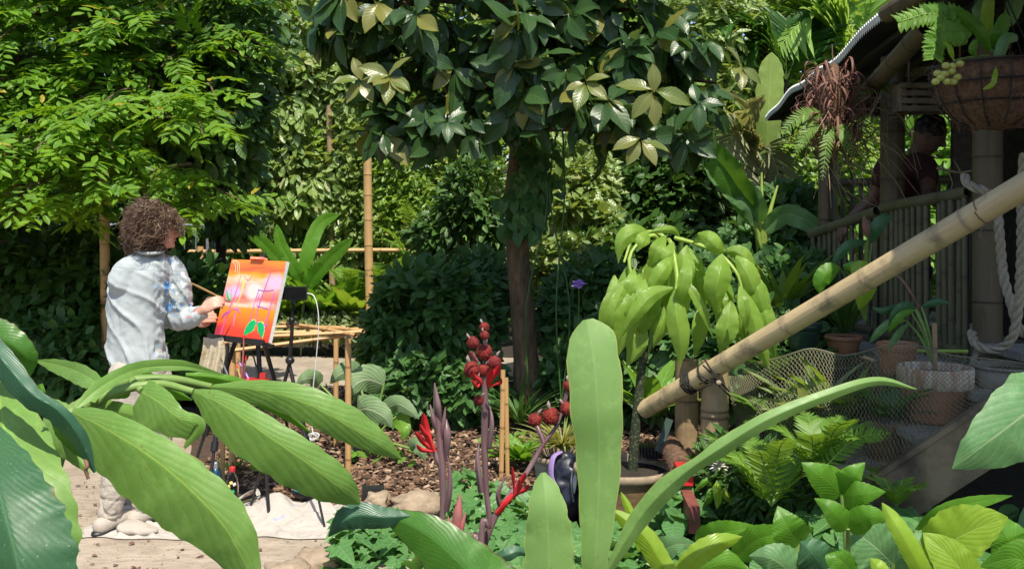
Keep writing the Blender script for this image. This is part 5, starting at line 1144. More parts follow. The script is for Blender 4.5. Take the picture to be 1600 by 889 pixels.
root = leafset('orchid_plant', 'orchid with upright lime leaves growing in the hanging basket', 'orchid', (1560, 108, 4.1), [
    ([(1548, 80, 4.1), (1535, 55, 4.05), (1515, 32, 4.02), (1490, 14, 4.0)], 11, 11, 'L_fresh', 'strap'),
    ([(1550, 80, 4.1), (1543, 45, 4.08), (1545, 10, 4.05), (1550, -15, 4.05)], 12, 10, 'L_lime', 'strap'),
    ([(1553, 80, 4.1), (1560, 55, 4.05), (1568, 35, 4.05), (1572, 20, 4.05)], 12, 12, 'L_fresh', 'strap'),
    ([(1590, 60, 3.95), (1572, 62, 3.9), (1562, 85, 3.9), (1555, 108, 3.9)], 9, 10, 'L_ear', 'strap'),
    ([(1556, 108, 3.85), (1554, 120, 3.82), (1550, 132, 3.82), (1535, 140, 3.82)], 5, 4, 'L_lime', 'strap'),
    ([(1575, 40, 4.2), (1585, 10, 4.2), (1590, -20, 4.2), (1592, -40, 4.2)], 15, 14, 'L_ear', 'strap'),
    ([(1540, 40, 4.2), (1530, 20, 4.2), (1535, 5, 4.2), (1550, -10, 4.2)], 12, 12, 'L_ear', 'oval'),
    ([(1525, 90, 4.0), (1520, 80, 3.98), (1522, 70, 3.98), (1528, 62, 3.98)], 7, 7, 'L_fresh'),
    ([(1490, 95, 3.9), (1486, 82, 3.88), (1482, 72, 3.88), (1472, 66, 3.88)], 5, 5, 'L_lime', 'lance')])
mb = MB()
for i, (px, py) in enumerate([(1478, 103), (1487, 112), (1490, 128), (1480, 128), (1496, 121), (1465, 115), (1470, 122), (1488, 104), (1500, 100), (1462, 128), (1476, 116)]):
    mb.sphere(on(px, py, 3.87+.01*(i % 3)), (.017, .015, .014), 12, 8)
tag(mb.build('round_green_bulbs', M['fruit']), 'cluster of round pale green bulbs on the basket rim', 'orchid bulbs')
tr = empty('trailing_fern', on(1495, 90, 4.0), 'lime trailing fern spilling left from the hanging basket', 'fern')
for pts in (((1510, 60, 4.05), (1480, 30, 4.0), (1450, 22, 3.95), (1408, 34, 3.9)), ((1500, 50, 4.0), (1475, 50, 3.95), (1462, 65, 3.92), (1460, 88, 3.9)), ((1515, 45, 4.1), (1490, 25, 4.05), (1470, 22, 4.0), (1455, 30, 4.0))):
    sp = spline([on(*q) for q in pts], 16); mb = MB(); mb.tube(sp, .003, 5, 1); tg = nrm(np.gradient(sp, axis=0)); s_ = nrm(np.cross(tg, vec(0, -1, .2)))
    for sg in (-1, 1): add_cloud(mb, T_fine(.6, .1, .2, 5, 1, (.6, 1, .9, .5, 0), wave=.1), sp, s_*sg+tg*.5, vec(0, -1, .5)+rng.normal(size=(16, 3))*.3, np.linspace(.07, .05, 16))
    mb.build('frond', [M['cover2'], M['stem']], tr)
# hanging bundle of dead fronds
c = on(1302, 110, 5.6); root = empty('hanging_bromeliad', c, 'hanging bundle of curled reddish dead leaves and roots', 'hanging plant')
mb = MB()
for i in range(210):
    z = rng.random()*.5; r0 = .09*math.sin(.5+z*4.5)+.02; a = rng.random()*6.28; s_ = c+vec(math.cos(a)*r0*.8, math.sin(a)*r0*.8, -z*.85)
    o_ = vec(math.cos(a), math.sin(a), 0); l = .08+.09*rng.random()
    j = rng.normal(size=(3, 3))*.028; mb.tube(spline([s_, s_+o_*l*.45+vec(0, 0, .03)+j[0], s_+o_*l*(.5+.4*rng.random())+vec(0, 0, -.05)+j[1], s_+o_*l*.3*rng.random()+vec(0, 0, -.10-.05*rng.random())+j[2]], 10), [.003, .007*(.6+.8*rng.random()), .006, .0015], 5, flat=.35)
mb.build('dead_leaves', M['dead'], root)
mb = MB().sphere(c+vec(0, 0, -.2), (.08, .08, .24), 16, 12); mb.build('core', M['coir'], root)
mb = MB()
for i in range(70):
    s_ = c+vec(rng.uniform(-.1, .25), rng.uniform(-.1, .1), -.1-.4*rng.random()); e = s_+vec(rng.uniform(-.15, .4), rng.uniform(-.15, .1), -.12-.25*rng.random()); mb.tube(spline([s_, (s_+e)/2+rng.normal(size=3)*.05+vec(0, 0, .05), e], 10), [.004, .0015], 4)
mb.build('hanging_roots', M['root'], root)
mb = MB()
for a in (((1300, 200, 5.5), (1335, 250, 5.4)), ((1300, 190, 5.5), (1285, 280, 5.35)), ((1290, 180, 5.5), (1215, 215, 5.4)), ((1330, 160, 5.6), (1400, 140, 5.5)), ((1290, 190, 5.5), (1240, 245, 5.4))):
    mb = MB(); frond_mb(mb, on(*a[0]), on(*a[1]), .06, 20, .06, TP2, updir=(0, -1, .3), rachis=.003, vee=0); mb.build('frond', [M['fern'], M['stem']], root)
MB().tube([c, on(1300, 70, 5.6)], .004, 5).build('hanger', M['twine'], root)
twg = empty('bare_branch', on(1500, 270, 5.4), 'bare pale twig lying on the hut rail', 'twig')
stalk(((1464, 263, 5.3), (1480, 266, 5.3), (1500, 270, 5.3), (1518, 267, 5.3)), [.007, .006], M['root'], twg, 'twig')
for q in (((1480, 266, 5.3), (1488, 285, 5.3), (1484, 300, 5.3)), ((1500, 268, 5.3), (1495, 258, 5.35), (1490, 250, 5.4))): stalk(q, [.004, .002], M['root'], twg, 'twig')
# white flower
root = leafset('flowering_plant', 'low plant with one white starry flower', 'plant', (1120, 790, 4.5), [
    ([(1116, 745, 4.4), (1105, 750, 4.38), (1095, 758, 4.38), (1085, 768, 4.4)], 5, 5, 'L_fresh'), ([(1122, 745, 4.4), (1135, 748, 4.38), (1150, 752, 4.38), (1162, 760, 4.4)], 6, 6, 'L_fresh'),
    ([(1118, 760, 4.35), (1110, 770, 4.33), (1108, 780, 4.33), (1100, 790, 4.35)], 6, 6, 'L_fresh'), ([(1122, 762, 4.35), (1132, 770, 4.33), (1140, 780, 4.33), (1148, 792, 4.35)], 6, 6, 'L_lime'), ([(1120, 752, 4.35), (1120, 765, 4.3), (1122, 780, 4.3), (1120, 795, 4.3)], 7, 7, 'L_lime')])
mb = MB(); c = on(1122, 728, 4.38)
for i in range(11):
    a = i*.571; e = c+vec(math.cos(a)*.045, -.02+.01*(i % 2), math.sin(a)*.028); mb.tube(spline([c, (c+e)/2+vec(0, -.008, .004), e], 6), [.003, .009, .002], 6, flat=.4)
mb.build('blossom', M['orchid'], root)

# ------------------------------------------------------------------ ground-level cover
HT = T_heart(.95, .1, .25); LB = T_heart(1.0, .12, .3, lobed=True)
def cover(name, lab, rects, n, T, size, mat, hz=(.03, .22), kind='stuff', cat='ground cover', stems=True):
    mb = MB(); per = n//len(rects)
    for (x0, x1, y0, y1) in rects:
        x = rng.uniform(x0, x1, per); y = rng.uniform(y0, y1, per); nz = np.array([noise.noise(Vector((a*1.7, b*1.7, 2))) for a, b in zip(x, y)])
        k = nz > -.25; x, y, nz = x[k], y[k], nz[k]; m_ = len(x); z = hz[0]+(hz[1]-hz[0])*np.clip(rng.random(m_)*.7+nz*.7, 0, 1.1)
        ph = rng.random(m_)*6.28; d = np.stack([np.cos(ph), np.sin(ph)-.35, -.15-.35*rng.random(m_)], 1); nn = rng.normal(size=(m_, 3))*.28+vec(-.05, -.25, 1)
        add_cloud(mb, T, np.stack([x, y, z], 1), d, nn, size*(.55+.75*rng.random(m_)))
        if stems:
            for i in range(0, m_, 3): mb.tube([(x[i], y[i], z[i]), (x[i]+.03, y[i]+.02, .0)], .003, 4, cap=False)
    return tag(mb.build(name, mat), lab, cat, kind=kind)
cover('creeping_ground_cover', 'creeping lobed-leaf ground cover along the path edge', [(-.85, .1, 4.1, 4.95), (-.35, .55, 4.3, 5.35), (.1, 1.3, 4.1, 5.3), (.6, 1.5, 3.8, 5.0)], 2600, LB, .105, M['cover'], (.02, .20))
cover('low_ground_cover', 'taller soft leafy ground cover below the stairs', [(.7, 1.9, 3.5, 4.5), (1.1, 2.6, 3.3, 4.3)], 1500, HT, .12, M['cover'], (.1, .42))
cover('bright_seedlings', 'tiny bright green seedlings dotted over the mulch', [(-1.1, -.6, 6.2, 6.7), (-1.9, -1.5, 5.9, 6.3), (-.2, .1, 6.5, 6.9)], 90, T_fine(.6, .1, .15, 5, 1), .07, M['cover2'], (.03, .14), cat='seedlings')
# squash plants
leafset('squash_plant', 'squash plant with rough grey-veined round leaves by the bamboo table', 'plant', (580, 700, 6.4), [
    ([(600, 600, 6.4), (575, 592, 6.35), (555, 600, 6.3), (540, 625, 6.28)], 22, 24, 'squash', 'heart'), ([(600, 640, 6.4), (620, 630, 6.35), (640, 640, 6.3), (655, 655, 6.28)], 14, 14, 'squash', 'heart'),
    ([(560, 640, 6.3), (575, 638, 6.25), (600, 650, 6.2), (612, 668, 6.2)], 22, 22, 'squash', 'heart'), ([(620, 650, 6.4), (628, 660, 6.35), (632, 672, 6.3), (630, 690, 6.3)], 14, 14, 'cover2', 'heart'),
    ([(560, 585, 6.6), (545, 580, 6.55), (530, 585, 6.5), (515, 600, 6.5)], 16, 18, 'squash', 'heart'), ([(500, 600, 6.5), (488, 590, 6.45), (475, 592, 6.4), (462, 602, 6.4)], 12, 14, 'squash', 'heart'),
    ([(640, 700, 6.2), (650, 695, 6.15), (658, 705, 6.1), (665, 720, 6.1)], 13, 13, 'squash', 'heart')], stem_r=(.012, .008))
# ================================================================== people
def taper(mb, pts, rad, seg=16, n=20, flat=None):
    """a limb volume with rounded ends, for the continuous body surface"""
    sp = spline(pts, n); r = np.interp(np.linspace(0, 1, n), np.linspace(0, 1, len(rad)), rad); mb.tube(sp, r, seg, flat=flat)
    mb.sphere(sp[0], r[0], 12, 8); mb.sphere(sp[-1], r[-1], 12, 8)
def loft(mb, rings, seg=28):
    """rings: centre, half width, half depth, yaw"""
    k = len(rings); C = spline([r[0] for r in rings], 30); q = np.linspace(0, 1, k); t = np.linspace(0, 1, 30)
    a = np.linspace(0, 2*math.pi, seg+1); rx = np.interp(t, q, [r[1] for r in rings]); ry = np.interp(t, q, [r[2] for r in rings]); yw = np.interp(t, q, [r[3] for r in rings])
    G = np.zeros((30, seg+1, 3))
    for i in range(30):
        c, s_ = math.cos(yw[i]), math.sin(yw[i]); x = rx[i]*np.cos(a); y = ry[i]*np.sin(a)
        G[i, :, 0] = C[i][0]+x*c-y*s_; G[i, :, 1] = C[i][1]+x*s_+y*c; G[i, :, 2] = C[i][2]
    mb.grid(G); mb.add(G[0, :-1][::-1], np.arange(seg)[None]); mb.add(G[-1, :-1], np.arange(seg)[None])
def hand(mb, wrist, palm_dir, side, back, length=.18, curl=.9, grip=True):
    """palm plus five separate tapering fingers, bent at their joints; returns the grip point"""
    f = nrm(palm_dir); s_ = nrm(side-f*np.dot(side, f)); b = nrm(np.cross(f, s_)); b = b if np.dot(b, back) > 0 else -b
    pl = length*.50; pc = wrist+f*pl*.5
    mb.sphere(pc, (.040, .047, .016), 16, 10, rot=np.stack([s_, f, b], 1)); taper(mb, [wrist-f*.03, wrist+f*.01], [.025, .026], 12, 6)
    for i, (o, ln) in enumerate(((-.030, .80), (-.010, .92), (.010, .86), (.029, .68))):
        base = wrist+f*pl*.86+s_*o; L_ = length*.5*ln; pts = [base-f*.02, base]; a = .35
        for j, k in enumerate((.45, .32, .23)):
            a += curl*(.75 if j == 0 else .85)*(1+.08*i); dirn = f*math.cos(a-.35)-b*math.sin(a-.35); pts.append(pts[-1]+dirn*L_*k)
        taper(mb, pts, [.0095, .0095, .0088, .008, .0068], 10, 16)
    tb = wrist+f*.025-s_*.028; taper(mb, [tb, tb-s_*.02+f*.022-b*.01, tb-s_*.015+f*.05-b*.03, tb+s_*.004+f*.068-b*.038], [.014, .012, .0105, .008], 10, 14)
    return wrist+f*pl*1.05-b*.025
# ---- painter, seen from behind and turned to the easel
D0 = 5.1
def A_(px, py, D=D0): return P(px, py, D)
foot = A_(195, 820, 5.05); foot[2] = 0
man = empty('person', foot, 'painter with curly brown hair in paint-stained pale blue shirt, seen from behind', 'person')
yaw = R(-28); fw = vec(math.sin(-yaw), math.cos(yaw), 0); rt = vec(math.cos(yaw), -math.sin(-yaw), 0)   # facing right and away
hd = vec(.86, .50, -.12); hd = nrm(hd); hs = nrm(np.cross(hd, vec(0, 0, 1))); hu = np.cross(hs, hd)
Hc = A_(247, 356)
neck = A_(232, 402); chest = A_(217, 455); waist = A_(212, 525); hip = A_(216, 575)
shR, elR, wrR = A_(272, 418, 5.16), A_(280, 500, 5.20), A_(314, 486, 5.13)
shL, elL, wrL = A_(188, 425, 5.02), A_(215, 500, 5.32), A_(300, 497, 5.38)
hpR, knR, anR = A_(238, 580, 5.12), A_(243, 692, 5.16), A_(222, 812, 5.10)
hpL, knL, anL = A_(200, 580, 5.02), A_(190, 700, 5.0), A_(171, 795, 4.98)
anR[2] = .09; anL[2] = .09
mb = MB()
HR = np.stack([hs, hd, hu], 1)
mb.sphere(Hc, (.074, .096, .112), 24, 18, rot=HR)
def hp(x, y, z): return Hc+hs*x+hd*y+hu*z
mb.sphere(hp(0, .025, -.055), (.056, .066, .062), 18, 12, rot=HR)                 # jaw
taper(mb, [hp(0, .088, .012), hp(0, .112, -.018), hp(0, .10, -.03)], [.010, .015, .011], 10, 8)   # nose
mb.sphere(hp(0, .086, -.055), (.022, .012, .009), 10, 8, rot=HR); mb.sphere(hp(0, .080, -.083), (.024, .018, .018), 10, 8, rot=HR)
for s_ in (-1, 1): mb.sphere(hp(s_*.076, -.005, -.01), (.010, .022, .032), 10, 8, rot=HR); mb.sphere(hp(s_*.034, .078, .026), (.022, .014, .008), 10, 8, rot=HR)
taper(mb, [neck, (neck+Hc)/2, hp(0, -.02, -.04)], [.062, .055, .052])
loft(mb, [(hip, .115, .075, yaw), (waist, .11, .07, yaw), (chest, .13, .085, yaw), (neck+vec(0, 0, -.08), .11, .06, yaw), (neck, .05, .05, yaw)])
taper(mb, [neck+vec(.02, 0, -.08), shR+vec(-.02, 0, -.05), elR], [.035, .036, .034]); taper(mb, [elR, wrR], [.034, .026]); taper(mb, [neck+vec(-.02, 0, -.08), shL+vec(.03, 0, -.06), elL], [.035, .036, .034]); taper(mb, [elL, wrL], [.034, .026])
hdir = nrm(A_(342, 468, 5.12)-wrR); gp = hand(mb, wrR+hdir*.01, hdir, vec(.3, -.45, -.7), vec(-.35, -.5, .8), .17, .75)
hand(mb, wrL, nrm(vec(1, -.05, .12)), vec(0, .2, 1), vec(0, -1, .1), .17, .5)
for a, b, c in ((hpR, knR, anR), (hpL, knL, anL)): taper(mb, [a, (a+b)/2, b, (b+c)/2, c], [.066, .07, .055, .05, .036])
for a in (anR, anL): taper(mb, [a+vec(0, 0, -.05), a+fw*.14+vec(0, 0, -.055)], [.035, .028])
body = link('body', remesh(mb, .0065, 3, [M['skin']], 'body'), man)
eye = MB()
for s_ in (-1, 1): eye.sphere(hp(s_*.034, .089, .012), .011, 12, 8)
eye.build('eyes', M['white'], man)
pup = MB()
for s_ in (-1, 1): pup.sphere(hp(s_*.034, .0975, .012), .005, 10, 8)
pup.build('pupils', M['black'], man); MB().sphere(hp(0, .094, -.057), (.02, .006, .006), 12, 8, rot=HR).build('lips', M['pinkbud'], man)
# shirt
mb = MB()
hemc = A_(217, 571)
loft(mb, [(hemc, .168, .135, yaw), (A_(214, 550), .165, .135, yaw), (A_(212, 510), .160, .13, yaw), (A_(214, 465), .168, .132, yaw), (A_(220, 430), .170, .122, yaw), (A_(228, 408), .140, .10, yaw), (A_(233, 396), .085, .085, yaw), (A_(235, 386), .060, .064, yaw)])
taper(mb, [A_(225, 412, 5.06), A_(203, 424, 5.04), A_(193, 440, 5.03)], [.075, .078, .085]); taper(mb, [A_(240, 412, 5.12), A_(268, 426, 5.16)], [.08, .078])
taper(mb, [shR+vec(-.012, 0, -.015), (shR+elR)/2+vec(.008, 0, 0), elR+vec(-.01, 0, .01)], [.074, .076, .068]); taper(mb, [elR+vec(-.012, 0, .0), (elR+wrR)/2+vec(0, 0, -.012), A_(303, 494, 5.15)], [.062, .060, .050])
taper(mb, [A_(198, 445, 5.05), elL], [.072, .058]); taper(mb, [elL, A_(270, 500, 5.35)], [.058, .048])
taper(mb, [A_(300, 496, 5.15), A_(310, 491, 5.145)], [.047, .046], 16, 8)
def folds(co, no):
    out = np.zeros(len(co)); ax = hemc
    for i, c in enumerate(co):
        dx, dz = c[0]-ax[0], c[2]
        w = noise.noise(Vector((c[0]*2.5, c[1]*2.5, c[2]*1.6)))
        s_ = (dx*.85+(dz-1.2)*.50)*46+w*7        # folds run down from the left shoulder to the right hem
        r = 1-abs(math.sin(s_)); a = min(1, max(0, (1.43-dz)/.2)) if dx < .13 else .7
        n2 = noise.fractal(Vector((c[0]*13, c[1]*13, c[2]*9)), 1, 2, 3); n3 = abs(noise.noise(Vector((c[0]*20+c[2]*12, c[1]*20, c[2]*16-c[0]*10))))
        out[i] = .020*(r**3)*a*(.3+.7*min(1, abs(noise.noise(Vector((c[0]*5, 3, c[2]*3))))*2.6))+.005*n2-.010*n3*(1.6 if dx > .12 else .5)
    return out
armc = tuple(((shR+elR)/2+vec(.0, -.04, .04))-foot); hemr = tuple(A_(262, 556, 5.05)-foot)
link('shirt', remesh(mb, .0075, 4, [shirt_mat(armc, hemr)], 'shirt', folds), man)
MB().tube(spline([A_(212, 392, 5.02), A_(228, 396, 4.98), A_(248, 395, 5.02), A_(257, 392, 5.1)], 14), [.012, .016, .016, .010], 8, flat=.6).build('collar', [bpy.data.materials['pale_blue_chambray']], man)
# trousers
mb = MB(); loft(mb, [(A_(217, 640), .165, .125, yaw), (A_(217, 600), .165, .125, yaw), (A_(216, 565), .155, .115, yaw), (A_(215, 545), .15, .11, yaw)])
for a, b, c in ((hpR, knR, anR), (hpL, knL, anL)): taper(mb, [a+vec(0, 0, -.03), (a+b)/2, b, (b+c)/2, c+vec(0, 0, .02)], [.105, .104, .084, .074, .060])
def tf(co, no):
    o = []
    for c in co:
        f = max(0., (.42-c[2])/.42); a_ = abs(noise.noise(Vector((c[0]*8+c[2]*7, c[1]*8, c[2]*11)))); b2 = abs(noise.noise(Vector((c[0]*14-c[2]*9, c[1]*14, c[2]*17+5))))
        o.append(-.010*max(0, .12-a_)/.12*(.45+f)-.006*max(0, .10-b2)/.10*(.4+f)+.002*noise.fractal(Vector(c)*18, 1, 2, 3)+.012*f*noise.noise(Vector((c[0]*5, c[1]*5, c[2]*6))))
    return np.array(o)
link('trousers', remesh(mb, .009, 3, [M['trouser']], 'trousers', tf), man)
for a in (anR, anL):
    mb = MB(); taper(mb, [a+vec(0, 0, -.04)-fw*.05, a+vec(0, 0, -.03)+fw*.05, a+vec(0, 0, -.05)+fw*.17], [.045, .052, .038], 14, 12)
    sh = link('shoe', remesh(mb, .008, 3, [M['trouser']], 'shoe'), man)
    mb = MB(); q = a+fw*.05; mb.lathe((0, 0, 0), [(0, 0), (1, 0), (1.02, .5), (1, 1), (0, 1)], 24); V = mb.V[0]; x = V[:, :1]*.052; y = V[:, 1:2]*.155; mb.V[0] = q*vec(1, 1, 0)+x*rt+y*fw+vec(0, 0, 1)*(V[:, 2:]*.022+.004)
    mb.build('sole', M['black'], sh)
# hair: soft mass plus wavy locks
mb = MB(); mb.sphere(hp(0, -.022, .008), (.086, .092, .094), 24, 18, rot=HR); mb.sphere(hp(0, -.052, -.045), (.078, .058, .072), 18, 12, rot=HR); mb.sphere(hp(0, .035, .052), (.076, .066, .056), 16, 12, rot=HR)
link('hair', remesh(mb, .008, 2, [M['hair']], 'hair', lambda co, no: np.array([.022*noise.fractal(Vector(c)*26, 1, 2, 2) for c in co])), man)
hr = MB(); r2 = np.random.default_rng(5)
for i in range(3400):
    v = nrm(r2.normal(size=3))
    if (v[1] > .55 and v[2] < .35) or v[2] < -.8: continue
    k1 = noise.noise(Vector(v)*2.6); k2 = noise.noise(Vector(v)*2.6+Vector((7, 3, 1))); k3 = noise.noise(Vector(v)*3.1+Vector((1, 9, 4)))
    o = hp(v[0]*.082, -.022+v[1]*.090, .008+v[2]*.094); out = nrm(hs*v[0]+hd*v[1]+hu*v[2]); ln = .075+.05*r2.random(); dn = -hu*.9-hd*.3+hs*k1*1.6+hd*k2*1.4+r2.normal(size=3)*.10; dn = nrm(dn-out*np.dot(dn, out)*.8+out*.12)
    n_ = 16; t = np.linspace(0, 1, n_); sx = nrm(np.cross(dn, out)); ph = k3*14+r2.normal()*.35; cu = .0135+.005*k1; tw_ = 1.5+.7*k2
    pts = o+dn*(ln*t)[:, None]+out*((.020+.034*k3+.006*r2.normal()**2)*np.sin(t*2.4))[:, None]+sx*(cu*t**.5*np.sin(t*tw_*6.28+ph))[:, None]+out*(cu*t**.5*np.cos(t*tw_*6.28+ph))[:, None]+r2.normal(size=3)*.002
    hr.tube(pts, [.0010, .0017, .0015, .0004], 3, cap=False)
hr.build('hair_locks', M['locks'], man)
# brush in the hand
root = empty('paintbrush', gp, 'long wooden paintbrush held in the painter\'s right hand', 'paintbrush')
ba, bb = A_(296, 441, 5.02), A_(349, 467, 5.22); MB().tube(spline([ba, (ba+bb)/2, bb], 14), [.003, .0055, .006, .0045, .004], 8).build('handle', M['bam_tan'], root)
MB().tube([bb, bb+nrm(bb-ba)*.03], [.005, .0055], 8).build('ferrule', M['steel'], root); MB().tube([bb+nrm(bb-ba)*.03, bb+nrm(bb-ba)*.06], [.006, .001], 8).build('bristles', M['hair'], root)

# ---- visitor leaning in the hut
def V_(px, py, D=6.15): return P(px, py, D)
vf = V_(1430, 560, 6.3); vf[2] = dz
vis = empty('person', vf, 'shadowed visitor in a maroon shirt leaning on the hut railing', 'person')
mb = MB(); hc = V_(1453, 210, 6.15); vh = nrm(vec(.75, -.35, -.5)); vs = nrm(np.cross(vh, vec(0, 0, 1))); vu = np.cross(vs, vh); VR = np.stack([vs, vh, vu], 1)
def vp(x, y, z): return hc+vs*x+vh*y+vu*z
mb.sphere(hc, (.075, .098, .112), 20, 14, rot=VR); mb.sphere(vp(0, .025, -.06), (.055, .065, .06), 14, 10, rot=VR); taper(mb, [vp(0, .09, .01), vp(0, .112, -.02), vp(0, .10, -.03)], [.01, .015, .01], 8, 8)
for s_ in (-1, 1): mb.sphere(vp(s_*.076, -.005, -.01), (.01, .02, .03), 8, 6, rot=VR)
vn = V_(1432, 245, 6.2); vc_ = V_(1418, 285, 6.25); vw = V_(1405, 330, 6.3); vq = V_(1410, 400, 6.35)
taper(mb, [vn, hc-vh*.02-vu*.05], [.06, .055]); loft(mb, [(vq, .16, .11, 0), (vw, .15, .11, 0), (vc_, .17, .12, 0), (vn, .10, .08, 0)])
sh1, el1, wr1 = V_(1446, 262, 6.05), V_(1452, 305, 5.9), V_(1466, 318, 5.6)
sh2, el2, wr2 = V_(1385, 262, 6.2), V_(1362, 312, 6.3), V_(1322, 348, 6.35)
taper(mb, [sh1, el1], [.055, .045]); taper(mb, [el1, wr1], [.043, .028]); taper(mb, [sh2, el2], [.055, .045]); taper(mb, [el2, wr2], [.043, .028])
hand(mb, wr1, vec(.6, -.5, -.3), vec(.5, .6, 0), vec(0, 0, 1), .18, .6); hand(mb, wr2, vec(-.6, -.2, -.7), vec(0, 1, 0), vec(-.5, 0, .6), .18, .6)
for s_ in (-.09, .09): taper(mb, [vq+vec(s_, 0, 0), vec(vq[0]+s_, vq[1], dz+.45), vec(vq[0]+s_, vq[1]+.02, dz+.07)], [.09, .06, .04]); taper(mb, [vec(vq[0]+s_, vq[1], dz+.05), vec(vq[0]+s_+.05, vq[1]-.15, dz+.04)], [.04, .035])
link('body', remesh(mb, .008, 3, [M['skin_shaded']], 'body'), vis)
mb = MB(); loft(mb, [(vq+vec(0, 0, .02), .18, .13, 0), (vw, .175, .13, 0), (vc_, .19, .14, 0), (V_(1428, 256, 6.2), .15, .11, 0), (vn, .07, .07, 0)]); taper(mb, [V_(1432, 258, 6.12), sh1, sh1*.6+el1*.4], [.08, .072, .066]); taper(mb, [V_(1405, 258, 6.2), sh2, sh2*.6+el2*.4], [.08, .072, .066])
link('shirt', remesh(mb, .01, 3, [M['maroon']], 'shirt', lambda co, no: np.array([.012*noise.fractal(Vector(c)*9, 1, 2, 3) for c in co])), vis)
mb = MB(); loft(mb, [(vq+vec(0, 0, -.25), .17, .13, 0), (vq+vec(0, 0, .06), .17, .125, 0)])
for s_ in (-.09, .09): taper(mb, [vq+vec(s_, 0, -.1), vec(vq[0]+s_, vq[1], dz+.42), vec(vq[0]+s_, vq[1]+.02, dz+.1)], [.105, .085, .07])
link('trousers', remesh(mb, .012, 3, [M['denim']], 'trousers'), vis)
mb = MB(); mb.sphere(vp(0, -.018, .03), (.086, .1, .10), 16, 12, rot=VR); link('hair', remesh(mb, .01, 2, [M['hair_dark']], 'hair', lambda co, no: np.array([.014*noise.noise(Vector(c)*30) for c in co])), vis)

# ================================================================== easel and canvas
cyaw = R(38); ce = vec(math.cos(cyaw), -math.sin(cyaw), 0); cn0 = vec(-math.sin(cyaw), -math.cos(cyaw), 0); lean = R(15.5)
cu = vec(0, 0, math.cos(lean))-cn0*math.sin(lean); cn = np.cross(ce, cu); cn = cn if np.dot(cn, cn0) > 0 else -cn
CC = P(390, 468, 5.30); cw, chh = .485, .445
cvs = empty('canvas', CC-cu*chh/2, 'bright orange abstract painting in progress on the easel', 'painting')
Rc = np.stack([ce, -cn, cu], 1)
MB().box(CC-cn*.012, (cw, .020, chh), Rc).build('stretcher', M['white'], cvs, smooth=False)
mb = MB(); g = np.zeros((2, 2, 3)); 
for i in range(2):
    for j in range(2): g[i, j] = CC+ce*cw*(i-.5)+cu*chh*(j-.5)+cn*.0012
mb.grid(g[:, ::-1], np.array([[(0, 1), (0, 0)], [(1, 1), (1, 0)]], float)); mb.build('painting', M['canvas'], cvs, smooth=False)
def stroke(pts, w, mat, name):
    q = spline(pts, 22); p = CC+ce*cw*(q[:, :1]-.5)+cu*chh*(q[:, 1:2]-.5)+cn*.0026
    t = np.gradient(p, axis=0); s_ = nrm(np.cross(t, cn)); ww = .7*np.interp(np.linspace(0, 1, 22), np.linspace(0, 1, len(w)), w)[:, None]*(1+.10*rng.normal(size=(22, 1)))
    G = np.stack([p-s_*ww, p-s_*ww*.5+cn*.001, p+s_*ww*.5+cn*.001, p+s_*ww], 1); MB().grid(G).build(name, mat, cvs)
for nm, c in (('violet_paint', (.50, .10, .62)), ('magenta_paint', (.80, .12, .45)), ('yellow_paint', (.88, .72, .22)), ('green_paint', (.0, .48, .15)), ('lime_paint', (.62, .85, .15)), ('purple_paint', (.45, .08, .35)), ('mauve_paint', (.70, .22, .42)), ('pale_paint', (.92, .72, .42))): M[nm] = plain(nm, c, .4, c2=tuple(x*.8 for x in c), scale=60)
v_ = 'violet_paint'
for pts, w, mt in [
    ([(.78, .86), (.74, .68), (.70, .45), (.69, .25)], [.003, .005, .006, .003], v_), ([(.63, .62), (.61, .45), (.60, .24)], [.004, .004], v_), ([(.62, .63), (.75, .62), (.90, .64)], [.003, .003], v_),
    ([(.60, .24), (.75, .22), (.92, .20)], [.003, .006, .005], v_), ([(.92, .60), (.90, .40), (.88, .10)], [.004, .005, .004], v_), ([(.66, .58), (.66, .44), (.74, .42), (.88, .40)], [.003, .003, .003], v_),
    ([(.25, .80), (.22, .55), (.16, .30), (.12, .03)], [.003, .005, .006, .007], 'magenta_paint'), ([(.13, .62), (.16, .50), (.22, .42)], [.003, .004, .003], 'mauve_paint'), ([(.22, .36), (.32, .37), (.40, .32)], [.003, .011, .003], 'mauve_paint'), ([(.31, .36), (.31, .25), (.32, .15)], [.006, .012, .004], 'mauve_paint'),
    ([(.06, .22), (.10, .28), (.16, .33)], [.002, .012, .002], 'purple_paint'), ([(.22, .36), (.16, .28), (.13, .18)], [.003, .006, .003], v_), ([(.30, .80), (.40, .74), (.46, .80)], [.002, .004, .002], 'mauve_paint'),
    ([(.30, .80), (.33, .66), (.32, .50), (.28, .38)], [.008, .013, .006, .002], 'yellow_paint'),
    ([(.02, .97), (.10, .92), (.13, .82)], [.003, .003, .001], 'pale_paint'), ([(.04, .98), (.13, .94), (.17, .82)], [.003, .003, .001], 'pale_paint'), ([(.06, .985), (.16, .95), (.21, .80)], [.003, .003, .001], 'pale_paint'),
    ([(.04, .60), (.10, .50), (.20, .46)], [.004, .008, .003], 'green_paint')]: stroke(pts, w, M[mt], 'brushstroke')
def petal(pts, w):
    stroke(pts, [.006]+[x*1.45 for x in w]+[.006], M['lime_paint'], 'brushstroke')
    q = [tuple(np.array(p)) for p in pts]; sp = spline(q, 22); p = CC+ce*cw*(sp[:, :1]-.5)+cu*chh*(sp[:, 1:2]-.5)+cn*.0045
    t = np.gradient(p, axis=0); s_ = nrm(np.cross(t, cn)); ww = np.interp(np.linspace(0, 1, 22), np.linspace(0, 1, len(w)+2), [.001]+[x*.86 for x in w]+[.001])[:, None]
    MB().grid(np.stack([p-s_*ww, p+s_*ww], 1)).build('painted_leaf', M['green_paint'], cvs)
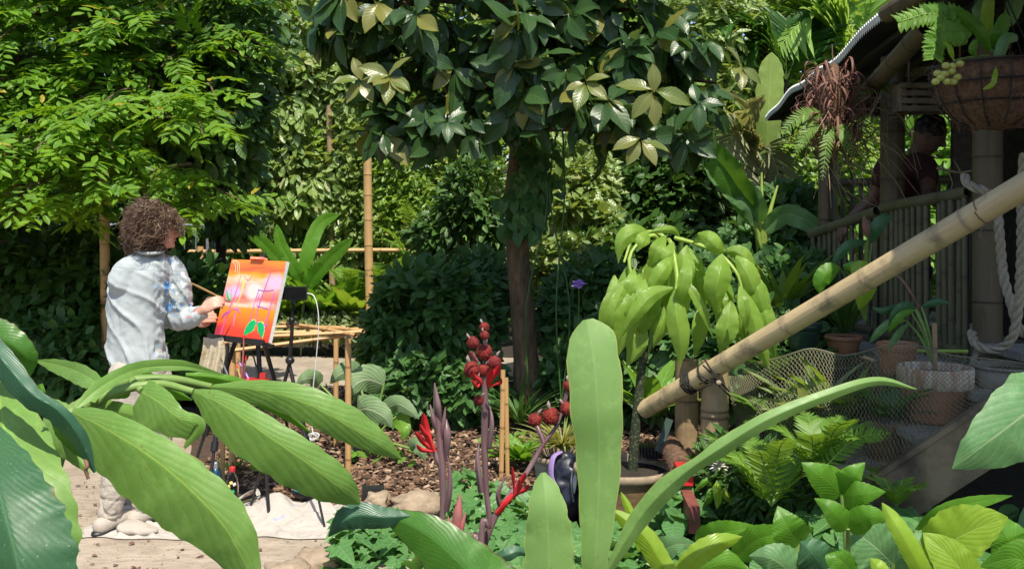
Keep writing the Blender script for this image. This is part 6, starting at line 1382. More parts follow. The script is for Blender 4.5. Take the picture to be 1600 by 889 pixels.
petal([(.55, .05), (.60, .13), (.68, .20), (.72, .215)], [.022, .034, .026]); petal([(.88, .04), (.85, .12), (.80, .19), (.74, .215)], [.018, .030, .022])
# easel
fa = P(421, 820, 5.12); fa[2] = 0; eas = empty('easel', fa, 'black metal tripod easel holding the orange painting', 'easel')
tb = CC-cu*(chh/2+.012); MB().box(tb+cn*.01, (.50, .06, .018), Rc).box(tb+cn*.035+cu*.01, (.50, .008, .022), Rc).build('tray', M['blackmetal'], eas, smooth=False)
MB().tube([tb+ce*.25+cn*.0, tb+ce*.29], .008, 8).build('tray_knob', M['black'], eas)
MB().tube([tb-cn*.03, CC+cu*.27-cn*.03], .011, 8).build('mast', M['blackmetal'], eas); MB().box(CC+cu*(chh/2+.008), (.11, .035, .016), Rc).build('top_clamp', M['canvas'], eas, smooth=False)
hub = CC-cn*.05+cu*.05
def leg(a, b, r0=.013, r1=.009, parent=eas, mat='blackmetal'):
    m_ = a*.45+b*.55; o = MB().tube([a, m_], r0, 10).tube([m_, b], r1, 10).build('leg', M[mat], parent); MB().tube([m_-nrm(b-a)*.02, m_+nrm(b-a)*.03], r0*1.5, 10).build('clamp', M['black'], o); MB().sphere(b, r1*1.6, 10, 8).build('foot', M['black'], o); return o
g3 = [P(421, 818, 5.12), P(284, 705, 5.75), P(500, 755, 5.9)]
for q in g3: q[2] = .01
leg(P(402, 520, 5.27), g3[0]); leg(P(372, 520, 5.35), vec(P(281, 720, 5.35)[0], 5.35, .36)*1.0+vec(-.0, 0, -.35)); leg(P(408, 520, 5.4), P(470, 700, 6.1)*vec(1, 1, 0)+vec(0, 0, .01))
leg(P(355, 540, 5.28), P(318, 830, 4.95)*vec(1, 1, 0)+vec(0, 0, .01))
# cloth rag on the easel
c = P(333, 528, 5.22); mb = MB(); nU, nV = 26, 34; G = np.zeros((nU, nV, 3))
for i in range(nU):
    for j in range(nV):
        u = i/(nU-1)-.5; v = j/(nV-1); w = .052+.012*math.sin(v*3)
        G[i, j] = c+vec(u*2*w+.006*math.sin(v*7), .018*math.sin(u*17+v*2)*(.3+v)-.01*v, -.005-v*.25+.012*math.sin(u*9+1)*v+.02*abs(u)*(1-v))
mb.grid(G); tag(mb.build('paint_rag', M['rag']), 'stained cloth rag hanging from the left end of the easel tray', 'rag')
# brush bundle and red tray
hairm = M['hair']
bx = empty('red_paint_box', P(392, 597, 5.15)-vec(0, 0, .02), 'red plastic paint box hung on the easel below the canvas', 'box')
MB().box(P(395, 597, 5.17), (.15, .10, .035), rotz(-.3)).build('box', M['red'], bx, smooth=False); MB().box(P(411, 590, 5.12), (.03, .03, .05)).build('lid', M['red'], bx, smooth=False); MB().box(P(385, 600, 5.11), (.05, .006, .012), rotz(-.3)).build('white_strip', M['white'], bx, smooth=False)
bk = 'paint brushes hung below the canvas'
for i, (a, b, c, lab) in enumerate([((381, 530), (376, 600), 'pinkbud', 'pink-handled paintbrush hanging highest under the tray'), ((397, 560), (403, 590), 'greenpot', 'green-handled paintbrush beside the centre easel leg'), ((384, 562), (378, 602), 'dead', 'reddish paintbrush hanging left of the green-handled one'), ((347, 565), (360, 600), 'steel', 'wide grey-tipped brush left of the red box'), ((371, 575), (377, 600), 'bam_tan', 'thin wooden-handled brush beside the wide grey-tipped brush'), ((374, 566), (392, 600), 'purple', 'dark violet-handled brush crossing the others')]):
    a, b = P(*a, 5.16+.01*i), P(*b, 5.18); r = empty('paintbrush', b, lab, 'paintbrush', bk); MB().tube(spline([a, (a+b)/2+vec(.003, 0, 0), b], 8), [.004, .006, .004], 8).build('handle', M[c], r); d_ = nrm(a-b); MB().tube([a, a+d_*.025], [.006, .002], 8).build('bristles', M['hair' if i % 2 else 'petal'], r)

# ================================================================== phone tripod
tf_ = P(470, 760, 5.3); tf_[2] = 0; tri = empty('phone_tripod', tf_, 'slim black tripod with clamp standing right of the easel', 'tripod')
ht = P(458, 472, 5.25); hb_ = P(452, 575, 5.28)
MB().tube([ht, P(456, 520, 5.26), hb_+vec(0, 0, .02)], [.008, .010, .012], 10).build('centre_column', M['blackmetal'], tri)
MB().sphere(P(456, 500, 5.26), .019, 12, 8).tube([P(447, 505, 5.26), P(467, 505, 5.26)], .008, 8).build('ball_head', M['black'], tri); MB().sphere(P(453, 563, 5.27), (.026, .026, .022), 12, 8).build('collar', M['black'], tri)
MB().box(P(459, 464, 5.235), (.03, .02, .07)).build('clamp', M['black'], tri, smooth=False)
for q in ((388, 790, 5.25), (508, 838, 5.0), (500, 780, 5.7)):
    e = P(*q); e[2] = .01; leg(hb_+vec(0, 0, .02), e, .010, .0065, tri)
ph_ = empty('phone', P(460, 459, 5.21), 'black phone filming sideways on the slim tripod', 'phone')
MB().box(P(460, 458, 5.205), (.142, .009, .072)).build('body', M['black'], ph_, smooth=False); MB().box(P(460, 458, 5.2045)-vec(0, .0053, 0), (.128, .001, .064)).build('screen', M['screen'], ph_, smooth=False)
cab = [P(*q) for q in ((480, 458, 5.2), (490, 462, 5.18), (496, 480, 5.17), (498, 510, 5.17), (494, 560, 5.17), (489, 610, 5.17), (487, 660, 5.17), (490, 680, 5.16))]
root = empty('white_cable', cab[-1], 'white charging cable hanging from the phone', 'cable')
MB().tube(spline(cab, 50), .0028, 6).build('cable', M['white'], root)
mb = MB()
for k in range(4): a = np.linspace(0, 6.28, 16); mb.tube(cab[-1]+np.stack([.03*np.cos(a)*(1-.1*k), .01*np.sin(a*2+k), .015*np.sin(a)-.004*k], 1), .002, 5)
mb.build('cable_knot', M['white'], root); MB().tube(spline([cab[-1], P(489, 700, 5.16), P(498, 745, 5.2), P(492, 790, 5.25)], 14), .0022, 5).build('cable_tail', M['white'], root)
# ================================================================== bamboo table
D1, D2 = 6.15, 6.9
bt = empty('bamboo_table', P(540, 720, 6.3)*vec(1, 1, 0), 'rough bamboo frame table behind the easel and phone', 'table')
for a, b in (((350, 527, 6.1), (565, 518, 6.2)), ((362, 548, 6.0), (562, 521, 6.25)), ((470, 511, 6.9), (568, 517, 6.2)), ((350, 520, 6.6), (560, 514, 6.7)), ((440, 505, 7.0), (556, 524, 6.05)), ((345, 536, 6.3), (550, 516, 6.5)), ((352, 512, 6.9), (540, 512, 6.95))):
    bamboo('pole', P(*a), P(*b), .013, M['bam_orange'], bt, seg=8, node=.3, bow=.01)
for px, py, D, r in ((544, 520, 6.2, .020), (525, 520, 6.9, .018), (363, 540, 6.05, .020), (372, 530, 6.8, .018)):
    a = P(px, py, D); bamboo('leg', a, a*vec(1, 1, 0), r, M['bam_orange'], bt, node=.3)
for c in (P(545, 527, 6.17), P(530, 515, 6.5), P(365, 540, 6.03)):
    for k in range(3): ringband(c+vec(0, 0, .008*k), vec(.2, 0, 1), .024, M['rope'], bt, 'lashing', .004)
tag(MB().box(P(556, 700, 6.35)*vec(1, 1, 0)+vec(0, 0, .17), (.04, .03, .34)).build('dark_stake', M['blackmetal'], smooth=False), 'short dark stake in the mulch beside the table leg', 'stake')
sk = 'bamboo stakes in the mulch bed'
for q0, q1, r, lab in (((786, 578), (783, 750), .016, 'flat-topped left bamboo stake of the close pair'), ((791, 590), (793, 735), .014, 'rounder right bamboo stake of the close pair')):
    a = P(*q0, 6.0); tag(bamboo('bamboo_stake', a, P(q1[0], q1[1], 6.0)*vec(1, 1, 0), r, M['bam_orange'], seg=10, node=.25), lab, 'stake', sk)
st_ = P(345, 640, 5.6); tag(MB().box(st_*vec(1, 1, 0)+vec(.01, 0, .3), (.022, .022, .6)).build('wooden_stake', M['wood_light'], smooth=False), 'pale square wooden stake behind the two bottles', 'stake')

# ================================================================== things on the ground
def draped(name, lab, x0, x1, y0, y1, nx, ny, hfun, mat, edge=.04, cat='cloth'):
    G = np.zeros((nx, ny, 3))
    for i in range(nx):
        for j in range(ny):
            u, v = i/(nx-1), j/(ny-1); ex = edge*(noise.noise(Vector((v*5, 1, 0)))); ey = edge*(noise.noise(Vector((u*7, 5, 0)))*1.4)
            x = x0+(x1-x0)*u+ex; y = y0+(y1-y0)*v+ey; z = hfun(x, y, u, v)
            G[i, j] = (x, y, z)
    return tag(MB().grid(G).build(name, mat), lab, cat)
def hf(x, y, u, v):
    r = abs(noise.noise(Vector((x*4.3, y*6.5, 1.2)))); r2_ = abs(noise.noise(Vector((x*11, y*9, 7))))
    hump = .09*math.exp(-((x+1.28)/.28)**2-((y-5.24)/.14)**2)+.06*math.exp(-((x+.95)/.16)**2-((y-5.15)/.12)**2)+.05*math.exp(-((x+1.62)/.14)**2-((y-5.35)/.1)**2)
    side = min(u, 1-u, v, 1-v); e = min(1, side/.06)
    return .010+hump*(.5+1.3*r)+e*(.11*max(0, .16-r)+.07*max(0, .13-r2_))+.004*noise.fractal(Vector((x*16, y*16, 2)), 1, 2, 3)*e
draped('drop_cloth', 'crumpled cream drop cloth spread under the easel', -2.22, -.72, 4.86, 5.42, 150, 90, hf, M['dropcloth'])
# bundle of cloth by the foot and shoes
mb = MB(); q = P(205, 824, 4.96); q[2] = .035; mb.sphere(q, (.07, .08, .032), 18, 12); mb.sphere(q+vec(.07, -.02, -.008), (.08, .05, .026), 16, 10)
tag(link('slipper', remesh(mb, .008, 2, [M['trouser']], 'slipper', lambda co, no: np.array([.01*noise.fractal(Vector(c)*14, 1, 2, 3) for c in co]))), 'soft beige slipper lying flat on the path behind the painter\'s foot', 'slipper')
def lath(name, lab, px, py, D, prof_, mat, cat, parts=(), group=None):
    c = P(px, py, D); c[2] = .0 if py > 700 else c[2]; root = empty(name, c, lab, cat, group)
    for nm, pr, m_ in parts: MB().lathe(c, pr, 28).build(nm, M[m_], root)
    return root
M['bluebottle'] = plain('dark_blue_steel', (.012, .035, .065), .3, .3, c2=(.02, .09, .16), scale=3)
m, nt, b, out = NT('clear_plastic'); b.inputs['Transmission Weight'].default_value = 1; b.inputs['Roughness'].default_value = .05; b.inputs['IOR'].default_value = 1.2; b.inputs['Base Color'].default_value = (.92, .95, .95, 1); M['clear'] = m
lath('steel_bottle', 'dark blue steel bottle with silver cap behind the leaf tip', 337, 775, 5.5, None, None, 'bottle', [('body', [(0, .002), (.034, .002), (.036, .01), (.036, .16), (.030, .19), (.018, .205)], 'bluebottle'), ('cap', [(.019, .20), (.021, .205), (.021, .235), (.018, .24), (0, .24)], 'steel')])
r = lath('plastic_bottle', 'clear plastic bottle with red cap and stickers', 363, 790, 5.42, None, None, 'bottle', [('body', [(0, .004), (.032, .003), (.036, .012), (.035, .04), (.033, .06), (.036, .08), (.036, .13), (.028, .17), (.013, .195), (.013, .205)], 'clear'), ('cap', [(.016, .203), (.017, .206), (.017, .228), (.015, .232), (0, .232)], 'red'), ('water', [(0, .006), (.033, .008), (.032, .06), (0, .06)], 'steel')])
c = world_origin(r)
for i, (a, z, mt) in enumerate(((-.3, .13, 'yellow_paint'), (.35, .10, 'green_paint'), (-.7, .10, 'white'), (.1, .15, 'yellow_paint'), (.6, .14, 'white'))):
    MB().box(c+vec(math.sin(a)*.0365, -math.cos(a)*.0365, z), (.018, .0012, .016), rotz(a)@rot_axes(vec(1, 0, .4), vec(0, 1, 0), vec(-.4, 0, 1))).build('sticker', M[mt], r, smooth=False)
a, b_ = P(372, 808, 5.2), P(402, 780, 5.3); a[2], b_[2] = .10, .115
r = empty('crushed_bottle', a, 'crushed clear plastic bottle lying on the drop cloth', 'bottle'); MB().tube(spline([a, (a+b_)/2, b_], 12), [.018, .026, .03, .028], 14).build('body', M['clear'], r); MB().tube([a-nrm(b_-a)*.02, a], .012, 12).build('cap', M['steel'], r)
tag(MB().box(P(583, 777, 5.5)*vec(1, 1, 0)+vec(0, 0, .06), (.125, .08, .07), rotz(.15)).build('battery_box', M['black'], smooth=False), 'small black box on the stones right of the cloth', 'box')
a = P(500, 790, 5.45)*vec(1, 1, 0)+vec(0, 0, .075)
r = empty('black_pouch', a, 'flat black pouch with light blue stripe lying behind the cloth', 'pouch')
me_ = MB().sphere(a, (.16, .07, .045), 20, 12).build('body', M['black'], r); MB().tube(spline([a+vec(-.13, -.045, .03), a+vec(-.10, -.06, .022), a+vec(-.06, -.07, .01)], 8), .010, 8, flat=.5).build('stripe', M['bluebottle'] if False else plain('cyan_trim', (.05, .5, .72), .4), r)
# rocks, bag and backpack
bg_ = [P(722, 806, 5.3), P(790, 800, 5.35), P(868, 790, 5.4)]
for q in bg_: q[2] = .07
mb = MB(); mb.tube(spline(bg_, 30), .055+.006*np.sin(np.arange(30)*.9), 14); mb.sphere(bg_[0], .05, 12, 8)
tag(link('tripod_bag', remesh(mb, .01, 2, [plain('black_nylon', (.012, .012, .014), .45)], 'tripod_bag', lambda co, no: np.array([.012*noise.fractal(Vector(c)*11, 1, 2, 3) for c in co]))), 'long black nylon bag lying across the edge of the mulch', 'bag')
c = P(885, 762, 5.15); c[2] = .0; bp_ = empty('backpack', c, 'dark navy backpack with lilac strap leaning on the planter', 'backpack'); nav = plain('navy_nylon', (.012, .014, .03), .4)
mb = MB(); mb.sphere(c+vec(0, 0, .19), (.105, .09, .20), 20, 14); mb.sphere(c+vec(.02, -.06, .13), (.075, .05, .10), 16, 10)
link('body', remesh(mb, .01, 3, [nav], 'body', lambda co, no: np.array([.02*noise.fractal(Vector(q_)*9, 1, 2, 3) for q_ in co])), bp_)
MB().tube(spline([c+vec(-.03, -.02, .385), c+vec(-.075, -.06, .36), c+vec(-.085, -.085, .27), c+vec(-.05, -.11, .2)], 16), [.016, .02, .016], 8, flat=.3).build('strap', plain('lilac_webbing', (.33, .22, .5), .6), bp_)
MB().tube(spline([c+vec(.04, -.09, .34), c+vec(.02, -.13, .26), c+vec(.03, -.13, .15)], 12), .006, 6).build('zip', M['steel'], bp_); MB().tube(spline([c+vec(.05, -.085, .30), c+vec(.035, -.115, .24), c+vec(.03, -.12, .19)], 12), [.008, .015, .008], 8, flat=.3).build('pale_stripe', M['white'], bp_)
# ================================================================== foreground plants
def fleaf(root, sp, wl, wr, mt, sh='oval', fold=.25, seed=0, wave=.04, arch=.15, n=44, cols=10, freq=3):
    w = prof(sh, wl, wr) if isinstance(sh, str) else sh
    return blade(sp, w, M[mt], root, fold=fold, wave=wave, arch=arch, seed=seed, n=n, cols=cols, freq=freq)
# --- large-leaved plant at left
b = P(40, 900, 1.7); lp = empty('large_leaved_plant', (b[0], b[1], 0), 'large plant with broad matt green leaves spreading from the left edge', 'plant')
LE = [
 ([(112, 643, 1.45), (165, 668, 1.40), (240, 715, 1.36), (310, 775, 1.34), (360, 835, 1.34), (404, 925, 1.36)], [(0, 6, 12), (.08, 18, 36), (.2, 28, 60), (.4, 37, 78), (.6, 44, 74), (.75, 44, 58), (.88, 32, 38), (1, 4, 4)], 'L_main', .22),
 ([(303, 612, 1.62), (350, 632, 1.58), (420, 680, 1.54), (485, 725, 1.54), (530, 760, 1.56), (563, 787, 1.60)], [(0, 5, 8), (.12, 15, 34), (.3, 24, 54), (.55, 30, 52), (.75, 30, 38), (.9, 19, 18), (1, 1, 1)], 'L_main', .2),
 ([(330, 604, 1.72), (400, 608, 1.70), (470, 626, 1.68), (530, 656, 1.68), (585, 690, 1.70), (628, 718, 1.74)], [(0, 3, 5), (.15, 12, 20), (.4, 26, 30), (.65, 30, 28), (.85, 20, 15), (1, 1, 1)], 'L_main', .2),
 ([(222, 611, 1.62), (250, 628, 1.58), (280, 652, 1.56), (312, 664, 1.56), (288, 700, 1.57)], [(0, 22, 50), (.25, 22, 48), (.5, 14, 34), (.8, 10, 14), (1, 2, 2)], 'L_main', .15),
 ([(145, 628, 1.6), (150, 600, 1.64), (125, 582, 1.68), (90, 570, 1.72), (55, 563, 1.74)], [(0, 4, 4), (.2, 16, 12), (.5, 20, 14), (.8, 13, 8), (1, 1, 1)], 'L_main', -.3),
 ([(118, 638, 1.55), (150, 610, 1.58), (190, 586, 1.62), (230, 574, 1.66), (290, 573, 1.68), (350, 586, 1.72)], [(0, 3, 3), (.2, 12, 10), (.45, 12, 9), (.75, 11, 7), (1, 1, 1)], 'L_main', -.3),
 ([(215, 585, 1.70), (235, 592, 1.74), (262, 606, 1.78), (300, 625, 1.82)], [(0, 4, 8), (.3, 10, 20), (.7, 8, 18), (1, 1, 1)], 'L_fresh', .6),
 ([(150, 598, 1.66), (178, 606, 1.68), (196, 614, 1.70), (168, 622, 1.72)], [(0, 5, 5), (.5, 12, 12), (1, 2, 2)], 'L_fresh', .5),
 ([(290, 586, 1.74), (340, 590, 1.76), (400, 610, 1.8), (486, 676, 1.86)], [(0, 4, 8), (.35, 8, 26), (.7, 8, 22), (1, 1, 1)], 'L_fresh', .5),
 ([(140, 640, 1.66), (170, 640, 1.64), (220, 652, 1.62), (262, 672, 1.62)], [(0, 6, 5), (.3, 16, 14), (.7, 14, 12), (1, 1, 1)], 'L_main', .2),
 ([(70, 628, 1.62), (90, 650, 1.58), (105, 690, 1.56), (140, 740, 1.55)], [(0, 10, 10), (.3, 24, 26), (.7, 20, 24), (1, 2, 2)], 'L_main', .3),
 ([(20, 618, 1.7), (45, 626, 1.68), (70, 634, 1.66), (95, 650, 1.66)], [(0, 4, 4), (.5, 10, 10), (1, 1, 1)], 'L_main', .3),
 ([(80, 632, 1.6), (110, 640, 1.6), (80, 648, 1.62), (72, 668, 1.62)], [(0, 4, 4), (.5, 8, 8), (1, 2, 2)], 'L_lime', .3)]
for i, (sp, w, mt, fo) in enumerate(LE): fleaf(lp, sp, 0, 0, mt, w, fo, seed=100+i, wave=.05)
for q in (((112, 643, 1.47), (95, 700, 1.6), (60, 830, 1.75), (45, 1000, 1.8)), ((303, 612, 1.64), (240, 600, 1.66), (150, 628, 1.62), (90, 720, 1.7), (55, 900, 1.75)), ((330, 604, 1.74), (262, 592, 1.7), (180, 600, 1.66), (120, 640, 1.6)), ((222, 611, 1.64), (190, 588, 1.68), (140, 628, 1.62)), ((55, 668, 1.62), (100, 655, 1.6), (118, 640, 1.56))):
    stalk(q, [.006, .009, .014], M['stem'], lp, 'leaf_stalk')
MB().tube([P(52, 900, 1.76), vec(b[0], b[1], 0)], [.016, .022], 10).build('stem', M['stem'], lp)
# dark leaf plant bottom left
b = P(-60, 900, 1.35); lq = empty('ribbed_leaf_plant', (b[0], b[1], 0), 'deep green ribbed leaf filling the bottom left corner', 'plant')
fleaf(lq, [(-8, 560, 1.42), (2, 640, 1.32), (18, 730, 1.24), (36, 820, 1.2), (44, 925, 1.2)], 0, 0, 'L_main', [(0, 4, 4), (.15, 30, 20), (.35, 66, 70), (.6, 84, 80), (.8, 90, 80), (1, 66, 60)], .3, 131, wave=.035)
fleaf(lq, [(-30, 660, 1.22), (-8, 740, 1.14), (10, 810, 1.10), (28, 880, 1.08), (36, 950, 1.08)], 0, 0, 'L_deep', [(0, 20, 20), (.2, 60, 50), (.5, 92, 80), (.75, 96, 80), (1, 76, 60)], .35, 132, wave=.035)
MB().tube([P(-40, 620, 1.45), vec(b[0], b[1]+.1, 0)], [.012, .02], 10).build('stem', M['stem'], lq)
b = P(-60, 520, 1.35); lr = empty('canna_plant', (b[0], b[1], 0), 'canna with bluish twisted leaf and dark green leaf at left edge', 'canna plant')
fleaf(lr, [(-60, 500, 1.3), (-15, 522, 1.3), (20, 540, 1.3), (42, 562, 1.31), (46, 588, 1.33)], 0, 0, 'L_red', [(0, 30, 30), (.4, 30, 26), (.75, 20, 17), (1, 2, 2)], .3, 133)
fleaf(lr, [(-30, 520, 1.25), (10, 570, 1.24), (50, 615, 1.23), (90, 640, 1.23), (122, 680, 1.24), (148, 738, 1.26)], 0, 0, 'L_teal', [(0, 20, 14), (.25, 20, 24), (.5, 10, 22), (.7, 12, 22), (.85, 14, 14), (1, 2, 2)], .5, 134, wave=.08)
fleaf(lr, [(78, 640, 1.26), (95, 668, 1.26), (112, 690, 1.27), (140, 722, 1.28)], 0, 0, 'L_red', [(0, 4, 4), (.4, 10, 14), (.8, 9, 10), (1, 1, 1)], .5, 135)
fleaf(lr, [(62, 600, 1.27), (66, 615, 1.27), (66, 630, 1.28), (60, 645, 1.28)], 0, 0, 'L_fresh', [(0, 5, 5), (.5, 6, 6), (1, 1, 1)], .4, 136)
MB().tube([P(-50, 510, 1.3), vec(b[0], b[1], 0)], [.010, .02], 10).build('stem', M['stem'], lr)
stalk(((133, 715, 1.26), (136, 728, 1.25), (134, 735, 1.25), (138, 748, 1.25)), [.003, .002], M['dead'], lr, 'dry_tip')

# --- canna group in the middle
cg = 'red-flowering cannas in the foreground'
def pods(root, lst, D):
    for i, (px, py, r) in enumerate(lst):
        c = P(px, py, D-.02*(i % 3)); rr = .76*r*D/F; mb = MB(); mb.sphere(c, (rr, rr, rr*1.05), 20, 14)
        me_ = mb.mesh('pod', [M['pod']]); k = len(me_.vertices); co = np.empty(k*3, np.float32); me_.vertices.foreach_get('co', co); co = co.reshape(-1, 3)
        d_ = co-c.astype(np.float32); a = np.arctan2(d_[:, 0], d_[:, 2]+.3*d_[:, 1]); ln = -.10*np.abs(np.cos(1.5*a+i))**8; nz = np.array([noise.noise(Vector(q*420)) for q in co])
        co = co+d_*(ln+.09*nz)[:, None]; me_.vertices.foreach_set('co', co.ravel()); o = link('seed_pod', me_, root)
        sk_ = MB()
        for _ in range(170):
            v = nrm(rng.normal(size=3)); sk_.tube([c+v*rr*.93, c+v*rr*1.13], [rr*.06, rr*.012], 4, cap=False)
        sk_.build('bristles', M['pod'], o)
        t = nrm(vec(rng.normal()*.5, -.2, .9)); MB().tube(spline([c+t*rr*.9, c+t*rr*1.5, c+t*rr*2.0+vec(.002, 0, 0)], 6), [rr*.16, rr*.28, rr*.05], 6).build('dry_sepals', M['dry_tip'], o)
def flower(root, px, py, D, s_, n=4, dirs=None, mat='petal'):
    c = P(px, py, D)
    for i in range(n):
        d_ = nrm(vec(*(dirs[i] if dirs else (rng.normal()*.5, -.2, 1)))); e = c+d_*s_; sd2 = nrm(np.cross(d_, vec(0, 1, 0)))
        MB().tube(spline([c, c+d_*s_*.4+sd2*s_*.05, c+d_*s_*.75+sd2*s_*.06, e-sd2*s_*.10+vec(0, -.006, 0)], 12), [s_*.05, s_*.10, s_*.20, s_*.17, s_*.03], 10, flat=.22).build('petal', M[mat], root)
def petals(root, lst, D, mat='petal'):
    for i, (sp, w) in enumerate(lst): blade([(x, y, D-.01*k-.004*i) for k, (x, y) in enumerate(sp)], [(0, w*.3, w*.3), (.4, w*.8, w*.7), (.7, w, w), (.9, w*.7, w*.6), (1, w*.1, w*.1)], M[mat], root, name='petal', fold=.8, wave=.12, n=18, cols=4, seed=i)
def canna(lab, pts, rad, foot_px, D):
    b = P(foot_px, 900, D); root = empty('canna_flower_stem', (b[0], b[1], 0), lab, 'canna', cg); p = [P(*q) for q in pts]+[vec(b[0], b[1], 0)]
    q = spline(p, 60); MB().tube(q, [.62*x_ for x_ in rad], 12).build('stem', M['purple_stem'], root); return root
D = 1.75
s1 = canna('purple canna spike with pointed buds and one red flower at its left', [(679, 598, D), (683, 640, D), (688, 700, D), (692, 760, D), (691, 830, D), (690, 900, D)], [.002, .010, .011, .0115, .009, .0085, .010, .012], 692, D)
for a, b_, r in (((683, 680), (672, 632), .006), ((690, 690), (696, 636), .006), ((688, 660), (681, 606), .008)):
    MB().tube(spline([P(*a, D), P((a[0]+b_[0])/2, (a[1]+b_[1])/2, D-.01), P(*b_, D-.01)], 10), [r*.45, r*.75, .0012], 8).build('bud', M['purple_stem'], s1)
MB().tube(spline([P(697, 720, D), P(699, 680, D-.01), P(696, 655, D)], 10), [.004, .0075, .003], 8).build('sheath', M['purple_stem'], s1)
petals(s1, [([(681, 708), (672, 690), (665, 668), (662, 645)], 7), ([(680, 706), (670, 698), (660, 688), (649, 674)], 5), ([(680, 706), (668, 704), (658, 702), (651, 694)], 4), ([(679, 706), (670, 682), (663, 676), (656, 662)], 5)], D)
MB().tube(spline([P(690, 730, D), P(684, 718, D), P(679, 705, D)], 8), [.005, .007, .005], 8).build('flower_stalk', M['purple_stem'], s1)
s2 = canna('tallest purple canna stem topped by a cluster of red seed pods', [(757, 520, D), (757, 580, D), (758, 640, D), (757, 700, D), (760, 770, D), (764, 820, D), (750, 900, D)], [.004, .006, .011, .010, .008, .008, .010, .014], 748, D)
pods(s2, [(757, 511, 10), (757, 524, 9), (739, 535, 12), (757, 550, 16), (773, 566, 13), (737, 577, 16), (755, 578, 13), (748, 625, 10), (748, 596, 9)], D)
petals(s2, [([(764, 606), (768, 592), (776, 580), (782, 570)], 6), ([(762, 606), (763, 594), (766, 584), (768, 576)], 5), ([(768, 604), (776, 600), (782, 598), (783, 590)], 3), ([(754, 602), (749, 594), (742, 588), (738, 582)], 4), ([(750, 598), (746, 604), (742, 600), (736, 592)], 3)], D-.03)
petals(s2, [([(748, 566), (742, 560), (737, 553), (733, 549)], 5)], D-.05, 'pinkbud')
s3 = canna('branching canna stem with round red pods beside the upright blade', [(880, 640, 1.85), (868, 668, 1.84), (850, 692, 1.83), (825, 735, 1.82), (795, 775, 1.8), (770, 815, 1.79), (750, 870, 1.78), (742, 900, 1.78)], [.004, .006, .008, .009, .010, .012, .014], 738, 1.78)
pods(s3, [(836, 656, 14), (861, 650, 17), (885, 638, 13), (889, 603, 12)], 1.85)
MB().tube(spline([P(850, 692, 1.83), P(842, 672, 1.84), P(836, 660, 1.85)], 8), .005, 6).build('pod_stalk', M['purple_stem'], s3)
MB().tube(spline([P(880, 636, 1.85), P(886, 612, 1.85), P(889, 590, 1.85)], 8), .0045, 6).build('pod_stalk', M['purple_stem'], s3)
petals(s3, [([(802, 778), (808, 762), (815, 750), (822, 738)], 5), ([(803, 776), (803, 758), (802, 744), (800, 728)], 3), ([(804, 776), (814, 768), (822, 764), (826, 756)], 4), ([(800, 778), (806, 772), (812, 760), (812, 748)], 4)], 1.78)
MB().tube(spline([P(778, 800, 1.79), P(790, 785, 1.78), P(802, 772, 1.78)], 8), [.007, .006, .005], 8).build('flower_stalk', M['petal'], s3)
s4 = canna('small pinkish canna bud cluster low between the two tall stems', [(713, 800, 1.8), (710, 840, 1.8), (705, 900, 1.8)], [.005, .006, .008, .009], 703, 1.8)
for a, b_, r in (((712, 850), (719, 772), .011), ((706, 850), (700, 806), .006), ((716, 850), (728, 800), .006)): MB().tube(spline([P(*a, 1.8), P((a[0]*.6+b_[0]*.4), (a[1]+b_[1])/2, 1.79), P(*b_, 1.79)], 12), [r*.5, r, r*.8, .001], 8).build('bud', M['pinkbud'], s4)
for (sp, w, rt_) in (([(752, 770, 1.74), (748, 740, 1.73), (746, 715, 1.73), (749, 690, 1.74)], 5, s2), ([(764, 700, 1.74), (768, 670, 1.73), (768, 650, 1.73), (764, 630, 1.74)], 4, s2), ([(697, 800, 1.74), (702, 770, 1.73), (703, 740, 1.73), (699, 712, 1.74)], 5, s1), ([(782, 792, 1.78), (778, 775, 1.77), (782, 760, 1.77), (790, 745, 1.78)], 4, s3)):
    blade(sp, [(0, w, w), (.5, w*.9, w*.9), (1, .5, .5)], M['purple_stem'], rt_, name='bract', fold=1.2, n=14, cols=4)
# canna leaves
b = P(700, 960, 1.6); c1 = empty('canna_leaf_plant', (b[0], b[1], 0), 'red-edged canna leaf curling over the drop cloth', 'canna plant')
fleaf(c1, [(770, 935, 1.55), (720, 880, 1.56), (675, 840, 1.58), (630, 815, 1.60), (596, 806, 1.62)], 0, 0, 'L_red', [(0, 60, 60), (.3, 50, 44), (.6, 34, 30), (.85, 16, 14), (1, 6, 6)], .2, 140, wave=.03)
fleaf(c1, [(640, 806, 1.60), (600, 808, 1.6), (560, 805, 1.6), (535, 815, 1.6), (513, 838, 1.62)], 0, 0, 'L_teal', [(0, 6, 4), (.2, 16, 16), (.45, 22, 22), (.7, 18, 20), (1, 1, 1)], .35, 141, wave=.08)
MB().tube([P(770, 930, 1.56), vec(b[0], b[1], 0)], [.012, .018], 10).build('stem', M['purple_stem'], c1)
fleaf(s3, [(770, 872, 1.76), (790, 868, 1.75), (815, 862, 1.76), (850, 880, 1.78)], 0, 0, 'L_teal', [(0, 3, 3), (.4, 14, 10), (1, 1, 1)], .3, 142)
b = P(930, 960, 1.5); c2 = empty('upright_canna_leaf', (b[0], b[1], 0), 'tall upright pale green blade standing in front of the brown pot', 'canna plant')
fleaf(c2, [(928, 960, 1.52), (930, 880, 1.50), (934, 800, 1.50), (937, 720, 1.50), (934, 640, 1.49), (928, 560, 1.50), (917, 499, 1.52)], 0, 0, 'L_blade', [(0, 8, 8), (.15, 20, 19), (.38, 31, 30), (.52, 37, 34), (.70, 44, 41), (.86, 42, 40), (.93, 34, 38), (.97, 22, 28), (1, 6, 10)], .12, 143, wave=.025, freq=2)
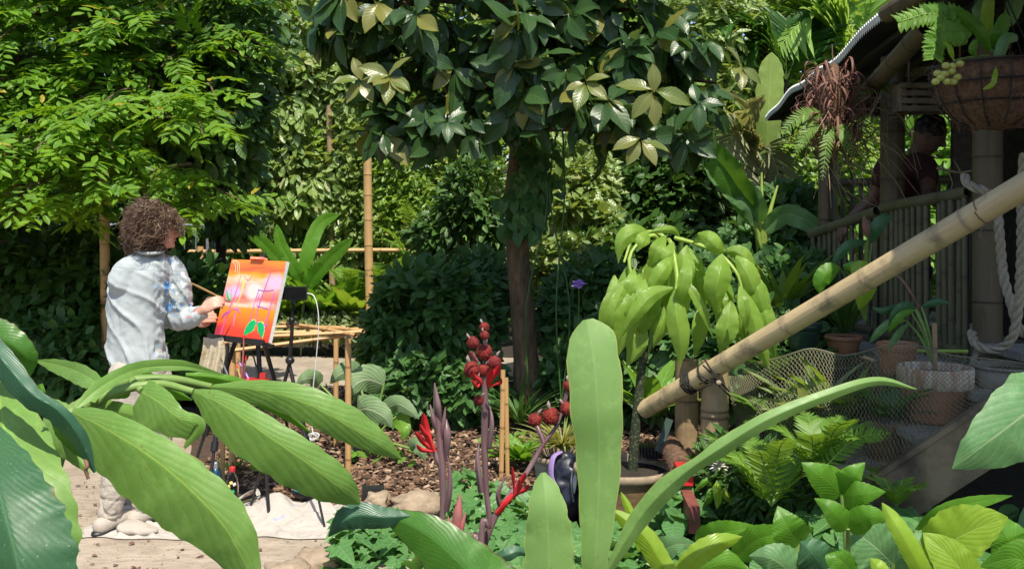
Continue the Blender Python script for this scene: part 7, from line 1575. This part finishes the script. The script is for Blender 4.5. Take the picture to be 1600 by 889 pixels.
MB().tube([P(928, 950, 1.52), vec(b[0], b[1], 0)], [.012, .018], 10).build('stem', M['stem'], c2)
b = P(858, 960, 1.45); c3 = empty('short_canna_leaf', (b[0], b[1], 0), 'shorter round-tipped pale blade left of the tall upright one', 'canna plant')
fleaf(c3, [(858, 970, 1.46), (858, 900, 1.45), (857, 840, 1.45), (854, 790, 1.45), (848, 738, 1.47)], 0, 0, 'L_blade', [(0, 36, 36), (.3, 40, 40), (.55, 36, 37), (.8, 26, 28), (.93, 16, 17), (1, 3, 4)], .15, 144, wave=.03, freq=2)
MB().tube([P(858, 960, 1.46), vec(b[0], b[1], 0)], [.014, .018], 10).build('stem', M['stem'], c3)
b = P(930, 960, 1.62); c4 = empty('long_arching_leaf', (b[0], b[1], 0), 'long narrow leaf arching right across the netting', 'canna plant')
fleaf(c4, [(930, 930, 1.64), (965, 865, 1.62), (1010, 795, 1.60), (1065, 742, 1.58), (1130, 697, 1.56), (1200, 655, 1.55), (1290, 618, 1.56), (1370, 595, 1.58), (1432, 608, 1.62)], 0, 0, 'L_blade', [(0, 4, 4), (.12, 8, 9), (.22, 16, 17), (.34, 18, 16), (.42, 9, 10), (.5, 14, 15), (.62, 12, 12), (.78, 9, 9), (.9, 6, 7), (1, 1, 1)], .5, 145, wave=.10, freq=2, n=60)
MB().tube([P(930, 925, 1.64), vec(b[0], b[1], 0)], [.008, .014], 10).build('stem', M['stem'], c4)
b = P(1010, 960, 1.7); c5 = empty('lime_strap_plant', (b[0], b[1], 0), 'lime strap leaves at the foot of the upright blade', 'plant')
for i, (sp, wl, mt) in enumerate([([(1070, 930, 1.7), (1035, 880, 1.7), (1005, 835, 1.7), (955, 795, 1.72)], 19, 'L_lime'), ([(1000, 860, 1.75), (995, 830, 1.75), (985, 800, 1.75), (970, 768, 1.76)], 8, 'L_lime'), ([(1040, 925, 1.72), (1085, 872, 1.7), (1120, 850, 1.7), (1160, 838, 1.72)], 20, 'L_lime')]): fleaf(c5, sp, wl, wl*.9, mt, 'strap' if i < 2 else 'oval', .3, 150+i)
MB().tube([P(1040, 930, 1.72), vec(b[0], b[1], 0)], [.01, .014], 8).build('stem', M['stem'], c5)
# --- right foreground
b = P(1640, 720, 2.3); e1 = empty('elephant_ear_plant', (b[0], b[1], 0), 'bluish elephant-ear leaf at the right edge over the stair board', 'plant')
fleaf(e1, [(1655, 598, 2.32), (1625, 628, 2.28), (1580, 662, 2.25), (1535, 696, 2.24), (1488, 732, 2.26)], 0, 0, 'L_ear', [(0, 18, 20), (.1, 52, 50), (.3, 70, 62), (.5, 66, 54), (.7, 50, 40), (.86, 28, 24), (1, 1, 1)], .15, 160, wave=.06, freq=1.6)
stalk(((1590, 655, 2.3), (1615, 700, 2.34), (1640, 800, 2.36), (1650, 1000, 2.36)), [.010, .014], M['stem'], e1, 'leaf_stalk'); MB().tube([P(1650, 990, 2.36), vec(b[0], b[1]+.06, 0)], [.014, .02], 10).build('stem', M['stem'], e1)
b = P(1320, 960, 1.9); e2 = empty('split_leaf_plant', (b[0], b[1], 0), 'plant with bright split leaves in front of the stair board', 'plant')
for i, (sp, wl, wr, mt) in enumerate([([(1315, 772, 1.9), (1295, 752, 1.88), (1275, 738, 1.87), (1252, 722, 1.88)], 27, 26, 'L_fresh'), ([(1315, 772, 1.9), (1325, 755, 1.88), (1335, 740, 1.87), (1352, 722, 1.88)], 26, 22, 'L_fresh'), ([(1315, 772, 1.9), (1335, 772, 1.87), (1358, 770, 1.86), (1384, 768, 1.87)], 22, 22, 'L_fresh'),
    ([(1325, 825, 1.86), (1310, 808, 1.84), (1295, 792, 1.84), (1272, 778, 1.86)], 19, 19, 'L_fresh'), ([(1325, 825, 1.86), (1345, 812, 1.84), (1365, 806, 1.83), (1394, 814, 1.84)], 23, 21, 'L_fresh')]): fleaf(e2, sp, wl, wr, mt, 'heart', .1, 165+i, n=30, cols=8)
stalk(((1315, 772, 1.9), (1318, 810, 1.9), (1322, 860, 1.9), (1325, 960, 1.9)), [.004, .005], M['stem'], e2, 'leaf_stalk'); stalk(((1325, 825, 1.86), (1325, 850, 1.88), (1324, 900, 1.9)), [.004, .005], M['stem'], e2, 'leaf_stalk')
MB().tube([P(1325, 950, 1.9), vec(b[0], b[1], 0)], [.006, .01], 8).build('stem', M['stem'], e2)
def rplant(name, lab, foot, leaves, D):
    b = P(foot, 980, D); r = empty(name, (b[0], b[1], 0), lab, 'plant'); s0 = None
    for i, (sp, wl, wr, mt, sh) in enumerate(leaves):
        fleaf(r, sp, wl, wr, mt, sh, .2 if i % 2 else -.15, foot+i, n=34, cols=8, wave=.05); a = P(*sp[0]); MB().tube(spline([a, (a+vec(b[0], b[1], .5))/2, vec(b[0], b[1], 0)], 12), [.005, .010], 8).build('leaf_stalk', M['stem'], r)
    return r
rplant('lime_leaf_plant', 'glossy lime-leaved plant at the bottom right corner', 1520, [
    ([(1452, 880, 1.7), (1480, 850, 1.66), (1520, 828, 1.65), (1575, 808, 1.66)], 50, 46, 'L_lime', 'oval'),
    ([(1460, 925, 1.62), (1435, 880, 1.6), (1410, 835, 1.6), (1378, 785, 1.62)], 17, 17, 'L_lime', 'strap'),
    ([(1540, 950, 1.55), (1510, 900, 1.54), (1480, 865, 1.54), (1442, 832, 1.56)], 34, 30, 'L_lime', 'oval')], 1.65)
rplant('broad_green_plant', 'broad matt leaves behind the lime ones at bottom right', 1480, [
    ([(1430, 828, 2.1), (1470, 800, 2.06), (1520, 785, 2.05), (1582, 774, 2.08)], 12, 14, 'L_fresh', 'oval'), ([(1600, 880, 2.0), (1580, 850, 1.96), (1570, 830, 1.96), (1545, 800, 1.98)], 34, 34, 'L_fresh', 'heart'), ([(1640, 900, 1.9), (1610, 880, 1.88), (1580, 872, 1.88), (1530, 885, 1.9)], 40, 40, 'L_fresh', 'heart')], 2.0)
rplant('round_leaf_plant', 'large round blue-green leaves along the bottom right of centre', 1390, [
    ([(1395, 880, 1.95), (1375, 860, 1.92), (1350, 840, 1.92), (1325, 822, 1.94)], 52, 44, 'L_ear', 'heart'), ([(1395, 880, 1.95), (1415, 862, 1.93), (1430, 850, 1.93), (1440, 832, 1.95)], 44, 34, 'L_ear', 'heart'),
    ([(1340, 905, 1.9), (1320, 880, 1.88), (1305, 868, 1.88), (1300, 855, 1.9)], 20, 18, 'L_fresh', 'oval'), ([(1395, 925, 1.8), (1380, 900, 1.78), (1372, 885, 1.78), (1360, 872, 1.8)], 14, 14, 'L_lime', 'oval')], 1.9)
rplant('arrowhead_plant', 'arrow-shaped soft green leaves along the bottom centre right', 1210, [
    ([(1150, 870, 2.6), (1180, 845, 2.56), (1210, 835, 2.55), (1262, 830, 2.58)], 24, 22, 'L_fresh', 'heart'), ([(1240, 900, 2.3), (1220, 880, 2.28), (1200, 870, 2.28), (1170, 868, 2.3)], 34, 32, 'L_ear', 'heart'),
    ([(1090, 850, 2.7), (1120, 835, 2.66), (1150, 828, 2.65), (1185, 822, 2.68)], 22, 22, 'L_fresh', 'heart'), ([(1080, 905, 2.3), (1110, 885, 2.28), (1135, 880, 2.28), (1170, 890, 2.3)], 34, 30, 'L_fresh', 'heart'),
    ([(1250, 850, 2.5), (1235, 830, 2.46), (1225, 812, 2.46), (1215, 790, 2.48)], 30, 28, 'L_fresh', 'heart'), ([(1290, 890, 2.3), (1275, 870, 2.28), (1262, 855, 2.28), (1250, 846, 2.3)], 32, 28, 'L_deep', 'heart'),
    ([(1010, 880, 2.6), (1035, 860, 2.56), (1060, 850, 2.55), (1090, 850, 2.58)], 22, 20, 'L_ear', 'heart')], 2.5)
